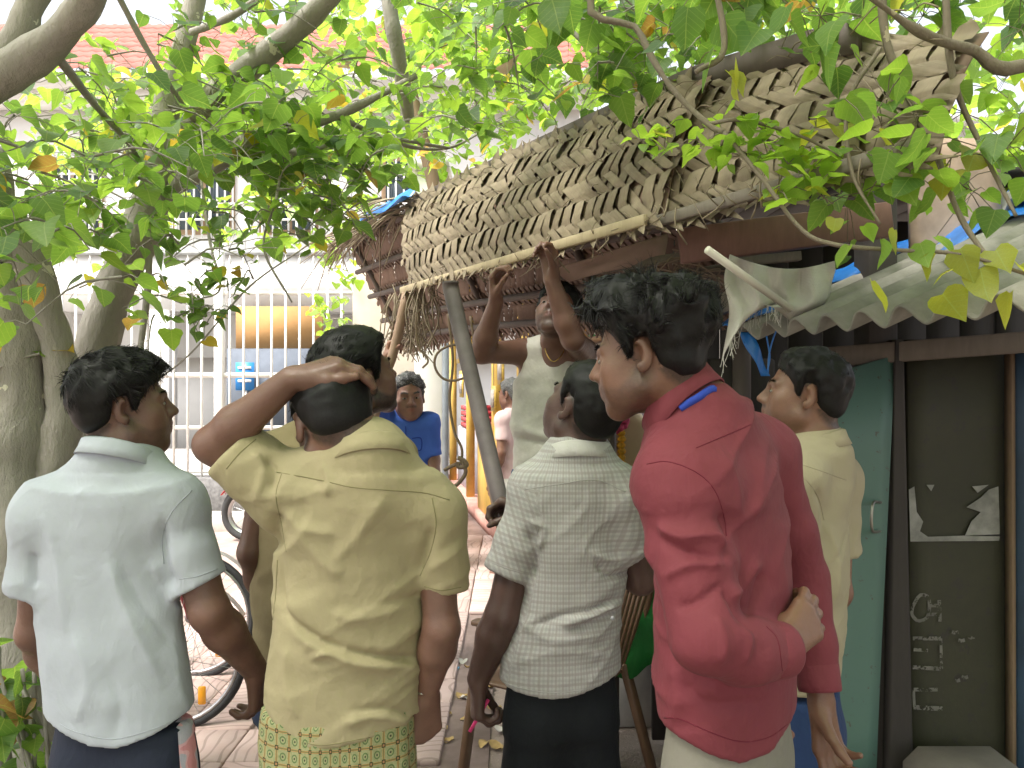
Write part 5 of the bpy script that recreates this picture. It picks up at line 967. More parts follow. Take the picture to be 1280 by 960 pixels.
def build_vehicles():
    fx = P(210, 835, 3.5); bicycle(fx[0], 3.52, math.radians(8), 'bicycle with amber spoke reflector parked behind the white polo man'); bicycle(fx[0] - 0.16, 4.15, math.radians(2), 'second bicycle standing behind the one with the amber reflector')
    motorcycle(-2.05, 7.75, math.radians(176), (0.45, 0.03, 0.04), 'red motorcycle parked against the granite railing plinth')
    for i, (x, y, c) in enumerate(((-9.1, 21.5, (0.6, 0.02, 0.05)), (-8.3, 24.0, (0.05, 0.05, 0.06)), (-7.6, 24.3, (0.2, 0.2, 0.22)), (-6.9, 24.1, (0.06, 0.07, 0.1)))): motorcycle(x, y, math.radians((10, 70, 75, 68)[i]), c, ('red motorcycle ridden along the street by the blue shirted rider', 'black motorcycle parked across the street, seen through railing', 'silver motorcycle parked across the street, seen through railing', 'dark blue motorcycle parked across the street, seen through railing')[i], 'motorcycles in the street', False)
# ------------------------------------------------------------------ the thatched stall and the kiosk
def palm_mat(name, c, c2):
    if name in MATS: return MATS[name]
    t = NT(name); oi = t.n('ShaderNodeObjectInfo'); v = t.coord(); f = t.noise(18, 5, 0.6); a = t.n('ShaderNodeAttribute', _attribute_name='cuv'); mp = t.n('ShaderNodeMapping'); t.l(a.outputs['Vector'], mp.inputs['Vector']); mp.inputs['Scale'].default_value = (420, 6, 1); g = t.noise(1.0, 3, 0.6, mp.outputs['Vector'])
    base = t.mixc(oi.outputs['Random'], c, c2); big = t.noise(3.2, 5, 0.7); base = t.mixc(t.ramp(big, [(0.48, (0, 0, 0)), (0.66, (0.75,) * 3)]), base, (c[0] * 0.38, c[1] * 0.36, c[2] * 0.36)); base = t.mixc(t.math('MULTIPLY', f, 0.7), base, tuple(x * 0.4 for x in c)); base = t.mixc(t.math('MULTIPLY', g, 0.35), base, tuple(min(1, x * 1.3) for x in c2))
    t.col(base); t.set(Roughness=0.62); t.b.inputs['Specular IOR Level'].default_value = 0.35; t.bump(g, 0.35, 0.0015); MATS[name] = t.m; return t.m
def wood(name, c, rough=0.75, var=0.35, sx=2.0, metal=0):
    if name in MATS: return MATS[name]
    t = NT(name); v = t.coord(); mp = t.n('ShaderNodeMapping'); t.l(v, mp.inputs['Vector']); mp.inputs['Scale'].default_value = (14, 14, 3); g = t.noise(2.5, 6, 0.65, mp.outputs['Vector'], 0.8); f = t.noise(sx, 5, 0.6)
    base = t.mixc(g, tuple(x * (1 - var) for x in c), tuple(min(1, x * (1 + var)) for x in c)); base = t.mixc(t.math('MULTIPLY', f, 0.4), base, tuple(x * 0.5 for x in c)); t.col(base); t.set(Roughness=rough); t.bump(g, 0.35, 0.004); MATS[name] = t.m; return t.m
def weave(root, S, L, W, pitch, band, mat, seed=1, h=0.004, tip=0.07, wfac=0.92, F=3, bot=0.06, sk=0.0):
    """plaited palm leaflets; S(s, q) maps metres along / across the mat to (point, normal)"""
    r = random.Random(seed); dq = band / F; m = pitch / (2 * dq); J = int(round(W / dq)); nA = int((L + W * (m + sk) * 2) / pitch) + 2
    for fam in (1, -1):
        for i in range(nA):
            s0 = -W * (m + sk) + i * pitch; s0 += r.uniform(-0.12, 0.12) * pitch
            js = [j for j in range(J + 1) if 0.0 <= s0 + (fam * m + sk) * j * dq <= L]
            if len(js) < 3 or (sk and r.random() < 0.025): continue
            w = pitch * wfac * r.uniform(0.82, 1.04) / 2; qs = []; j0, j1 = js[0], js[-1]
            sub = 2; ts = np.arange(j0, j1 + 1e-6, 1 / sub); wob = r.uniform(-1, 1) * 0.22 * pitch; loose = r.random() ** 4 * 0.010 * (1 if sk else 0)
            rows = []
            tipt = tip * r.uniform(0.5, 1.3) if j0 == 0 else 0.012; tipb = bot * r.uniform(0.5, 1.5) if j1 == J else 0.012
            seq = [(-tipt / dq + j0, 0.10), (-tipt * 0.5 / dq + j0, 0.7)] + [(t, 1.0) for t in ts] + [(j1 + tipb * 0.5 / dq, 0.75), (j1 + tipb / dq, 0.10)]
            lb = r.uniform(-0.2, 1.0); ph = r.randint(0, 1)
            for t, wf in seq:
                jj = int(math.floor(t + 0.5)); up = fam * (1 if ((jj + 600 * F) % (2 * F)) < F else -1); lift = h * up + loose * (0.5 + 0.5 * math.sin(t * 1.3 + i))
                if t > j1 + 0.4: lift = h + lb * (t - j1) * dq * 0.35
                if t < j0 - 0.4: lift = h * up + 0.25 * abs(lb) * (j0 - t) * dq
                s = s0 + (fam * m + sk) * t * dq + wob * math.sin(t * 0.9); p, n = S(s, t * dq); pl, _ = S(s - w * wf, t * dq); pr, _ = S(s + w * wf, t * dq)
                tl = 0.0032 if sk else fam * 0.003; rows.append([pl + n * (lift - 0.0012 - tl), p + n * (lift + 0.0012), pr + n * (lift - 0.0012 + tl)])
            rows = np.array(rows); mb = MB(); mb.grid(rows); me = mb.mesh('leaflet', True); k = len(rows); attr2(me, 'cuv', np.stack([np.tile([0, .01, .02], k), np.repeat(np.arange(k) * dq / sub, 3), np.full(3 * k, seed + i * 0.37)], 1)); link('leaflet', me, mat, root)
E0, E1 = V(-0.55, 4.07, 2.10), V(0.86, 1.655, 2.10)
def Ept(t): return E0 + (E1 - E0) * t
_T = np.array([[-0.173, -0.621, 4.589, 2.665], [0.25, -0.02, 3.567, 2.635], [0.678, 0.579, 2.534, 2.60], [0.847, 0.817, 2.125, 2.535], [1.05, 1.103, 1.635, 2.40], [1.25, 1.38, 1.15, 2.28]])
def Rpt(t): return np.array([np.interp(t, _T[:, 0], _T[:, i]) for i in (1, 2, 3)])
def build_stall():
    out = unit(V(-0.864, -0.504, 0.25)); LT = 2.8
    def front(sh=0.0, off=0.0, s_scale=1.0, bl=0.03, top_pull=0.0):
        def S(s, q):
            t = (s + sh) / LT; f = q / 0.56; b = Ept(t); a = Rpt(t - 0.173 * max(0.0, 1 - max(t, 0) / 0.3) + top_pull); p = a + (b - a) * f + out * (off + bl * math.sin(math.pi * min(max(f, 0), 1)) + 0.015 * math.sin(s * 3.1 + sh)) ; return p, out
        return S
    pm = palm_mat('dry_palm_leaf', (0.19, 0.148, 0.10), (0.31, 0.25, 0.175)); po = palm_mat('old_palm_leaf', (0.17, 0.105, 0.075), (0.27, 0.175, 0.13)); dw = wood('dark_pole_wood', (0.11, 0.085, 0.075)); lw = wood('pale_batten_wood', (0.42, 0.34, 0.22)); mw = wood('brown_wood', (0.22, 0.145, 0.09)); ow = wood('weathered_wood', (0.20, 0.17, 0.14))
    m1 = empty('palm_thatch_mat', Ept(0.35), 'large plaited dry palm mat hung over the front of the stall roof', 'thatch mat', 'plaited palm mats'); weave(m1, front(0.0, 0.012), 2.02, 0.56, 0.066, 0.084, pm, 3, 0.0070, 0.05, 0.98, F=2, sk=0.55)
    m2 = empty('palm_thatch_mat', Ept(0.9), 'coarser plaited palm mat overlapping under the leafy twigs', 'thatch mat', 'plaited palm mats'); weave(m2, front(1.76, -0.035), 1.06, 0.56, 0.066, 0.084, pm, 8, 0.007, 0.05, 0.98, F=2, sk=0.70)
    for t0, t1 in ((-0.20, 0.70), (0.60, 0.90)):
        q = np.array([Rpt(t) for t in np.linspace(t0, t1, 12)]); p = MB(); p.slab(np.array([q + V(0, 0, 0.055) - out * 0.03, q - V(0, 0, 0.03) - out * 0.03]), 0.02); p.build('midrib', dw, m1 if t0 < 0 else m2)
    for root_, sh_, off_, L_ in ((m1, 0.0, 0.012, 2.02), (m2, 1.76, -0.035, 1.08)):     # old palm layer, added to block light coming through the gaps
        S = front(sh_, off_ - 0.022); p = MB(); p.slab(np.array([[S(s, q)[0] for s in np.linspace(0.02, L_ - 0.02, 30)] for q in np.linspace(0.0, 0.55, 8)]), 0.003); p.build('under_layer', po, root_, True)
    # battens along the lower edge
    p = MB(); a = Ept(-0.01) + out * 0.03 - V(0, 0, 0.012); b = Ept(0.70) + out * 0.03 - V(0, 0, 0.002); p.beam(a, b, 0.018, 0.036, V(0, 0, 1), 0.003); o = p.build('wooden_batten', lw); tag(o, 'pale wooden batten along the lower edge of the large mat', 'batten')
    p = MB(); p.beam(Ept(0.69) + out * 0.0, Ept(1.01) + V(0, 0, 0.01), 0.018, 0.034, V(0, 0, 1), 0.003); o = p.build('wooden_batten', ow); tag(o, 'weathered wooden batten under the coarser mat near the rusty panel', 'batten')
    # roof frame and back slope
    fr = empty('roof_frame', (0.55, 3.5, 0), 'pole frame carrying the thatched stall roof', 'roof frame'); nb = V(0.864, 0.504, 0)
    Bk = lambda t, f: Rpt(t) + (nb * 0.44 + V(0, 0, -0.70)) * f
    def Rx(t): return Rpt(t) if t >= -0.173 else Rpt(-0.173) + (E1 - E0) * (t + 0.173)
    Bk = lambda t, f: Rx(t) + (nb * (0.40) + V(0, 0, -0.72)) * f
    for f in (0.03, 0.30, 0.55, 0.80, 0.99): p = MB(); p.tube([Bk(t, f) + nb * 0.03 for t in np.linspace(-0.66, 0.66, 10)], 0.02 if f != 0.03 else 0.028, 8); p.build('purlin', dw, fr, True)
    for t in (-0.60, -0.1, 0.3, 0.62): p = MB(); p.tube([Rx(t) + nb * 0.06, Bk(t, 1.05) + nb * 0.07], 0.02, 8); p.build('rafter', dw, fr, True)
    for t, f in ((0.30, 0.98), (0.60, 0.98)): b = Bk(t, f) + nb * 0.09; p = MB(); p.tube([V(b[0], b[1], 0), b + V(0, 0, 0.05)], 0.035, 10); p.build('post', dw, fr, True)
    def back(t0, off):
        def S(s, q):
            t = t0 + s / 2.8; return Bk(t, q / 0.80) + nb * off, -unit(V(0.864, 0.504, 0.5))
        return S
    for k, (t0, L, off) in enumerate(((-0.66, 1.6, 0.075), (-0.12, 2.0, 0.095))):
        e = empty('palm_thatch_mat', Bk(t0 + L / 5.6, 0.5), ('old brown palm mat at the ragged left end of the roof', 'old brown palm mat lining the back slope above the tank top man', 'old brown palm mat on the back slope behind the red beam')[k], 'thatch mat', 'plaited palm mats'); weave(e, back(t0, off), L, 0.82, 0.05, 0.10, po, 20 + k, 0.006, 0.05, 0.95)
    # ragged dry ends on the left
    r = random.Random(5); mb = MB()
    for i in range(150):
        a = Rx(-0.66 + r.random() * 0.55) + V(r.uniform(-.03, .03), 0, r.uniform(-0.05, 0.06)); d = unit(V(-0.35, 0.55, -0.06) + V(r.uniform(-.4, .4), r.uniform(-.4, .4), r.uniform(-.25, .2))); l = r.uniform(0.25, 0.6); q = [a, a + d * l * 0.5 + V(0, 0, 0.01), a + d * l + V(0, 0, -0.08 * r.random())]; mb.tube(spline(q, 6), [0.007, 0.007, 0.006, 0.005, 0.004, 0.002], 4)
    st = mb.build('dry_thatch_ends', pm, fr, True); st['kind'] = 'stuff'
    mb = MB()
    for i in range(70):
        a = Ept(-0.05 + 0.16 * r.random()) + V(r.uniform(-.08, .05), r.uniform(-.02, .15), r.uniform(-0.02, 0.03)); l = r.uniform(0.1, 0.36); mb.tube(spline([a, a + V(r.uniform(-.05, .05), r.uniform(-.03, .03), -l * 0.5), a + V(r.uniform(-.09, .09), 0, -l)], 6), 0.0025 + 0.002 * r.random(), 4)
    for i in range(60):
        a = Bk(-0.62 + 0.25 * r.random(), 0.9 + 0.1 * r.random()); l = r.uniform(0.06, 0.22); mb.tube(spline([a, a + V(r.uniform(-.08, .06), -0.03, -l * 0.3), a + V(r.uniform(-.12, .08), -0.04, -l)], 5), 0.004, 4)
    for i in range(60):
        a = Ept(r.random() * 0.98) + out * 0.02 + V(0, 0, r.uniform(-0.01, 0.06)); l = r.uniform(0.03, 0.12); mb.tube(spline([a, a + V(r.uniform(-.03, .03), r.uniform(-.04, .0), -l * 0.5), a + V(r.uniform(-.05, .06), r.uniform(-.05, .02), -l)], 5), 0.0014 + 0.0016 * r.random(), 4)
    for i in range(120):
        t_ = r.random(); a = Ept(t_) * 0.5 + Rpt(t_) * 0.5 + out * 0.055 + V(0, 0, r.uniform(-.22, .2)); d = unit((E1 - E0) * r.choice((-1, 1)) * 0.3 + V(0, 0, r.uniform(-1, .3)) + out * 0.15); l = r.uniform(0.04, 0.13); mb.tube(spline([a, a + d * l * 0.5 + out * 0.006, a + d * l - V(0, 0, 0.02)], 5), 0.0012 + 0.001 * r.random(), 4)
    st = mb.build('hanging_fibres', pm, fr, True); st['kind'] = 'stuff'
    bt = plain('blue_tarpaulin', (0.02, 0.17, 0.55), 0.35, 0.2, 8, 0.3, 25)
    u = np.linspace(0, 1, 14); g = np.array([[Rx(-0.40 + 0.30 * a) + V(-0.02, -0.03, 0.055 - 0.10 * b + 0.02 * math.sin(9 * a + 5 * b)) + out * 0.10 * b for a in u] for b in np.linspace(0, 1, 6)]); p = MB(); p.slab(g, 0.003); tag(p.build('tarpaulin_scrap', bt, None, True), 'scrap of blue tarpaulin folded over the ridge left of the mat', 'tarpaulin')
    # poles
    p = MB(); pts = [P(563, 352, 2.78), P(566, 372, 2.76), P(596, 500, 2.55), P(622, 612, 2.36), P(640, 690, 2.26)]; p.tube(spline(pts, 14), [0.030] * 3 + [0.0295, 0.029, 0.028, 0.0275, 0.027, 0.0265, 0.026, 0.0255, 0.025, 0.025, 0.024], 12); tag(p.build('prop_pole', plain('dark_grey_pole', (0.12, 0.098, 0.098), 0.65, 0.35, 9, 0.3), None, True), 'dark straight pole propping the eave, gripped by a hand', 'pole')
    p = MB(); p.tube(spline([P(509, 366, 4.02), P(492, 440, 4.06), P(468, 520, 4.08), V(-1.05, 4.12, 0.0)], 14), 0.026, 10); tag(p.build('bamboo_pole', wood('tan_pole_wood', (0.34, 0.23, 0.16)), None, True), 'tan leaning pole held up by the blue shirted man', 'pole')
    p = MB(); p.tube(spline([P(512, 110, 5.0), P(522, 150, 5.0), P(541, 225, 5.0), P(556, 310, 5.0), P(577, 420, 5.0), V(0.085, 5.0, 0)], 14), 0.045, 10); tag(p.build('wooden_post', mw, None, True), 'brown wooden post rising behind the roof ridge into the leaves', 'post')
    # hanging rope and cord
    rp = wood('brown_rope', (0.24, 0.17, 0.12)); ro = empty('hanging_rope', P(570, 380, 3.3), 'loops of brown rope hanging from the eave beside the dark pole', 'rope')
    for pl, rad in (([(588, 395), (592, 425), (588, 432), (566, 431), (548, 440), (543, 455), (550, 470), (564, 476), (584, 470), (588, 455)], 0.0055), ([(560, 392), (566, 450), (562, 500), (568, 540), (577, 560), (577, 578)], 0.006), ([(577, 578), (566, 582), (555, 588)], 0.008), ([(577, 576), (582, 590), (575, 602), (566, 610)], 0.009), ([(572, 572), (580, 576), (583, 582), (574, 584), (570, 578)], 0.010)):
        p = MB(); p.tube(spline([P(x, y, 3.25) for x, y in pl], 36), rad, 7); p.build('strand', rp, ro, True)
    p = MB(); p.tube(spline([P(x, y, 3.3) for x, y in ((520, 390), (522, 430), (535, 450), (528, 460))], 16), 0.005, 6); p.build('strand', rp, ro, True)
    # ---------------- right hand kiosk
    rb = wood('red_painted_beam', (0.20, 0.105, 0.085), 0.7, 0.4); bk = wood('black_old_wood', (0.035, 0.028, 0.024)); ko = empty('kiosk', (1.5, 2.8, 0), 'dark wooden kiosk with green leaf door and painted panel wall', 'kiosk')
    def panel(name, pts, D, th, mat, parent, n=8, wob=0.0):
        (a, b, c, d) = [P(x, y, D if not isinstance(D, (list, tuple)) else D[i]) for i, (x, y) in enumerate(pts)]; u = np.linspace(0, 1, n)
        g = np.array([[(a * (1 - s) + b * s) * (1 - t) + (d * (1 - s) + c * s) * t + V(0, wob * noise3(np.array([[s * 3, t * 3, D if not isinstance(D, (list, tuple)) else 1]]))[0], 0) for s in u] for t in u]); p = MB(); p.slab(g, th); return p.build(name, mat, parent)
    p = MB(); p.beam(P(850, 308, 2.55), P(1112, 275, 2.55), 0.05, 0.115, V(0, 0, 1), 0.004); tag(p.build('red_beam', rb), 'faded red painted wooden beam under the mat', 'beam')
    p = MB(); p.beam(P(1094, 190, 2.72), V(P(1094, 190, 2.72)[0], 2.72, 0), 0.10, 0.12, V(0, 1, 0), 0.004); p.build('corner_post', bk, ko)
    tag(panel('rusty_panel', [(1132, 175), (1250, 175), (1245, 330), (1136, 320)], 2.78, 0.02, plain('faded_rusty_sheet', (0.46, 0.33, 0.26), 0.8, 0.45, 4, 0.2), None), 'pale rusty sheet panel beside the dark post', 'panel')
    # rear boards, each a plank
    wx = np.linspace(0.62, 2.3, 12); rr = random.Random(4)
    for i in range(11): p = MB(); p.box(((wx[i] + wx[i + 1]) / 2, 3.42 + rr.uniform(0, .015), 1.15), (wx[1] - wx[0] - 0.008, 0.03, 2.3 + rr.uniform(-.05, .05))); p.build('plank', bk, ko)
    for i in range(11): p = MB(); p.box(((wx[i] + wx[i + 1]) / 2, 3.42, 2.42), (wx[1] - wx[0] - 0.006, 0.95, 0.025)); p.build('plank', bk, ko)
    for a, b, w in (((860, 395, 2.75), (965, 358, 2.6), 0.07), ((860, 360, 3.2), (1100, 350, 3.2), 0.05), ((780, 340, 3.3), (1000, 320, 3.3), 0.04), ((700, 345, 3.1), (870, 318, 2.9), 0.03)): p = MB(); p.beam(P(*a), P(*b), 0.04, w, V(0, 0, 1), 0.003); p.build('crossbeam', ow, ko)
    p = MB(); p.beam(P(874, 372, 3.0), V(P(874, 372, 3.0)[0], 3.0, 0), 0.04, 0.05, V(0, 1, 0), 0.003); p.build('post', wood('grey_post', (0.34, 0.31, 0.27)), ko)
    p = MB(); p.box(V(0.90, 3.15, 0.85), (0.26, 0.3, 1.7), None, 0.01); p.build('cupboard', bk, ko)
    tag(panel('pink_cloth_panel', [(690, 338), (835, 292), (830, 322), (712, 352)], 2.95, 0.004, plain('faded_pink_cloth', (0.40, 0.27, 0.23), 0.9, 0.2, 6, 0.4), None, 10, 0.03), 'faded pinkish cloth tucked under the eave batten', 'cloth')
    # wires tangled under the roof
    rr = random.Random(12); e = empty('wire_tangle', P(850, 340, 2.8), 'tangle of thin wires and twigs under the stall roof', 'wires')
    for i in range(14): a = P(rr.uniform(840, 880), rr.uniform(305, 330), 2.7); p = MB(); p.tube(spline([a, a + V(rr.uniform(-.1, .1), rr.uniform(-.1, .1), -rr.uniform(0, .12)), a + V(rr.uniform(-.1, .25), rr.uniform(0, .2), -rr.uniform(0, .15)), a + V(rr.uniform(-.1, .3), 0.1, -rr.uniform(0.02, .2))], 16), 0.0025, 5); p.build('wire', rp, e, True)
    # white stick, sack cloth
    p = MB(); p.tube([P(884, 312, 2.12), P(988, 386, 2.28)], 0.0115, 10); tag(p.build('white_pipe', plain('white_pvc', (0.66, 0.62, 0.54), 0.4, 0.15), None, True), 'thin white plastic pipe slanting in front of the sack cloth', 'pipe')
    sk = NT('woven_sack'); f1 = sk.n('ShaderNodeTexWave', Scale=60.0, Distortion=1.0); f2 = sk.n('ShaderNodeTexWave', Scale=60.0, Distortion=1.0, _bands_direction='Z'); sk.l(sk.coord(), f1.inputs['Vector']); sk.l(sk.coord(), f2.inputs['Vector']); sk.col(sk.mixc(sk.noise(9, 5), (0.42, 0.39, 0.35), (0.66, 0.63, 0.58))); sk.set(Roughness=0.8); sk.bump(sk.math('ADD', f1.outputs['Fac'], f2.outputs['Fac']), 0.25, 0.003)
    nu, nv = 44, 30; g = np.zeros((nv, nu, 3)); r = random.Random(8)
    left = [(912, 318), (905, 350), (912, 390), (903, 448)]; right = [(1048, 325), (1040, 355), (1030, 385), (990, 412)]
    Lp = spline(np.array(left, float), nv); Rp = spline(np.array(right, float), nv)
    for j in range(nv):
        for i in range(nu):
            s = i / (nu - 1); t = j / (nv - 1); x, y = Lp[j] * (1 - s) + Rp[j] * s; y += 18 * math.sin(math.pi * s) * (1 - t) * 0.8; y -= t * s * 8 + (t ** 3) * 26 * math.sin(math.pi * s) * 1.6; g[j, i] = P(x, y, 2.42 + 0.04 * math.sin(s * 11 + t * 3) * (0.3 + t) + 0.02 * math.sin(s * 23 - t * 5) - 0.05 * t)
    p = MB(); p.slab(g, 0.0015); so = p.build('sack_cloth', sk.m, None, True); tag(so, 'torn white woven sack cloth hanging under the red beam', 'cloth')
    for i in range(46): a = g[-1, r.randrange(nu)] + V(0, -0.002, 0.005); q = MB(); q.tube(spline([a, a + V(r.uniform(-.008, .008), 0, -0.02), a + V(r.uniform(-.015, .015), 0, -r.uniform(.03, .07))], 5), 0.0009, 3, False); q.build('loose_thread', sk.m, so)
    # corrugated roof sheet
    A0 = P(922, 418, 2.62); ev = unit(V(0.31, -0.95, 0)); up = unit(V(0.93, 0.30, 0.41)); n = 180; u = np.linspace(0, 1.25, n); vv = np.linspace(0, 1.5, 10)
    cor = plain('asbestos_cement', (0.29, 0.275, 0.245), 0.9, 0.45, 5, 0.6, 50); nrm = unit(np.cross(up, ev)); nrm = nrm if nrm[2] > 0 else -nrm
    g = np.array([[A0 + ev * a + up * b + nrm * 0.026 * math.sin(a * 2 * math.pi / 0.135) + V(0, 0, -0.01 * math.sin(b * 2)) for a in u] for b in vv]); p = MB(); p.slab(g, -0.007); tag(p.build('corrugated_sheet', cor, None, True), 'grey corrugated cement roof sheet over the kiosk', 'roof sheet')
    g2 = np.array([[A0 + ev * (a + 0.10) + up * (b + 1.05) + nrm * (0.05 + 0.026 * math.sin(a * 2 * math.pi / 0.135 + 0.6)) for a in u] for b in np.linspace(0, 1.1, 6)]); p = MB(); p.slab(g2, -0.007); tag(p.build('corrugated_sheet', cor, None, True), 'upper overlapping corrugated cement sheet beneath the yellow leaves', 'roof sheet')
    for k in range(9): a = A0 + ev * (0.03 + k * 0.135) + up * 0.25 + nrm * 0.03; 
    # tarpaulin edge along the sheet
    uu = np.linspace(0, 1.6, 40); g = np.array([[A0 + up * (b - 0.03) + ev * (0.03 - 0.13 * w + 0.02 * math.sin(b * 13 + w * 3)) + nrm * (0.032 + 0.015 * w + 0.010 * math.sin(b * 21 + w * 4)) for b in uu] for w in np.linspace(0, 1, 6)]); p = MB(); p.slab(g, 0.002); tp = p.build('blue_tarpaulin', bt, None, True); tag(tp, 'blue tarpaulin edging the corrugated sheet and hanging at its corner', 'tarpaulin')
    c0 = P(934, 420, 2.60); c1 = P(957, 470, 2.58); g = np.array([[c0 * (1 - t) + c1 * t + V((s - 0.5) * 0.045 * (1 - t * 0.4), 0.012 * math.sin(t * 7 + s * 3), 0) for s in np.linspace(0, 1, 5)] for t in np.linspace(-0.1, 1, 12)]); p = MB(); p.slab(g, 0.002); p.build('hanging_corner', bt, tp, True)
    for q_ in (((990, 385), (972, 410), (962, 440), (960, 468)), ((958, 420), (962, 445), (959, 465))): p = MB(); p.tube(spline([P(x, y, 2.5) for x, y in q_], 14), 0.003, 5); p.build('tie_cord', bt, tp, True)
    p = MB(); uv_ = np.linspace(0, 1, 16); g = np.array([[P(1165 + 150 * s, 315 - 66 * s - 45 * t * (0.3 + 0.7 * s) + 6 * math.sin(9 * s + 4 * t), 2.55 + 0.35 * t) for s in uv_] for t in np.linspace(0, 1, 8)]); p.slab(g, 0.002); p.build('fold', bt, tp, True)
    # kiosk front: posts, door, panels
    p = MB(); p.beam(P(1030, 447, 2.72), P(1330, 424, 2.50), 0.06, 0.07, V(0, 0, 1), 0.004); p.build('lintel', wood('grey_brown_wood', (0.13, 0.105, 0.085)), ko)
    dm = NT('aqua_door_paint'); f = dm.noise(2.2, 6, 0.65); h_ = dm.noise(30, 5, 0.7); b_ = dm.mixc(f, (0.055, 0.125, 0.10), (0.105, 0.20, 0.165)); b_ = dm.mixc(dm.math('GREATER_THAN', h_, 0.64), b_, (0.07, 0.06, 0.045)); b_ = dm.mixc(dm.math('MULTIPLY', dm.noise(1.1, 5, 0.7), 0.55), b_, (0.05, 0.075, 0.06)); dm.col(b_); dm.set(Roughness=0.5); dm.bump(h_, 0.15, 0.003)
    d_ = panel('door', [(1028, 470), (1113, 445), (1085, 1030), (1024, 1030)], [2.62, 2.66, 2.58, 2.55], 0.03, dm.m, ko, 6, 0.01); d_['label'] = 'pale aqua green door leaf standing ajar'
    p = MB(); hm = plain('dull_steel', (0.35, 0.33, 0.3), 0.4, 0.2, metal=0.9); hh = [P(1101, 628, 2.60), P(1091, 630, 2.54), P(1090, 662, 2.54), P(1100, 664, 2.60)]; p.tube(spline(hh, 14), 0.005, 8); p.build('handle', hm, d_, True)
    gp = NT('stained_olive_paint'); f = gp.noise(3.0, 7, 0.7); h_ = gp.noise(16, 6, 0.75); c_ = gp.mixc(f, (0.014, 0.014, 0.007), (0.046, 0.043, 0.021)); c_ = gp.mixc(gp.math('GREATER_THAN', h_, 0.60), c_, (0.028, 0.024, 0.018)); gp.col(c_); gp.set(Roughness=0.7); gp.bump(h_, 0.3, 0.004)
    D = 2.70; wl_ = panel('wall_panel', [(1128, 425), (1256, 425), (1264, 1040), (1134, 1040)], D, 0.03, gp.m, ko, 6, 0.006); wl_['label'] = 'stained olive panel with torn paper and faded white lettering'
    panel('gap_shade_board', [(1096, 440), (1135, 440), (1140, 1040), (1088, 1040)], 2.95, 0.03, bk, ko)  # black board behind the door gap; its colour stands for the shade there
    for x0, x1, mt in ((1112, 1122, bk), (1255, 1263, mw)): panel('jamb', [(x0, 425), (x1, 425), (x1 - 2 if x0 > 1200 else x1 + 14, 1040), (x0 + 2 if x0 > 1200 else x0 - 10, 1040)], 2.66, 0.04, mt, ko)
    panel('side_panel', [(1264, 420), (1420, 420), (1420, 1040), (1266, 1040)], 2.64, 0.03, plain('dark_blue_board', (0.018, 0.045, 0.085), 0.6, 0.4, 4), ko)
    pw = plain('dirty_paper', (0.24, 0.235, 0.215), 0.8, 0.6, 9, 0.3, 30)
    for pl in ([(1136, 612), (1143, 608), (1146, 640), (1154, 652), (1150, 664), (1160, 671), (1250, 668), (1249, 676), (1138, 677)], [(1208, 634), (1226, 622), (1236, 612), (1248, 608), (1250, 670), (1206, 670), (1214, 652), (1226, 640)], [(1158, 606), (1168, 606), (1164, 614)], [(1215, 608), (1236, 606), (1222, 616)]):
        v = [P(x, y, D - 0.040) for x, y in pl]; n_ = len(v); c = sum(v) / n_; bmm = bmesh.new(); fv = [bmm.verts.new(Vector(q)) for q in v]; bmesh.ops.triangle_fill(bmm, edges=[bmm.edges.new((fv[i], fv[(i + 1) % n_])) for i in range(n_)], use_beauty=True); me = bpy.data.meshes.new('torn_paper'); bmm.to_mesh(me); bmm.free(); link('torn_paper', me, pw, wl_)
    def worn(name, c, thr, sc):
        t = NT(name); f = t.noise(sc, 6, 0.75); t.col(t.ramp(t.noise(14, 5), [(0.3, tuple(x * 0.5 for x in c)), (0.7, c)])); t.set(Roughness=0.85); m_ = t.math('GREATER_THAN', f, thr); t.l(m_, t.b.inputs['Alpha']); return t.m
    lp = worn('faded_white_lettering', (0.17, 0.16, 0.14), 0.47, 45)
    nst = [0]
    def stroke(pl, w=0.012, closed=False):
        nst[0] += 1; pts = [P(x, y, D - 0.036 - 0.0007 * nst[0]) for x, y in pl]; q = MB()
        pts = spline(pts + ([pts[0]] if closed else []), 18); tg = np.gradient(pts, axis=0); tg /= np.linalg.norm(tg, axis=1, keepdims=True); sd = np.cross(tg, V(0, 1, 0)); q.grid(np.array([pts - sd * w / 2, pts + sd * w / 2])); q.build('painted_stroke', lp, wl_)
    stroke([(1141, 758), (1150, 744), (1161, 748), (1160, 770), (1148, 776), (1140, 768)], 0.012, True); stroke([(1160, 757), (1176, 757)]); stroke([(1160, 768), (1177, 768)]); stroke([(1174, 750), (1175, 777)]); stroke([(1141, 798), (1176, 798)], 0.014); stroke([(1142, 812), (1160, 813)], 0.012); stroke([(1141, 834), (1176, 836)], 0.014); stroke([(1176, 798), (1177, 836)], 0.01); stroke([(1142, 862), (1172, 862)], 0.013); stroke([(1142, 884), (1178, 886)], 0.016); stroke([(1142, 862), (1143, 884)], 0.01)
    for (x, y) in ((1190, 790), (1198, 800), (1210, 796), (1192, 850), (1202, 846)): stroke([(x, y), (x + 4, y + 1), (x + 8, y)], 0.012)
    p = MB(); p.box(P(1215, 1010, 2.45) + V(0, 0, 0.0), (0.34, 0.3, 0.30), None, 0.05); p.box(P(1215, 1010, 2.45) + V(0.02, 0, -0.12), (0.40, 0.34, 0.14), None, 0.03); o = p.build('stone_block', plain('grey_stone', (0.16, 0.14, 0.12), 0.9, 0.3, 5, 0.5)); tag(o, 'rough grey stone block at the foot of the olive panel', 'stone')
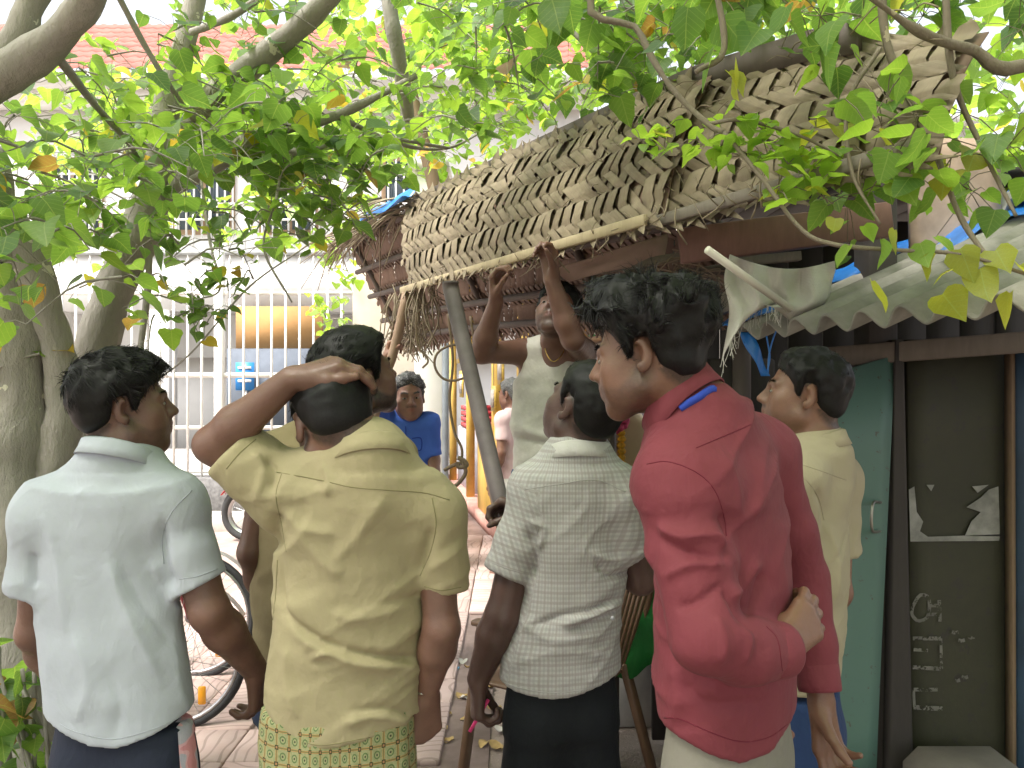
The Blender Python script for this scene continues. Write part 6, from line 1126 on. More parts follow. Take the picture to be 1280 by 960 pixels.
    # ---------------- flower table, shrine board, chair
    gc = cloth_mat('green_table_cloth', (0.02, 0.16, 0.035), 0.5, 500, 0.3, 0.1); tb = empty('flower_table', (0.58, 3.42, 0), 'table with glossy green cloth under the marigolds', 'table')
    p = MB(); u = np.linspace(0, 1, 24); g = np.array([[V(0.40 + 0.36 * s, 3.18 - 0.02 * t + 0.014 * math.sin(s * 17) * t, 0.915 - (0.50 + 0.03 * math.sin(s * 9)) * t) for s in u] for t in np.linspace(0, 1, 8)]); p.slab(g, 0.003); p.build('cloth_front', gc, tb, True); p = MB(); p.box((0.58, 3.42, 0.915), (0.38, 0.50, 0.02), None, 0.005); p.build('tabletop', gc, tb)
    for x, y in ((0.42, 3.21), (0.74, 3.21), (0.42, 3.64), (0.74, 3.64)): p = MB(); p.box((x, y, 0.452), (0.05, 0.05, 0.905)); p.build('leg', bk, tb)
    p = MB(); p.box((0.58, 3.60, 0.28), (0.30, 0.03, 0.56)); p.build('back_board', plain('whitewashed_board', (0.55, 0.53, 0.5), 0.8), tb)
    leafm = plain('banana_leaf', (0.05, 0.24, 0.04), 0.35, 0.3, 5); r = random.Random(2)
    for k, (x, y, a) in enumerate(((0.50, 3.24, 0.3), (0.58, 3.40, -0.2))):
        u = np.linspace(-1, 1, 9); g = np.array([[V(x + math.cos(a) * 0.14 * s - math.sin(a) * w * 0.09 * (1 - s * s), y + math.sin(a) * 0.14 * s + math.cos(a) * w * 0.09 * (1 - s * s), 0.930 + k * 0.012 + 0.03 * abs(w) + 0.02 * s * s) for w in np.linspace(-1, 1, 7)] for s in u]); p = MB(); p.slab(g, 0.002); tag(p.build('banana_leaf', leafm, None, True), 'cut piece of banana leaf lying on the green table' if k == 0 else 'second banana leaf piece behind the first on the green table', 'leaf')
    mg = plain('marigold_yellow', (0.72, 0.36, 0.015), 0.7, 0.4, 60, 0.6, 140, bdist=0.01); pk = plain('pink_flowers', (0.62, 0.07, 0.18), 0.7, 0.4, 60, 0.6, 140)
    fp = MB()
    for k in range(46): fp.ball(V(0.46 + r.random() * 0.14, 3.32 + r.random() * 0.2, 0.955 + r.random() * 0.085), r.uniform(0.018, 0.027), 8, 5)
    o = fp.build('marigold_heap', mg, None, True); tag(o, 'heap of yellow marigolds on the green table', 'flowers'); o['kind'] = 'stuff'
    fp = MB()
    for k in range(14): fp.ball(V(0.58 + r.random() * 0.1, 3.28 + r.random() * 0.1, 0.95 + r.random() * 0.05), r.uniform(0.016, 0.024), 8, 5)
    o = fp.build('crimson_flower_heap', plain('crimson_flowers', (0.25, 0.02, 0.04), 0.7, 0.4, 60), None, True); tag(o, 'few dark crimson flowers beside the marigold heap', 'flowers'); o['kind'] = 'stuff'
    bg_ = NT('thin_green_polythene'); bg_.col((0.30, 0.62, 0.30)); bg_.set(Roughness=0.25, Alpha=0.75); bg_.b.inputs['Transmission Weight'].default_value = 0.3; bg_.bump(bg_.noise(25, 4), 0.8, 0.02)
    p = MB(); p.ball(V(0.475, 3.16, 0.90), (0.075, 0.045, 0.08), 18, 12); me = p.mesh('plastic_bag', True); co = np.array([v.co[:] for v in me.vertices]); co += noise3(co * 40)[:, None] * 0.010 + noise3(co * 90)[:, None] * 0.004; me.vertices.foreach_set('co', co.astype(np.float32).ravel()); tag(link('plastic_bag', me, bg_.m), 'crumpled light green polythene bag on the table edge', 'bag')
    cm = plain('cream_board', (0.62, 0.47, 0.30), 0.5, 0.12, 3); sb = empty('shrine_board', (0.53, 3.85, 0), 'cream rounded board hung with marigold garlands behind the checked shirt man', 'shrine')
    p = MB(); g = np.array([[V(0.53 + 0.17 * math.cos(a) * (1 if t < 0.75 else math.sqrt(max(0, 1 - ((t - 0.75) / 0.25) ** 2))), 3.85 - 0.06 * math.sin(a), 0.80 + 0.70 * t) for a in np.linspace(0, math.pi, 15)] for t in np.linspace(0, 1, 16)]); p.slab(g, -0.02); p.build('board', cm, sb, True); p = MB(); p.box((0.53, 3.89, 0.42), (0.30, 0.06, 0.84)); p.build('stand', bk, sb)
    for gx in (0.475, 0.535):
        fp = MB()
        for k in range(15): fp.ball(V(gx + 0.003 * (k % 2), 3.765, 1.36 - k * 0.030), (0.022, 0.02, 0.018), 9, 6)
        o = fp.build('garland', mg, None, True); tag(o, 'string of yellow marigolds hanging on the cream board' , 'garland', 'marigold garlands on the board'); o['kind'] = 'stuff'
    fp = MB()
    for k in range(30): fp.ball(V(0.50 + r.uniform(-.06, .06), 3.76 + r.uniform(-.02, .01), 1.40 + r.uniform(-.025, .04)), r.uniform(0.015, 0.024), 8, 5)
    o = fp.build('pink_flower_cluster', pk, None, True); tag(o, 'cluster of pink flowers on top of the cream board', 'flowers'); o['kind'] = 'stuff'
    # brown plastic chair
    ch = empty('plastic_chair', (0.17, 3.12, 0), 'brown moulded plastic armchair that the tank top man stands on', 'chair'); pc = plain('brown_plastic', (0.15, 0.085, 0.05), 0.4, 0.2, 6, 0.05); ph = math.radians(-58); f = V(math.sin(ph), math.cos(ph), 0); s = V(math.cos(ph), -math.sin(ph), 0); at = lambda a, b, z: V(0.17, 3.12, z) + f * a + s * b
    p = MB(); g = np.array([[at(a, b, 0.43 - 0.02 * (1 - (2 * b / 0.46) ** 2) * (1 - (2 * a / 0.46) ** 2)) for b in np.linspace(-0.23, 0.23, 11)] for a in np.linspace(-0.22, 0.24, 11)]); p.slab(g, 0.012); p.build('seat', pc, ch, True)
    for b in (-1, 1):
        p = MB(); p.beam(at(0.20, b * 0.22, 0.66), at(0.27, b * 0.27, 0.0), 0.05, 0.03, f, 0.006); p.build('leg', pc, ch); p = MB(); p.beam(at(-0.22, b * 0.20, 0.45), at(-0.32, b * 0.26, 0.0), 0.05, 0.03, f, 0.006); p.build('leg', pc, ch)
        p = MB(); p.beam(at(0.23, b * 0.24, 0.66), at(-0.24, b * 0.24, 0.68), 0.05, 0.022, V(0, 0, 1), 0.006); p.build('armrest', pc, ch)
    bm_ = MB()
    for i in range(9):
        b = -0.2 + i * 0.05; bm_ = MB(); bm_.beam(at(-0.22, b, 0.44), at(-0.33, b * 0.98, 0.84 - 0.05 * (b / 0.2) ** 2), 0.030, 0.012, f, 0.003); bm_.build('back_slat', pc, ch)
    p = MB(); p.tube(spline([at(-0.23, -0.24, 0.44), at(-0.32, -0.24, 0.78), at(-0.34, 0, 0.86), at(-0.32, 0.24, 0.78), at(-0.23, 0.24, 0.44)], 24), 0.018, 8); p.build('back_rim', pc, ch, True)
    # litter on the earth
    lm = [plain('dry_leaf_litter', (0.38, 0.26, 0.10), 0.8, 0.4, 30), plain('paper_litter', (0.55, 0.52, 0.47), 0.8, 0.3, 20), plain('blue_litter', (0.12, 0.35, 0.55), 0.4, 0.2)]
    r = random.Random(31)
    for k in range(44):
        D_ = r.uniform(3.3, 5.2); x = r.uniform(-0.42, 0.05) * D_ / 3.6; kd = 0 if r.random() < 0.7 else 1
        if k == 0: x, D_, kd = P(572, 838, 4.28)[0], 4.28, 2
        a = r.random() * 6.3; l = r.uniform(0.03, 0.08); w = l * r.uniform(0.25, 0.5); d = V(math.cos(a), math.sin(a), 0); e = V(-math.sin(a), math.cos(a), 0); c = V(x, D_, 0.008)
        g = np.array([[c + d * l * (t - 0.5) + e * w * q * math.sin(math.pi * (0.12 + 0.8 * t)) + V(0, 0, 0.010 * abs(q) + 0.008 * math.sin(t * 5 + k)) for q in (-1, 0, 1)] for t in np.linspace(0, 1, 5)]); p = MB(); p.grid(g); o = p.build(('dry_leaf', 'paper_scrap', 'plastic_wrapper')[kd], lm[kd], None, True)
        tag(o, ('small dry fallen leaf on the dusty earth', 'small pale paper scrap on the dusty earth', 'blue plastic wrapper lying on the dusty earth')[kd], ('fallen leaf', 'paper scrap', 'wrapper')[kd], ('fallen leaves on the earth', 'paper scraps on the earth', None)[kd])
# ------------------------------------------------------------------ trees
def bark_mat(name='grey_bark', c=(0.35, 0.32, 0.285)):
    if name in MATS: return MATS[name]
    t = NT(name); v = t.coord(); mp = t.n('ShaderNodeMapping'); t.l(v, mp.inputs['Vector']); mp.inputs['Scale'].default_value = (1, 1, 0.35); a = t.noise(5, 6, 0.65, mp.outputs['Vector']); b = t.noise(38, 5, 0.7, mp.outputs['Vector'])
    base = t.mixc(a, tuple(x * 0.55 for x in c), tuple(x * 1.4 for x in c)); base = t.mixc(t.math('MULTIPLY', b, 0.5), base, tuple(x * 0.4 for x in c)); base = t.mixc(t.math('GREATER_THAN', t.noise(9, 4, 0.6), 0.66), base, (c[0] * 1.7, c[1] * 1.75, c[2] * 1.65)); t.col(base); t.set(Roughness=0.85); n = t.bump(a, 0.6, 0.03); t.bump(b, 0.9, 0.010, n); MATS[name] = t.m; return t.m
def leaf_mat():
    t = NT('heart_leaf'); a = t.n('ShaderNodeAttribute', _attribute_name='lc'); f = t.noise(22, 3, 0.6)
    stops = [(0.0, (0.065, 0.135, 0.05)), (0.35, (0.12, 0.235, 0.06)), (0.62, (0.18, 0.325, 0.065)), (0.86, (0.25, 0.42, 0.07)), (0.91, (0.36, 0.36, 0.06)), (0.96, (0.42, 0.31, 0.06)), (1.0, (0.27, 0.16, 0.07))]
    base = t.ramp(a.outputs['Fac'], stops); base = t.mixc(t.math('MULTIPLY', f, 0.35), base, (0.04, 0.10, 0.025))
    u = t.n('ShaderNodeAttribute', _attribute_name='cuv'); sp = t.n('ShaderNodeSeparateXYZ'); t.l(u.outputs['Vector'], sp.inputs[0]); ax = t.math('ABSOLUTE', sp.outputs[0])
    mid = t.math('LESS_THAN', ax, 0.014); vv = t.math('FRACT', t.math('MULTIPLY', t.math('SUBTRACT', sp.outputs[1], t.math('MULTIPLY', ax, 0.75)), 6.0)); sv = t.math('LESS_THAN', vv, 0.09); vn = t.math('MAXIMUM', mid, t.math('MULTIPLY', sv, 0.6))
    base = t.mixc(t.math('MULTIPLY', vn, 0.5), base, (0.30, 0.40, 0.14)); spot = t.math('GREATER_THAN', t.noise(55, 3, 0.65), 0.70); base = t.mixc(t.math('MULTIPLY', spot, 0.6), base, (0.20, 0.12, 0.04))
    t.col(base); t.set(Roughness=0.38); t.bump(t.math('ADD', t.math('MULTIPLY', vn, -0.6), f), 0.35, 0.004)
    tr = t.n('ShaderNodeBsdfTranslucent'); cc = t.mixc(1.0, base, (2.3, 2.0, 1.0), 'MULTIPLY'); t.l(cc, tr.inputs['Color']); mx = t.n('ShaderNodeMixShader', Fac=0.58); t.l(t.b.outputs[0], mx.inputs[1]); t.l(tr.outputs[0], mx.inputs[2]); t.l(mx.outputs[0], t.out.inputs['Surface']); return t.m
LEAF = None
def leaf_shape(seed):
    """unit heart-shaped leaf: base at the origin, tip at +Y, normal +Z"""
    r = random.Random(seed); out = np.array([(0.0, 0.0), (0.22, -0.07), (0.40, 0.04), (0.47, 0.22), (0.42, 0.45), (0.27, 0.70), (0.10, 0.90), (0.0, 1.04)]); fold = r.uniform(0.05, 0.45); cur = r.uniform(-0.7, 0.25)
    mid = np.array([(0, 0.0), (0, 0.22), (0, 0.45), (0, 0.70), (0, 1.04)]); vs = []; q = []; t = []
    L = [(x, y) for x, y in out]; pts = []
    for x, y in L: pts.append((x, y))
    for x, y in L[1:-1]: pts.append((-x, y))
    for x, y in ((0, 0.22), (0, 0.45), (0, 0.70)): pts.append((x, y))
    z = lambda x, y: fold * abs(x) + cur * y * y * 0.5 + 0.03 * math.sin(y * 7 + seed) * abs(x) * 2
    v = np.array([(x * (1 + 0.10 * math.sin(seed * 1.7 + y * 9)) + 0.05 * math.sin(y * 3 + seed), y * (1 + 0.03 * math.sin(seed)), z(x, y) + 0.05 * math.sin(y * 5 + seed * 2)) for x, y in pts])
    # indices: right 0..7, left 8..13, mid 14,15,16
    def side(o):
        a, b, c, d, e, f = o; return [[0, a, b], [0, b, 14], [b, c, 14], [c, d, 15], [c, 15, 14], [d, e, 16], [d, 16, 15], [e, f, 16], [f, 7, 16]]
    t = np.array(side((1, 2, 3, 4, 5, 6)) + [x[::-1] for x in side((8, 9, 10, 11, 12, 13))]); return v, t
SHAPES = [leaf_shape(i) for i in range(8)]
class Leaves:
    def __init__(s): s.items = []          # (pos, size, axes 3x3, colour)
    def add(s, pos, size, lc=None, droop=0.6, r=rnd):
        a = r.uniform(0, 2 * math.pi); d = unit(V(math.cos(a), math.sin(a), -droop * r.uniform(0.2, 1.6))); n = unit(V(r.uniform(-.6, .6), r.uniform(-.6, .6), 1)); n = unit(n - d * np.dot(n, d)); x = np.cross(d, n)
        if lc is None:
            u = r.random(); lc = r.uniform(0.0, 0.85) if u < 0.93 else r.uniform(0.88, 1.0)
        s.items.append((np.asarray(pos, float), size, np.array([x, d, n]), lc))
    def build(s, root, mat, nsep=300, part='leaf', crown='crown'):
        cam0 = V(0, 0, CAM_Z)
        def score(it):
            p = it[0]
            if p[1] < 0.3: return 0
            px = 640 + p[0] / p[1] * 960; py = 480 - (p[2] - 1.6) / p[1] * 960
            return it[1] / p[1] if (-20 < px < 1300 and -20 < py < 980) else 0
        order = sorted(range(len(s.items)), key=lambda i: -score(s.items[i])); sep = [i for i in order[:nsep] if score(s.items[i]) > 0]; ss = set(sep); meshes = {}
        for i in sep:
            p, sz, A, lc = s.items[i]; k = i % 8; c = round(lc * 10) / 10
            if (k, c) not in meshes:
                me = np_mesh('leaf', SHAPES[k][0], SHAPES[k][1]); attr(me, 'lc', np.full(len(SHAPES[k][0]), c)); attr2(me, 'cuv', SHAPES[k][0]); me.materials.append(mat); meshes[(k, c)] = me
            o = bpy.data.objects.new(part, meshes[(k, c)]); COL.objects.link(o); o.parent = root; M = Matrix([[*(A[:, r_] * sz), 0] for r_ in range(3)] + [[0, 0, 0, 1]]); M = Matrix.Translation(Vector(p) - root.location) @ M; o.matrix_local = M
        rest = [i for i in range(len(s.items)) if i not in ss]
        if rest:
            vs = []; ts = []; cs = []; us = []; n = 0
            for i in rest:
                p, sz, A, lc = s.items[i]; v, t = SHAPES[i % 8]; vs.append(p + (v * sz) @ A); ts.append(t + n); n += len(v); cs.append(np.full(len(v), lc)); us.append(v)
            me = np_mesh(crown, np.concatenate(vs), np.concatenate(ts)); attr(me, 'lc', np.concatenate(cs)); attr2(me, 'cuv', np.concatenate(us)); o = link(crown, me, mat, root); o['kind'] = 'stuff'
def limb(root, name, pl, mat, n=24, seed=0, sides=10, bump=0.06):
    """pl: (px, py, D, radius) rows or world rows tagged with None"""
    pts = []; rad = []
    for q in pl:
        pts.append(P(q[0], q[1], q[2]) if len(q) == 4 else V(*q[1:4])); rad.append(q[-1])
    pts = spline(pts, n); rad = np.interp(np.linspace(0, 1, n), np.linspace(0, 1, len(rad)), rad); nz = noise3(pts * 9 + seed); nz2 = noise3(pts * 23 + seed + 4)
    mb = MB(); mb.tube(pts, rad * (1 + bump * 1.8 * nz + bump * nz2), sides); me = mb.mesh(name, True)
    co = np.empty(len(me.vertices) * 3, np.float32); me.vertices.foreach_get('co', co); co = co.reshape(-1, 3); nr = np.array([v.normal[:] for v in me.vertices]); R = np.mean(rad); co = co + nr * (noise3(co * 14 + seed) * R * 0.16 + noise3(co * 35 + seed) * R * 0.08)[:, None]; me.vertices.foreach_set('co', co.astype(np.float32).ravel()); me.update()
    return link(name, me, mat, root), pts
def build_trees():
    bm = bark_mat(); lm = leaf_mat(); r = random.Random(77); lv = Leaves()
    T = empty('tree', (-1.72, 2.65, 0), 'multi stemmed grey tree with broad heart shaped leaves at the left', 'tree')
    limb(T, 'trunk', [('w', -1.66, 2.60, -0.1, 0.16), (35, 960, 2.60, 0.125), (28, 760, 2.6, 0.115), (18, 600, 2.6, 0.115), (22, 480, 2.6, 0.105), (5, 330, 2.55, 0.10), (-40, 190, 2.4, 0.10)], bm, 40, 1, 14, 0.08)
    limb(T, 'trunk', [(50, 640, 2.62, 0.06), (78, 540, 2.62, 0.062), (76, 460, 2.6, 0.056), (52, 370, 2.55, 0.055), (15, 280, 2.5, 0.05), (-50, 200, 2.4, 0.05)], bm, 30, 2, 12)
    limb(T, 'trunk', [('w', -1.50, 2.95, -0.1, 0.10), (105, 760, 2.95, 0.085), (112, 560, 2.95, 0.08), (118, 450, 2.95, 0.076), (150, 345, 2.95, 0.068), (180, 275, 2.95, 0.072), (200, 215, 2.95, 0.066), (207, 140, 2.95, 0.050), (232, 50, 2.95, 0.040), (252, -40, 2.95, 0.036), (262, -140, 2.95, 0.03)], bm, 50, 3, 14, 0.07)
    B = []
    for i, pl in enumerate([[(200, 250, 2.95, 0.030), (250, 210, 2.9, 0.030), (330, 168, 2.8, 0.028), (420, 145, 2.8, 0.018), (520, 95, 2.9, 0.012)], [(208, 205, 2.95, 0.04), (255, 130, 2.9, 0.038), (330, 70, 2.8, 0.042), (400, 10, 2.7, 0.036), (450, -60, 2.6, 0.03)],
                            [(205, 245, 2.95, 0.022), (290, 200, 2.85, 0.020), (355, 180, 2.8, 0.016), (470, 172, 2.9, 0.009), (560, 185, 3.1, 0.006)], [(186, 290, 2.95, 0.016), (185, 360, 2.93, 0.014), (174, 450, 2.9, 0.012), (168, 560, 2.9, 0.012)], [(-60, 140, 1.9, 0.050), (0, 98, 1.85, 0.045), (60, 55, 1.8, 0.042), (105, 8, 1.75, 0.038), (130, -60, 1.7, 0.036)],
                            [(-40, 130, 1.95, 0.045), (10, 70, 1.9, 0.042), (40, 0, 1.9, 0.038), (55, -70, 1.9, 0.034)], [(75, 75, 1.85, 0.012), (118, 130, 2.1, 0.010), (165, 185, 2.4, 0.008), (188, 230, 2.7, 0.007)], [(140, -20, 2.3, 0.009), (180, 55, 2.4, 0.009), (215, 112, 2.5, 0.009), (242, 150, 2.8, 0.010)],
                            [(480, -40, 3.2, 0.035), (492, 40, 3.2, 0.032), (505, 110, 3.3, 0.03), (512, 160, 3.4, 0.022)], [(240, 40, 2.9, 0.014), (290, 20, 2.7, 0.012), (350, -20, 2.6, 0.01)], [(330, 165, 2.8, 0.016), (372, 190, 2.7, 0.012), (430, 175, 2.7, 0.008)],
                            [(250, 215, 2.9, 0.006), (262, 300, 2.6, 0.005), (275, 360, 2.5, 0.004), (245, 375, 2.45, 0.003)], [(355, 185, 2.8, 0.006), (345, 250, 2.6, 0.005), (330, 310, 2.5, 0.004), (365, 378, 2.5, 0.003)], [(190, 480, 2.6, 0.003), (240, 440, 2.5, 0.003), (310, 360, 2.5, 0.003), (380, 310, 2.5, 0.002)],
                            [(660, -20, 3.0, 0.016), (700, 25, 3.0, 0.014), (760, 78, 2.9, 0.010), (800, 95, 2.8, 0.006)], [(420, 145, 2.8, 0.012), (500, 180, 3.0, 0.009), (560, 185, 3.2, 0.006), (610, 160, 3.4, 0.005)]]):
        o, pts = limb(T, 'branch', pl, bm, 26, 10 + i, 8); B.append(pts)
    tw = MB()
    def twig(c, n, spread, size, lc=None, L=0.22, droop=0.7):
        a = r.uniform(0, 2 * math.pi); d = unit(V(math.cos(a), math.sin(a), r.uniform(-0.6, 0.3))); pts = spline([c - d * L * 0.5, c + V(0, 0, 0.02), c + d * L * 0.5 - V(0, 0, 0.03)], 6); tw.tube(pts, [0.004, 0.0035, 0.003, 0.0025, 0.002, 0.0015], 4, False)
        for k in range(n):
            b0 = pts[min(5, int(k / n * 6))]; p = b0 + V(r.gauss(0, 1), r.gauss(0, 1), r.gauss(0, 0.7)) * spread; tw.tube(np.array([b0, (b0 + p) / 2 + V(0, 0, 0.008), p]), 0.0013, 3, False); l = lc(r) if callable(lc) else lc; lv.add(p, size * r.uniform(0.55, 1.2), l, droop, r)
    G = lambda a, b, ylw=0.05: (lambda q: q.uniform(a, b) if q.random() > ylw * 0.7 else q.uniform(0.89, 1.0))
    def ridge_y(px): return np.interp(px, [300, 500, 860, 1010, 1280], [330, 225, 82, 45, 20])
    def region(x0, x1, y0, y1, d0, d1, nt, n, size, lc, below_ok=False, spread=0.05):
        k = 0; tries = 0
        while k < nt and tries < nt * 6:
            tries += 1; x, y, D = r.uniform(x0, x1), r.uniform(y0, y1), r.uniform(d0, d1)
            if not below_ok and x > 480 and y > ridge_y(x) - 12: continue
            twig(P(x, y, D), n, spread, size, lc); k += 1
    region(-60, 330, 95, 330, 1.9, 3.0, 44, 7, 0.072, G(0.05, 0.7)); region(-60, 120, 120, 420, 1.7, 2.4, 16, 6, 0.085, G(0.0, 0.6, 0.03)); region(100, 320, 60, 200, 2.6, 4.0, 26, 7, 0.08, G(0.5, 0.87, 0.08)); region(0, 210, 330, 470, 2.3, 3.2, 9, 5, 0.075, G(0.2, 0.8, 0.1), True)
    region(230, 560, -40, 215, 2.4, 4.2, 84, 7, 0.070, G(0.1, 0.8)); region(320, 480, 130, 240, 2.4, 3.0, 24, 6, 0.085, G(0.0, 0.5, 0.08), True); region(330, 450, 230, 300, 2.5, 2.9, 9, 5, 0.07, G(0.1, 0.7, 0.15), True); region(300, 420, 180, 260, 3.0, 5.0, 14, 7, 0.08, G(0.3, 0.87, 0.05), True)
    for (x, y, n) in ((275, 300, 5), (262, 345, 7), (285, 360, 8), (240, 375, 9), (255, 390, 9), (270, 395, 6), (235, 400, 5), (300, 320, 4), (210, 300, 5), (350, 260, 7), (325, 270, 6), (385, 230, 6), (310, 345, 3), (200, 350, 4)): twig(P(x, y, 2.5), n, 0.025, 0.05, G(0.0, 0.35, 0.16) if y > 280 else G(0.1, 0.6, 0.15), 0.08)
    region(520, 900, -60, 200, 2.8, 5.5, 170, 7, 0.085, G(0.1, 0.85)); region(640, 900, -40, 100, 2.2, 3.2, 44, 6, 0.085, G(0.0, 0.6, 0.08)); region(520, 1000, -60, 150, 5.0, 7.0, 90, 8, 0.10, G(0.45, 0.87, 0.04)); region(420, 640, 20, 230, 5.2, 7.5, 60, 8, 0.10, G(0.5, 0.87, 0.04), True)
    region(340, 470, 150, 330, 6.0, 8.0, 26, 8, 0.10, G(0.5, 0.87, 0.03), True); region(385, 460, 330, 420, 6.5, 7.5, 10, 7, 0.09, G(0.6, 0.87, 0.03), True)
    region(40, 330, 85, 340, 4.0, 6.0, 46, 8, 0.085, G(0.5, 0.87, 0.05)); region(330, 560, -40, 200, 4.5, 6.5, 50, 8, 0.09, G(0.5, 0.87, 0.04), True); region(100, 330, 60, 200, 2.6, 4.0, 22, 7, 0.075, G(0.4, 0.87, 0.06))
    # leaves out of view overhead and behind the camera, added to shade the men
    for k in range(1300):
        x, y, z = r.uniform(-6.0, 5.0), r.uniform(-5.5, 2.4), r.uniform(3.2, 5.6)
        if y > 0.3 and 480 - (z - 1.6) / y * 960 > -70: continue
        c = V(x, y, z)
        for q in range(8): lv.add(c + V(r.gauss(0, .22), r.gauss(0, .22), r.gauss(0, .14)), 0.15 * r.uniform(0.7, 1.2), r.uniform(0.1, 0.8), 0.4, r)
    o = tw.build('twigs', bm, T, True); o['kind'] = 'stuff'; lv.build(T, lm, 300)
    # second tree: branches reaching in over the kiosk
    lv2 = Leaves(); T2 = empty('tree', (2.9, 3.9, 0), 'tree behind the kiosk with bright twigs hanging over the mat and sheet', 'tree'); bt = bark_mat('pale_twig_bark', (0.23, 0.19, 0.14))
    limb(T2, 'trunk', [('w', 2.9, 3.9, -0.1, 0.14), ('w', 2.85, 3.85, 1.6, 0.12), ('w', 2.7, 3.6, 2.8, 0.10), ('w', 2.2, 2.8, 3.5, 0.07), ('w', 1.4, 1.9, 3.9, 0.05)], bm, 30, 40, 12)
    for i, pl in enumerate([[('w', 2.4, 3.1, 3.25, 0.05), ('w', 1.9, 2.1, 2.75, 0.03), (1290, 78, 1.75, 0.016), (1215, 62, 1.7, 0.014), (1150, 40, 1.65, 0.009), (1080, -10, 1.6, 0.006)], [('w', 1.4, 1.9, 3.9, 0.02), (770, -60, 2.0, 0.010), (800, 40, 1.95, 0.009), (838, 108, 1.9, 0.008), (885, 155, 1.85, 0.007), (905, 165, 1.82, 0.006)],
                            [(1100, -60, 1.75, 0.010), (1110, 60, 1.75, 0.009), (1165, 180, 1.75, 0.007), (1200, 270, 1.7, 0.006), (1240, 330, 1.65, 0.004)], [(1180, -60, 1.7, 0.009), (1190, 90, 1.7, 0.008), (1230, 190, 1.7, 0.006), (1270, 270, 1.65, 0.004)], [(905, 165, 1.82, 0.006), (950, 220, 1.75, 0.005), (1000, 285, 1.7, 0.005), (1040, 305, 1.66, 0.005), (1110, 312, 1.62, 0.004), (1200, 318, 1.6, 0.004), (1290, 345, 1.58, 0.004)],
                            [(885, 155, 1.85, 0.006), (930, 150, 1.8, 0.005), (1000, 170, 1.8, 0.004), (1050, 195, 1.8, 0.003)], [(1100, 60, 1.75, 0.006), (1060, 130, 1.75, 0.005), (1065, 215, 1.75, 0.004), (1100, 280, 1.7, 0.003)], [(890, -40, 1.5, 0.008), (905, 60, 1.5, 0.006), (870, 90, 1.5, 0.004)]]): limb(T2, 'branch', pl, bt, 30, 60 + i, 8)
    tw2 = MB()
    def spray(x, y, D, n, size, lc, sp=18, droop=0.5):
        c = P(x, y, D)
        for k in range(n):
            p = P(x + r.gauss(0, sp), y + r.gauss(0, sp * 0.7), D + r.gauss(0, 0.04)); tw2.tube(np.array([c, (c + p) / 2 + V(0, 0, 0.008), p]), 0.0013, 3, False); lv2.add(p, size * r.uniform(0.6, 1.25), lc(r), droop, r)
    for x, y in ((830, 165), (800, 175), (870, 175), (905, 165), (930, 150), (955, 165), (980, 175), (1010, 185), (1040, 195), (960, 195), (985, 205), (940, 180), (1000, 215), (1045, 215), (975, 235), (925, 195), (1020, 160), (900, 185)): spray(x, y, 1.82, 5, 0.050, G(0.72, 0.88, 0.02), 14)
    spray(975, 240, 1.76, 4, 0.07, G(0.70, 0.88, 0.0), 10); spray(835, 160, 1.85, 7, 0.035, G(0.7, 0.88, 0), 16)
    for x, y, s, lcv in ((1090, 370, 0.075, 0.90), (1178, 385, 0.085, 0.885), (1265, 385, 0.07, 0.92), (1170, 335, 0.06, 0.89), (1225, 355, 0.075, 0.87), (1245, 330, 0.07, 0.86), (1150, 322, 0.055, 0.80), (1120, 306, 0.05, 0.90), (1060, 325, 0.05, 0.75), (1080, 300, 0.04, 0.86), (1200, 330, 0.07, 0.88), (1100, 318, 0.06, 0.6), (1045, 292, 0.04, 0.9), (1275, 350, 0.07, 0.9), (1190, 355, 0.05, 0.93)): lv2.add(P(x, y - 18, 1.6), s, lcv, 2.6, r)
    region2 = [(870, 1280, -60, 40, 1.7, 2.6, 26, 7, 0.085, G(0.0, 0.6, 0.08)), (1040, 1290, 60, 260, 1.6, 2.4, 24, 5, 0.075, G(0.35, 0.87, 0.07)), (1100, 1290, 30, 240, 3.0, 4.5, 46, 7, 0.09, G(0.5, 0.87, 0.05)), (860, 1140, -40, 60, 3.0, 4.2, 34, 7, 0.09, G(0.2, 0.8, 0.05)), (1180, 1300, 150, 270, 3.2, 4.4, 14, 7, 0.09, G(0.6, 0.87, 0.05))]
    for x0, x1, y0, y1, d0, d1, nt, n, sz, lc in region2:
        for k in range(nt):
            c = P(r.uniform(x0, x1), r.uniform(y0, y1), r.uniform(d0, d1))
            for q in range(n): p = c + V(r.gauss(0, .06), r.gauss(0, .06), r.gauss(0, .05)); tw2.tube(np.array([c, (c + p) / 2 + V(0, 0, 0.01), p]), 0.0014, 3, False); lv2.add(p, sz * r.uniform(0.6, 1.2), lc(r), 0.8, r)
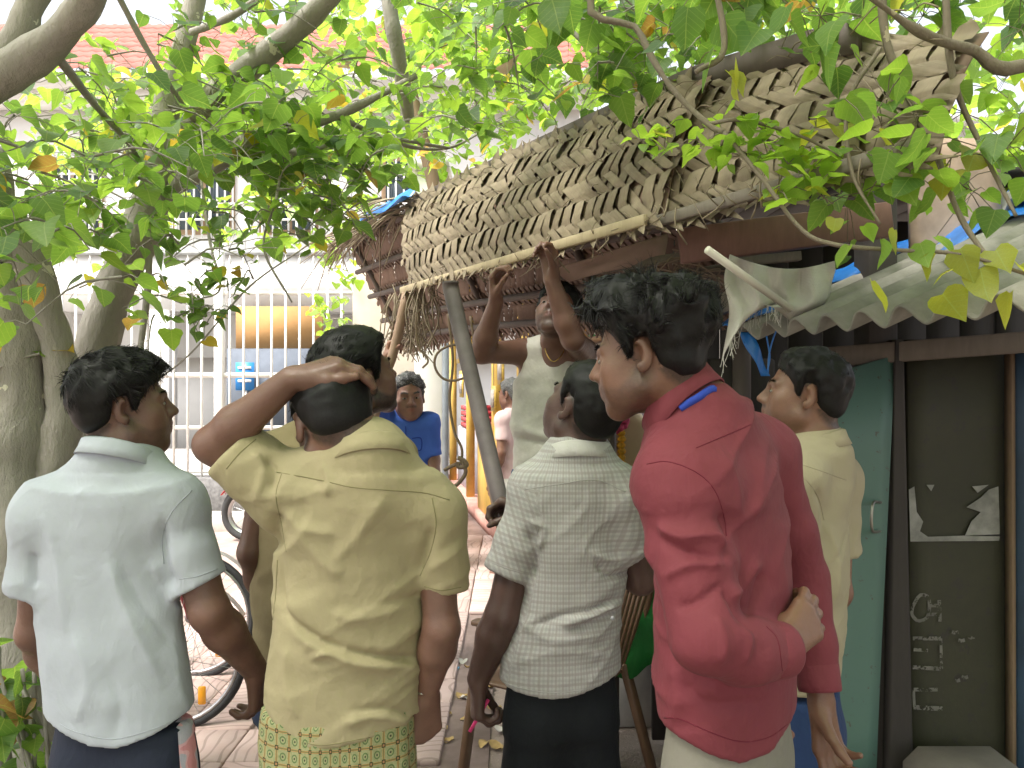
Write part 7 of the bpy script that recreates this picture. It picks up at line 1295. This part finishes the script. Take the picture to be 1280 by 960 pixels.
    for x, y, s, lcv in ((895, 80, 0.085, 0.5), (920, 105, 0.075, 0.90), (950, 55, 0.075, 0.4), (1030, 85, 0.075, 0.4), (1070, 140, 0.06, 0.5), (985, 30, 0.075, 0.35), (860, 30, 0.075, 0.3), (1045, 45, 0.08, 0.5), (905, 45, 0.08, 0.4), (690, 20, 0.08, 0.3), (910, 110, 0.06, 0.9)): lv2.add(P(x, y - 20, 1.5), s, lcv, 2.2, r)
    o = tw2.build('twigs', bt, T2, True); o['kind'] = 'stuff'; lv2.build(T2, lm, 300)
    # creeper at the foot of the left tree
    sh = empty('creeper_plant', (-1.35, 2.15, 0), 'leafy creeper with green and withered leaves at the foot of the tree', 'plant'); lv3 = Leaves(); st = MB()
    for k in range(9):
        a = V(-1.40 + 0.03 * k, 2.2, 0.0); e = P(r.uniform(-30, 60), r.uniform(790, 900), 2.1); pts = spline([a, (a + e) / 2 + V(r.uniform(-.08, .08), 0, 0), e], 8); st.tube(pts, 0.006, 5)
        for q in range(10): lv3.add(pts[r.randrange(2, 8)] + V(r.gauss(0, .06), r.gauss(0, .05), r.gauss(0, .05)), r.uniform(0.05, 0.11), G(0.1, 0.6, 0.25)(r), 0.8, r)
    o = st.build('stems', bm, sh, True); o['kind'] = 'stuff'; lv3.build(sh, lm, 120)
# ------------------------------------------------------------------ assemble
build_ground(); build_background(); build_vehicles(); build_stall(); build_trees()
for fn in (man_white, man_yellow, man_beard, man_blue, man_tank, man_plaid, man_red, man_tan): fn()
passer_by('grey haired passer by in white and pink beyond the dark pole', P(641, 490, 6.4)[0], 6.4, -60, cloth_mat('pinkish_white_cotton', (0.62, 0.45, 0.45)), cloth_mat('white_dhoti', (0.65, 0.64, 0.6)), 1.62, 5, HAIRG)
passer_by('man in light blue printed shirt half hidden behind the tree stems', P(92, 520, 3.45)[0], 3.45, 150, cloth_mat('pale_blue_print', (0.36, 0.45, 0.56), var=0.4), cloth_mat('grey_trouser_cloth', (0.06, 0.06, 0.07)), 1.60, 6)
passer_by('rider in blue shirt on the red street motorcycle', -9.05, 21.6, 85, cloth_mat('rider_blue_cotton', (0.10, 0.16, 0.34)), cloth_mat('grey_trouser_cloth', (0.06, 0.06, 0.07)), 1.68, 7, None, -0.02)
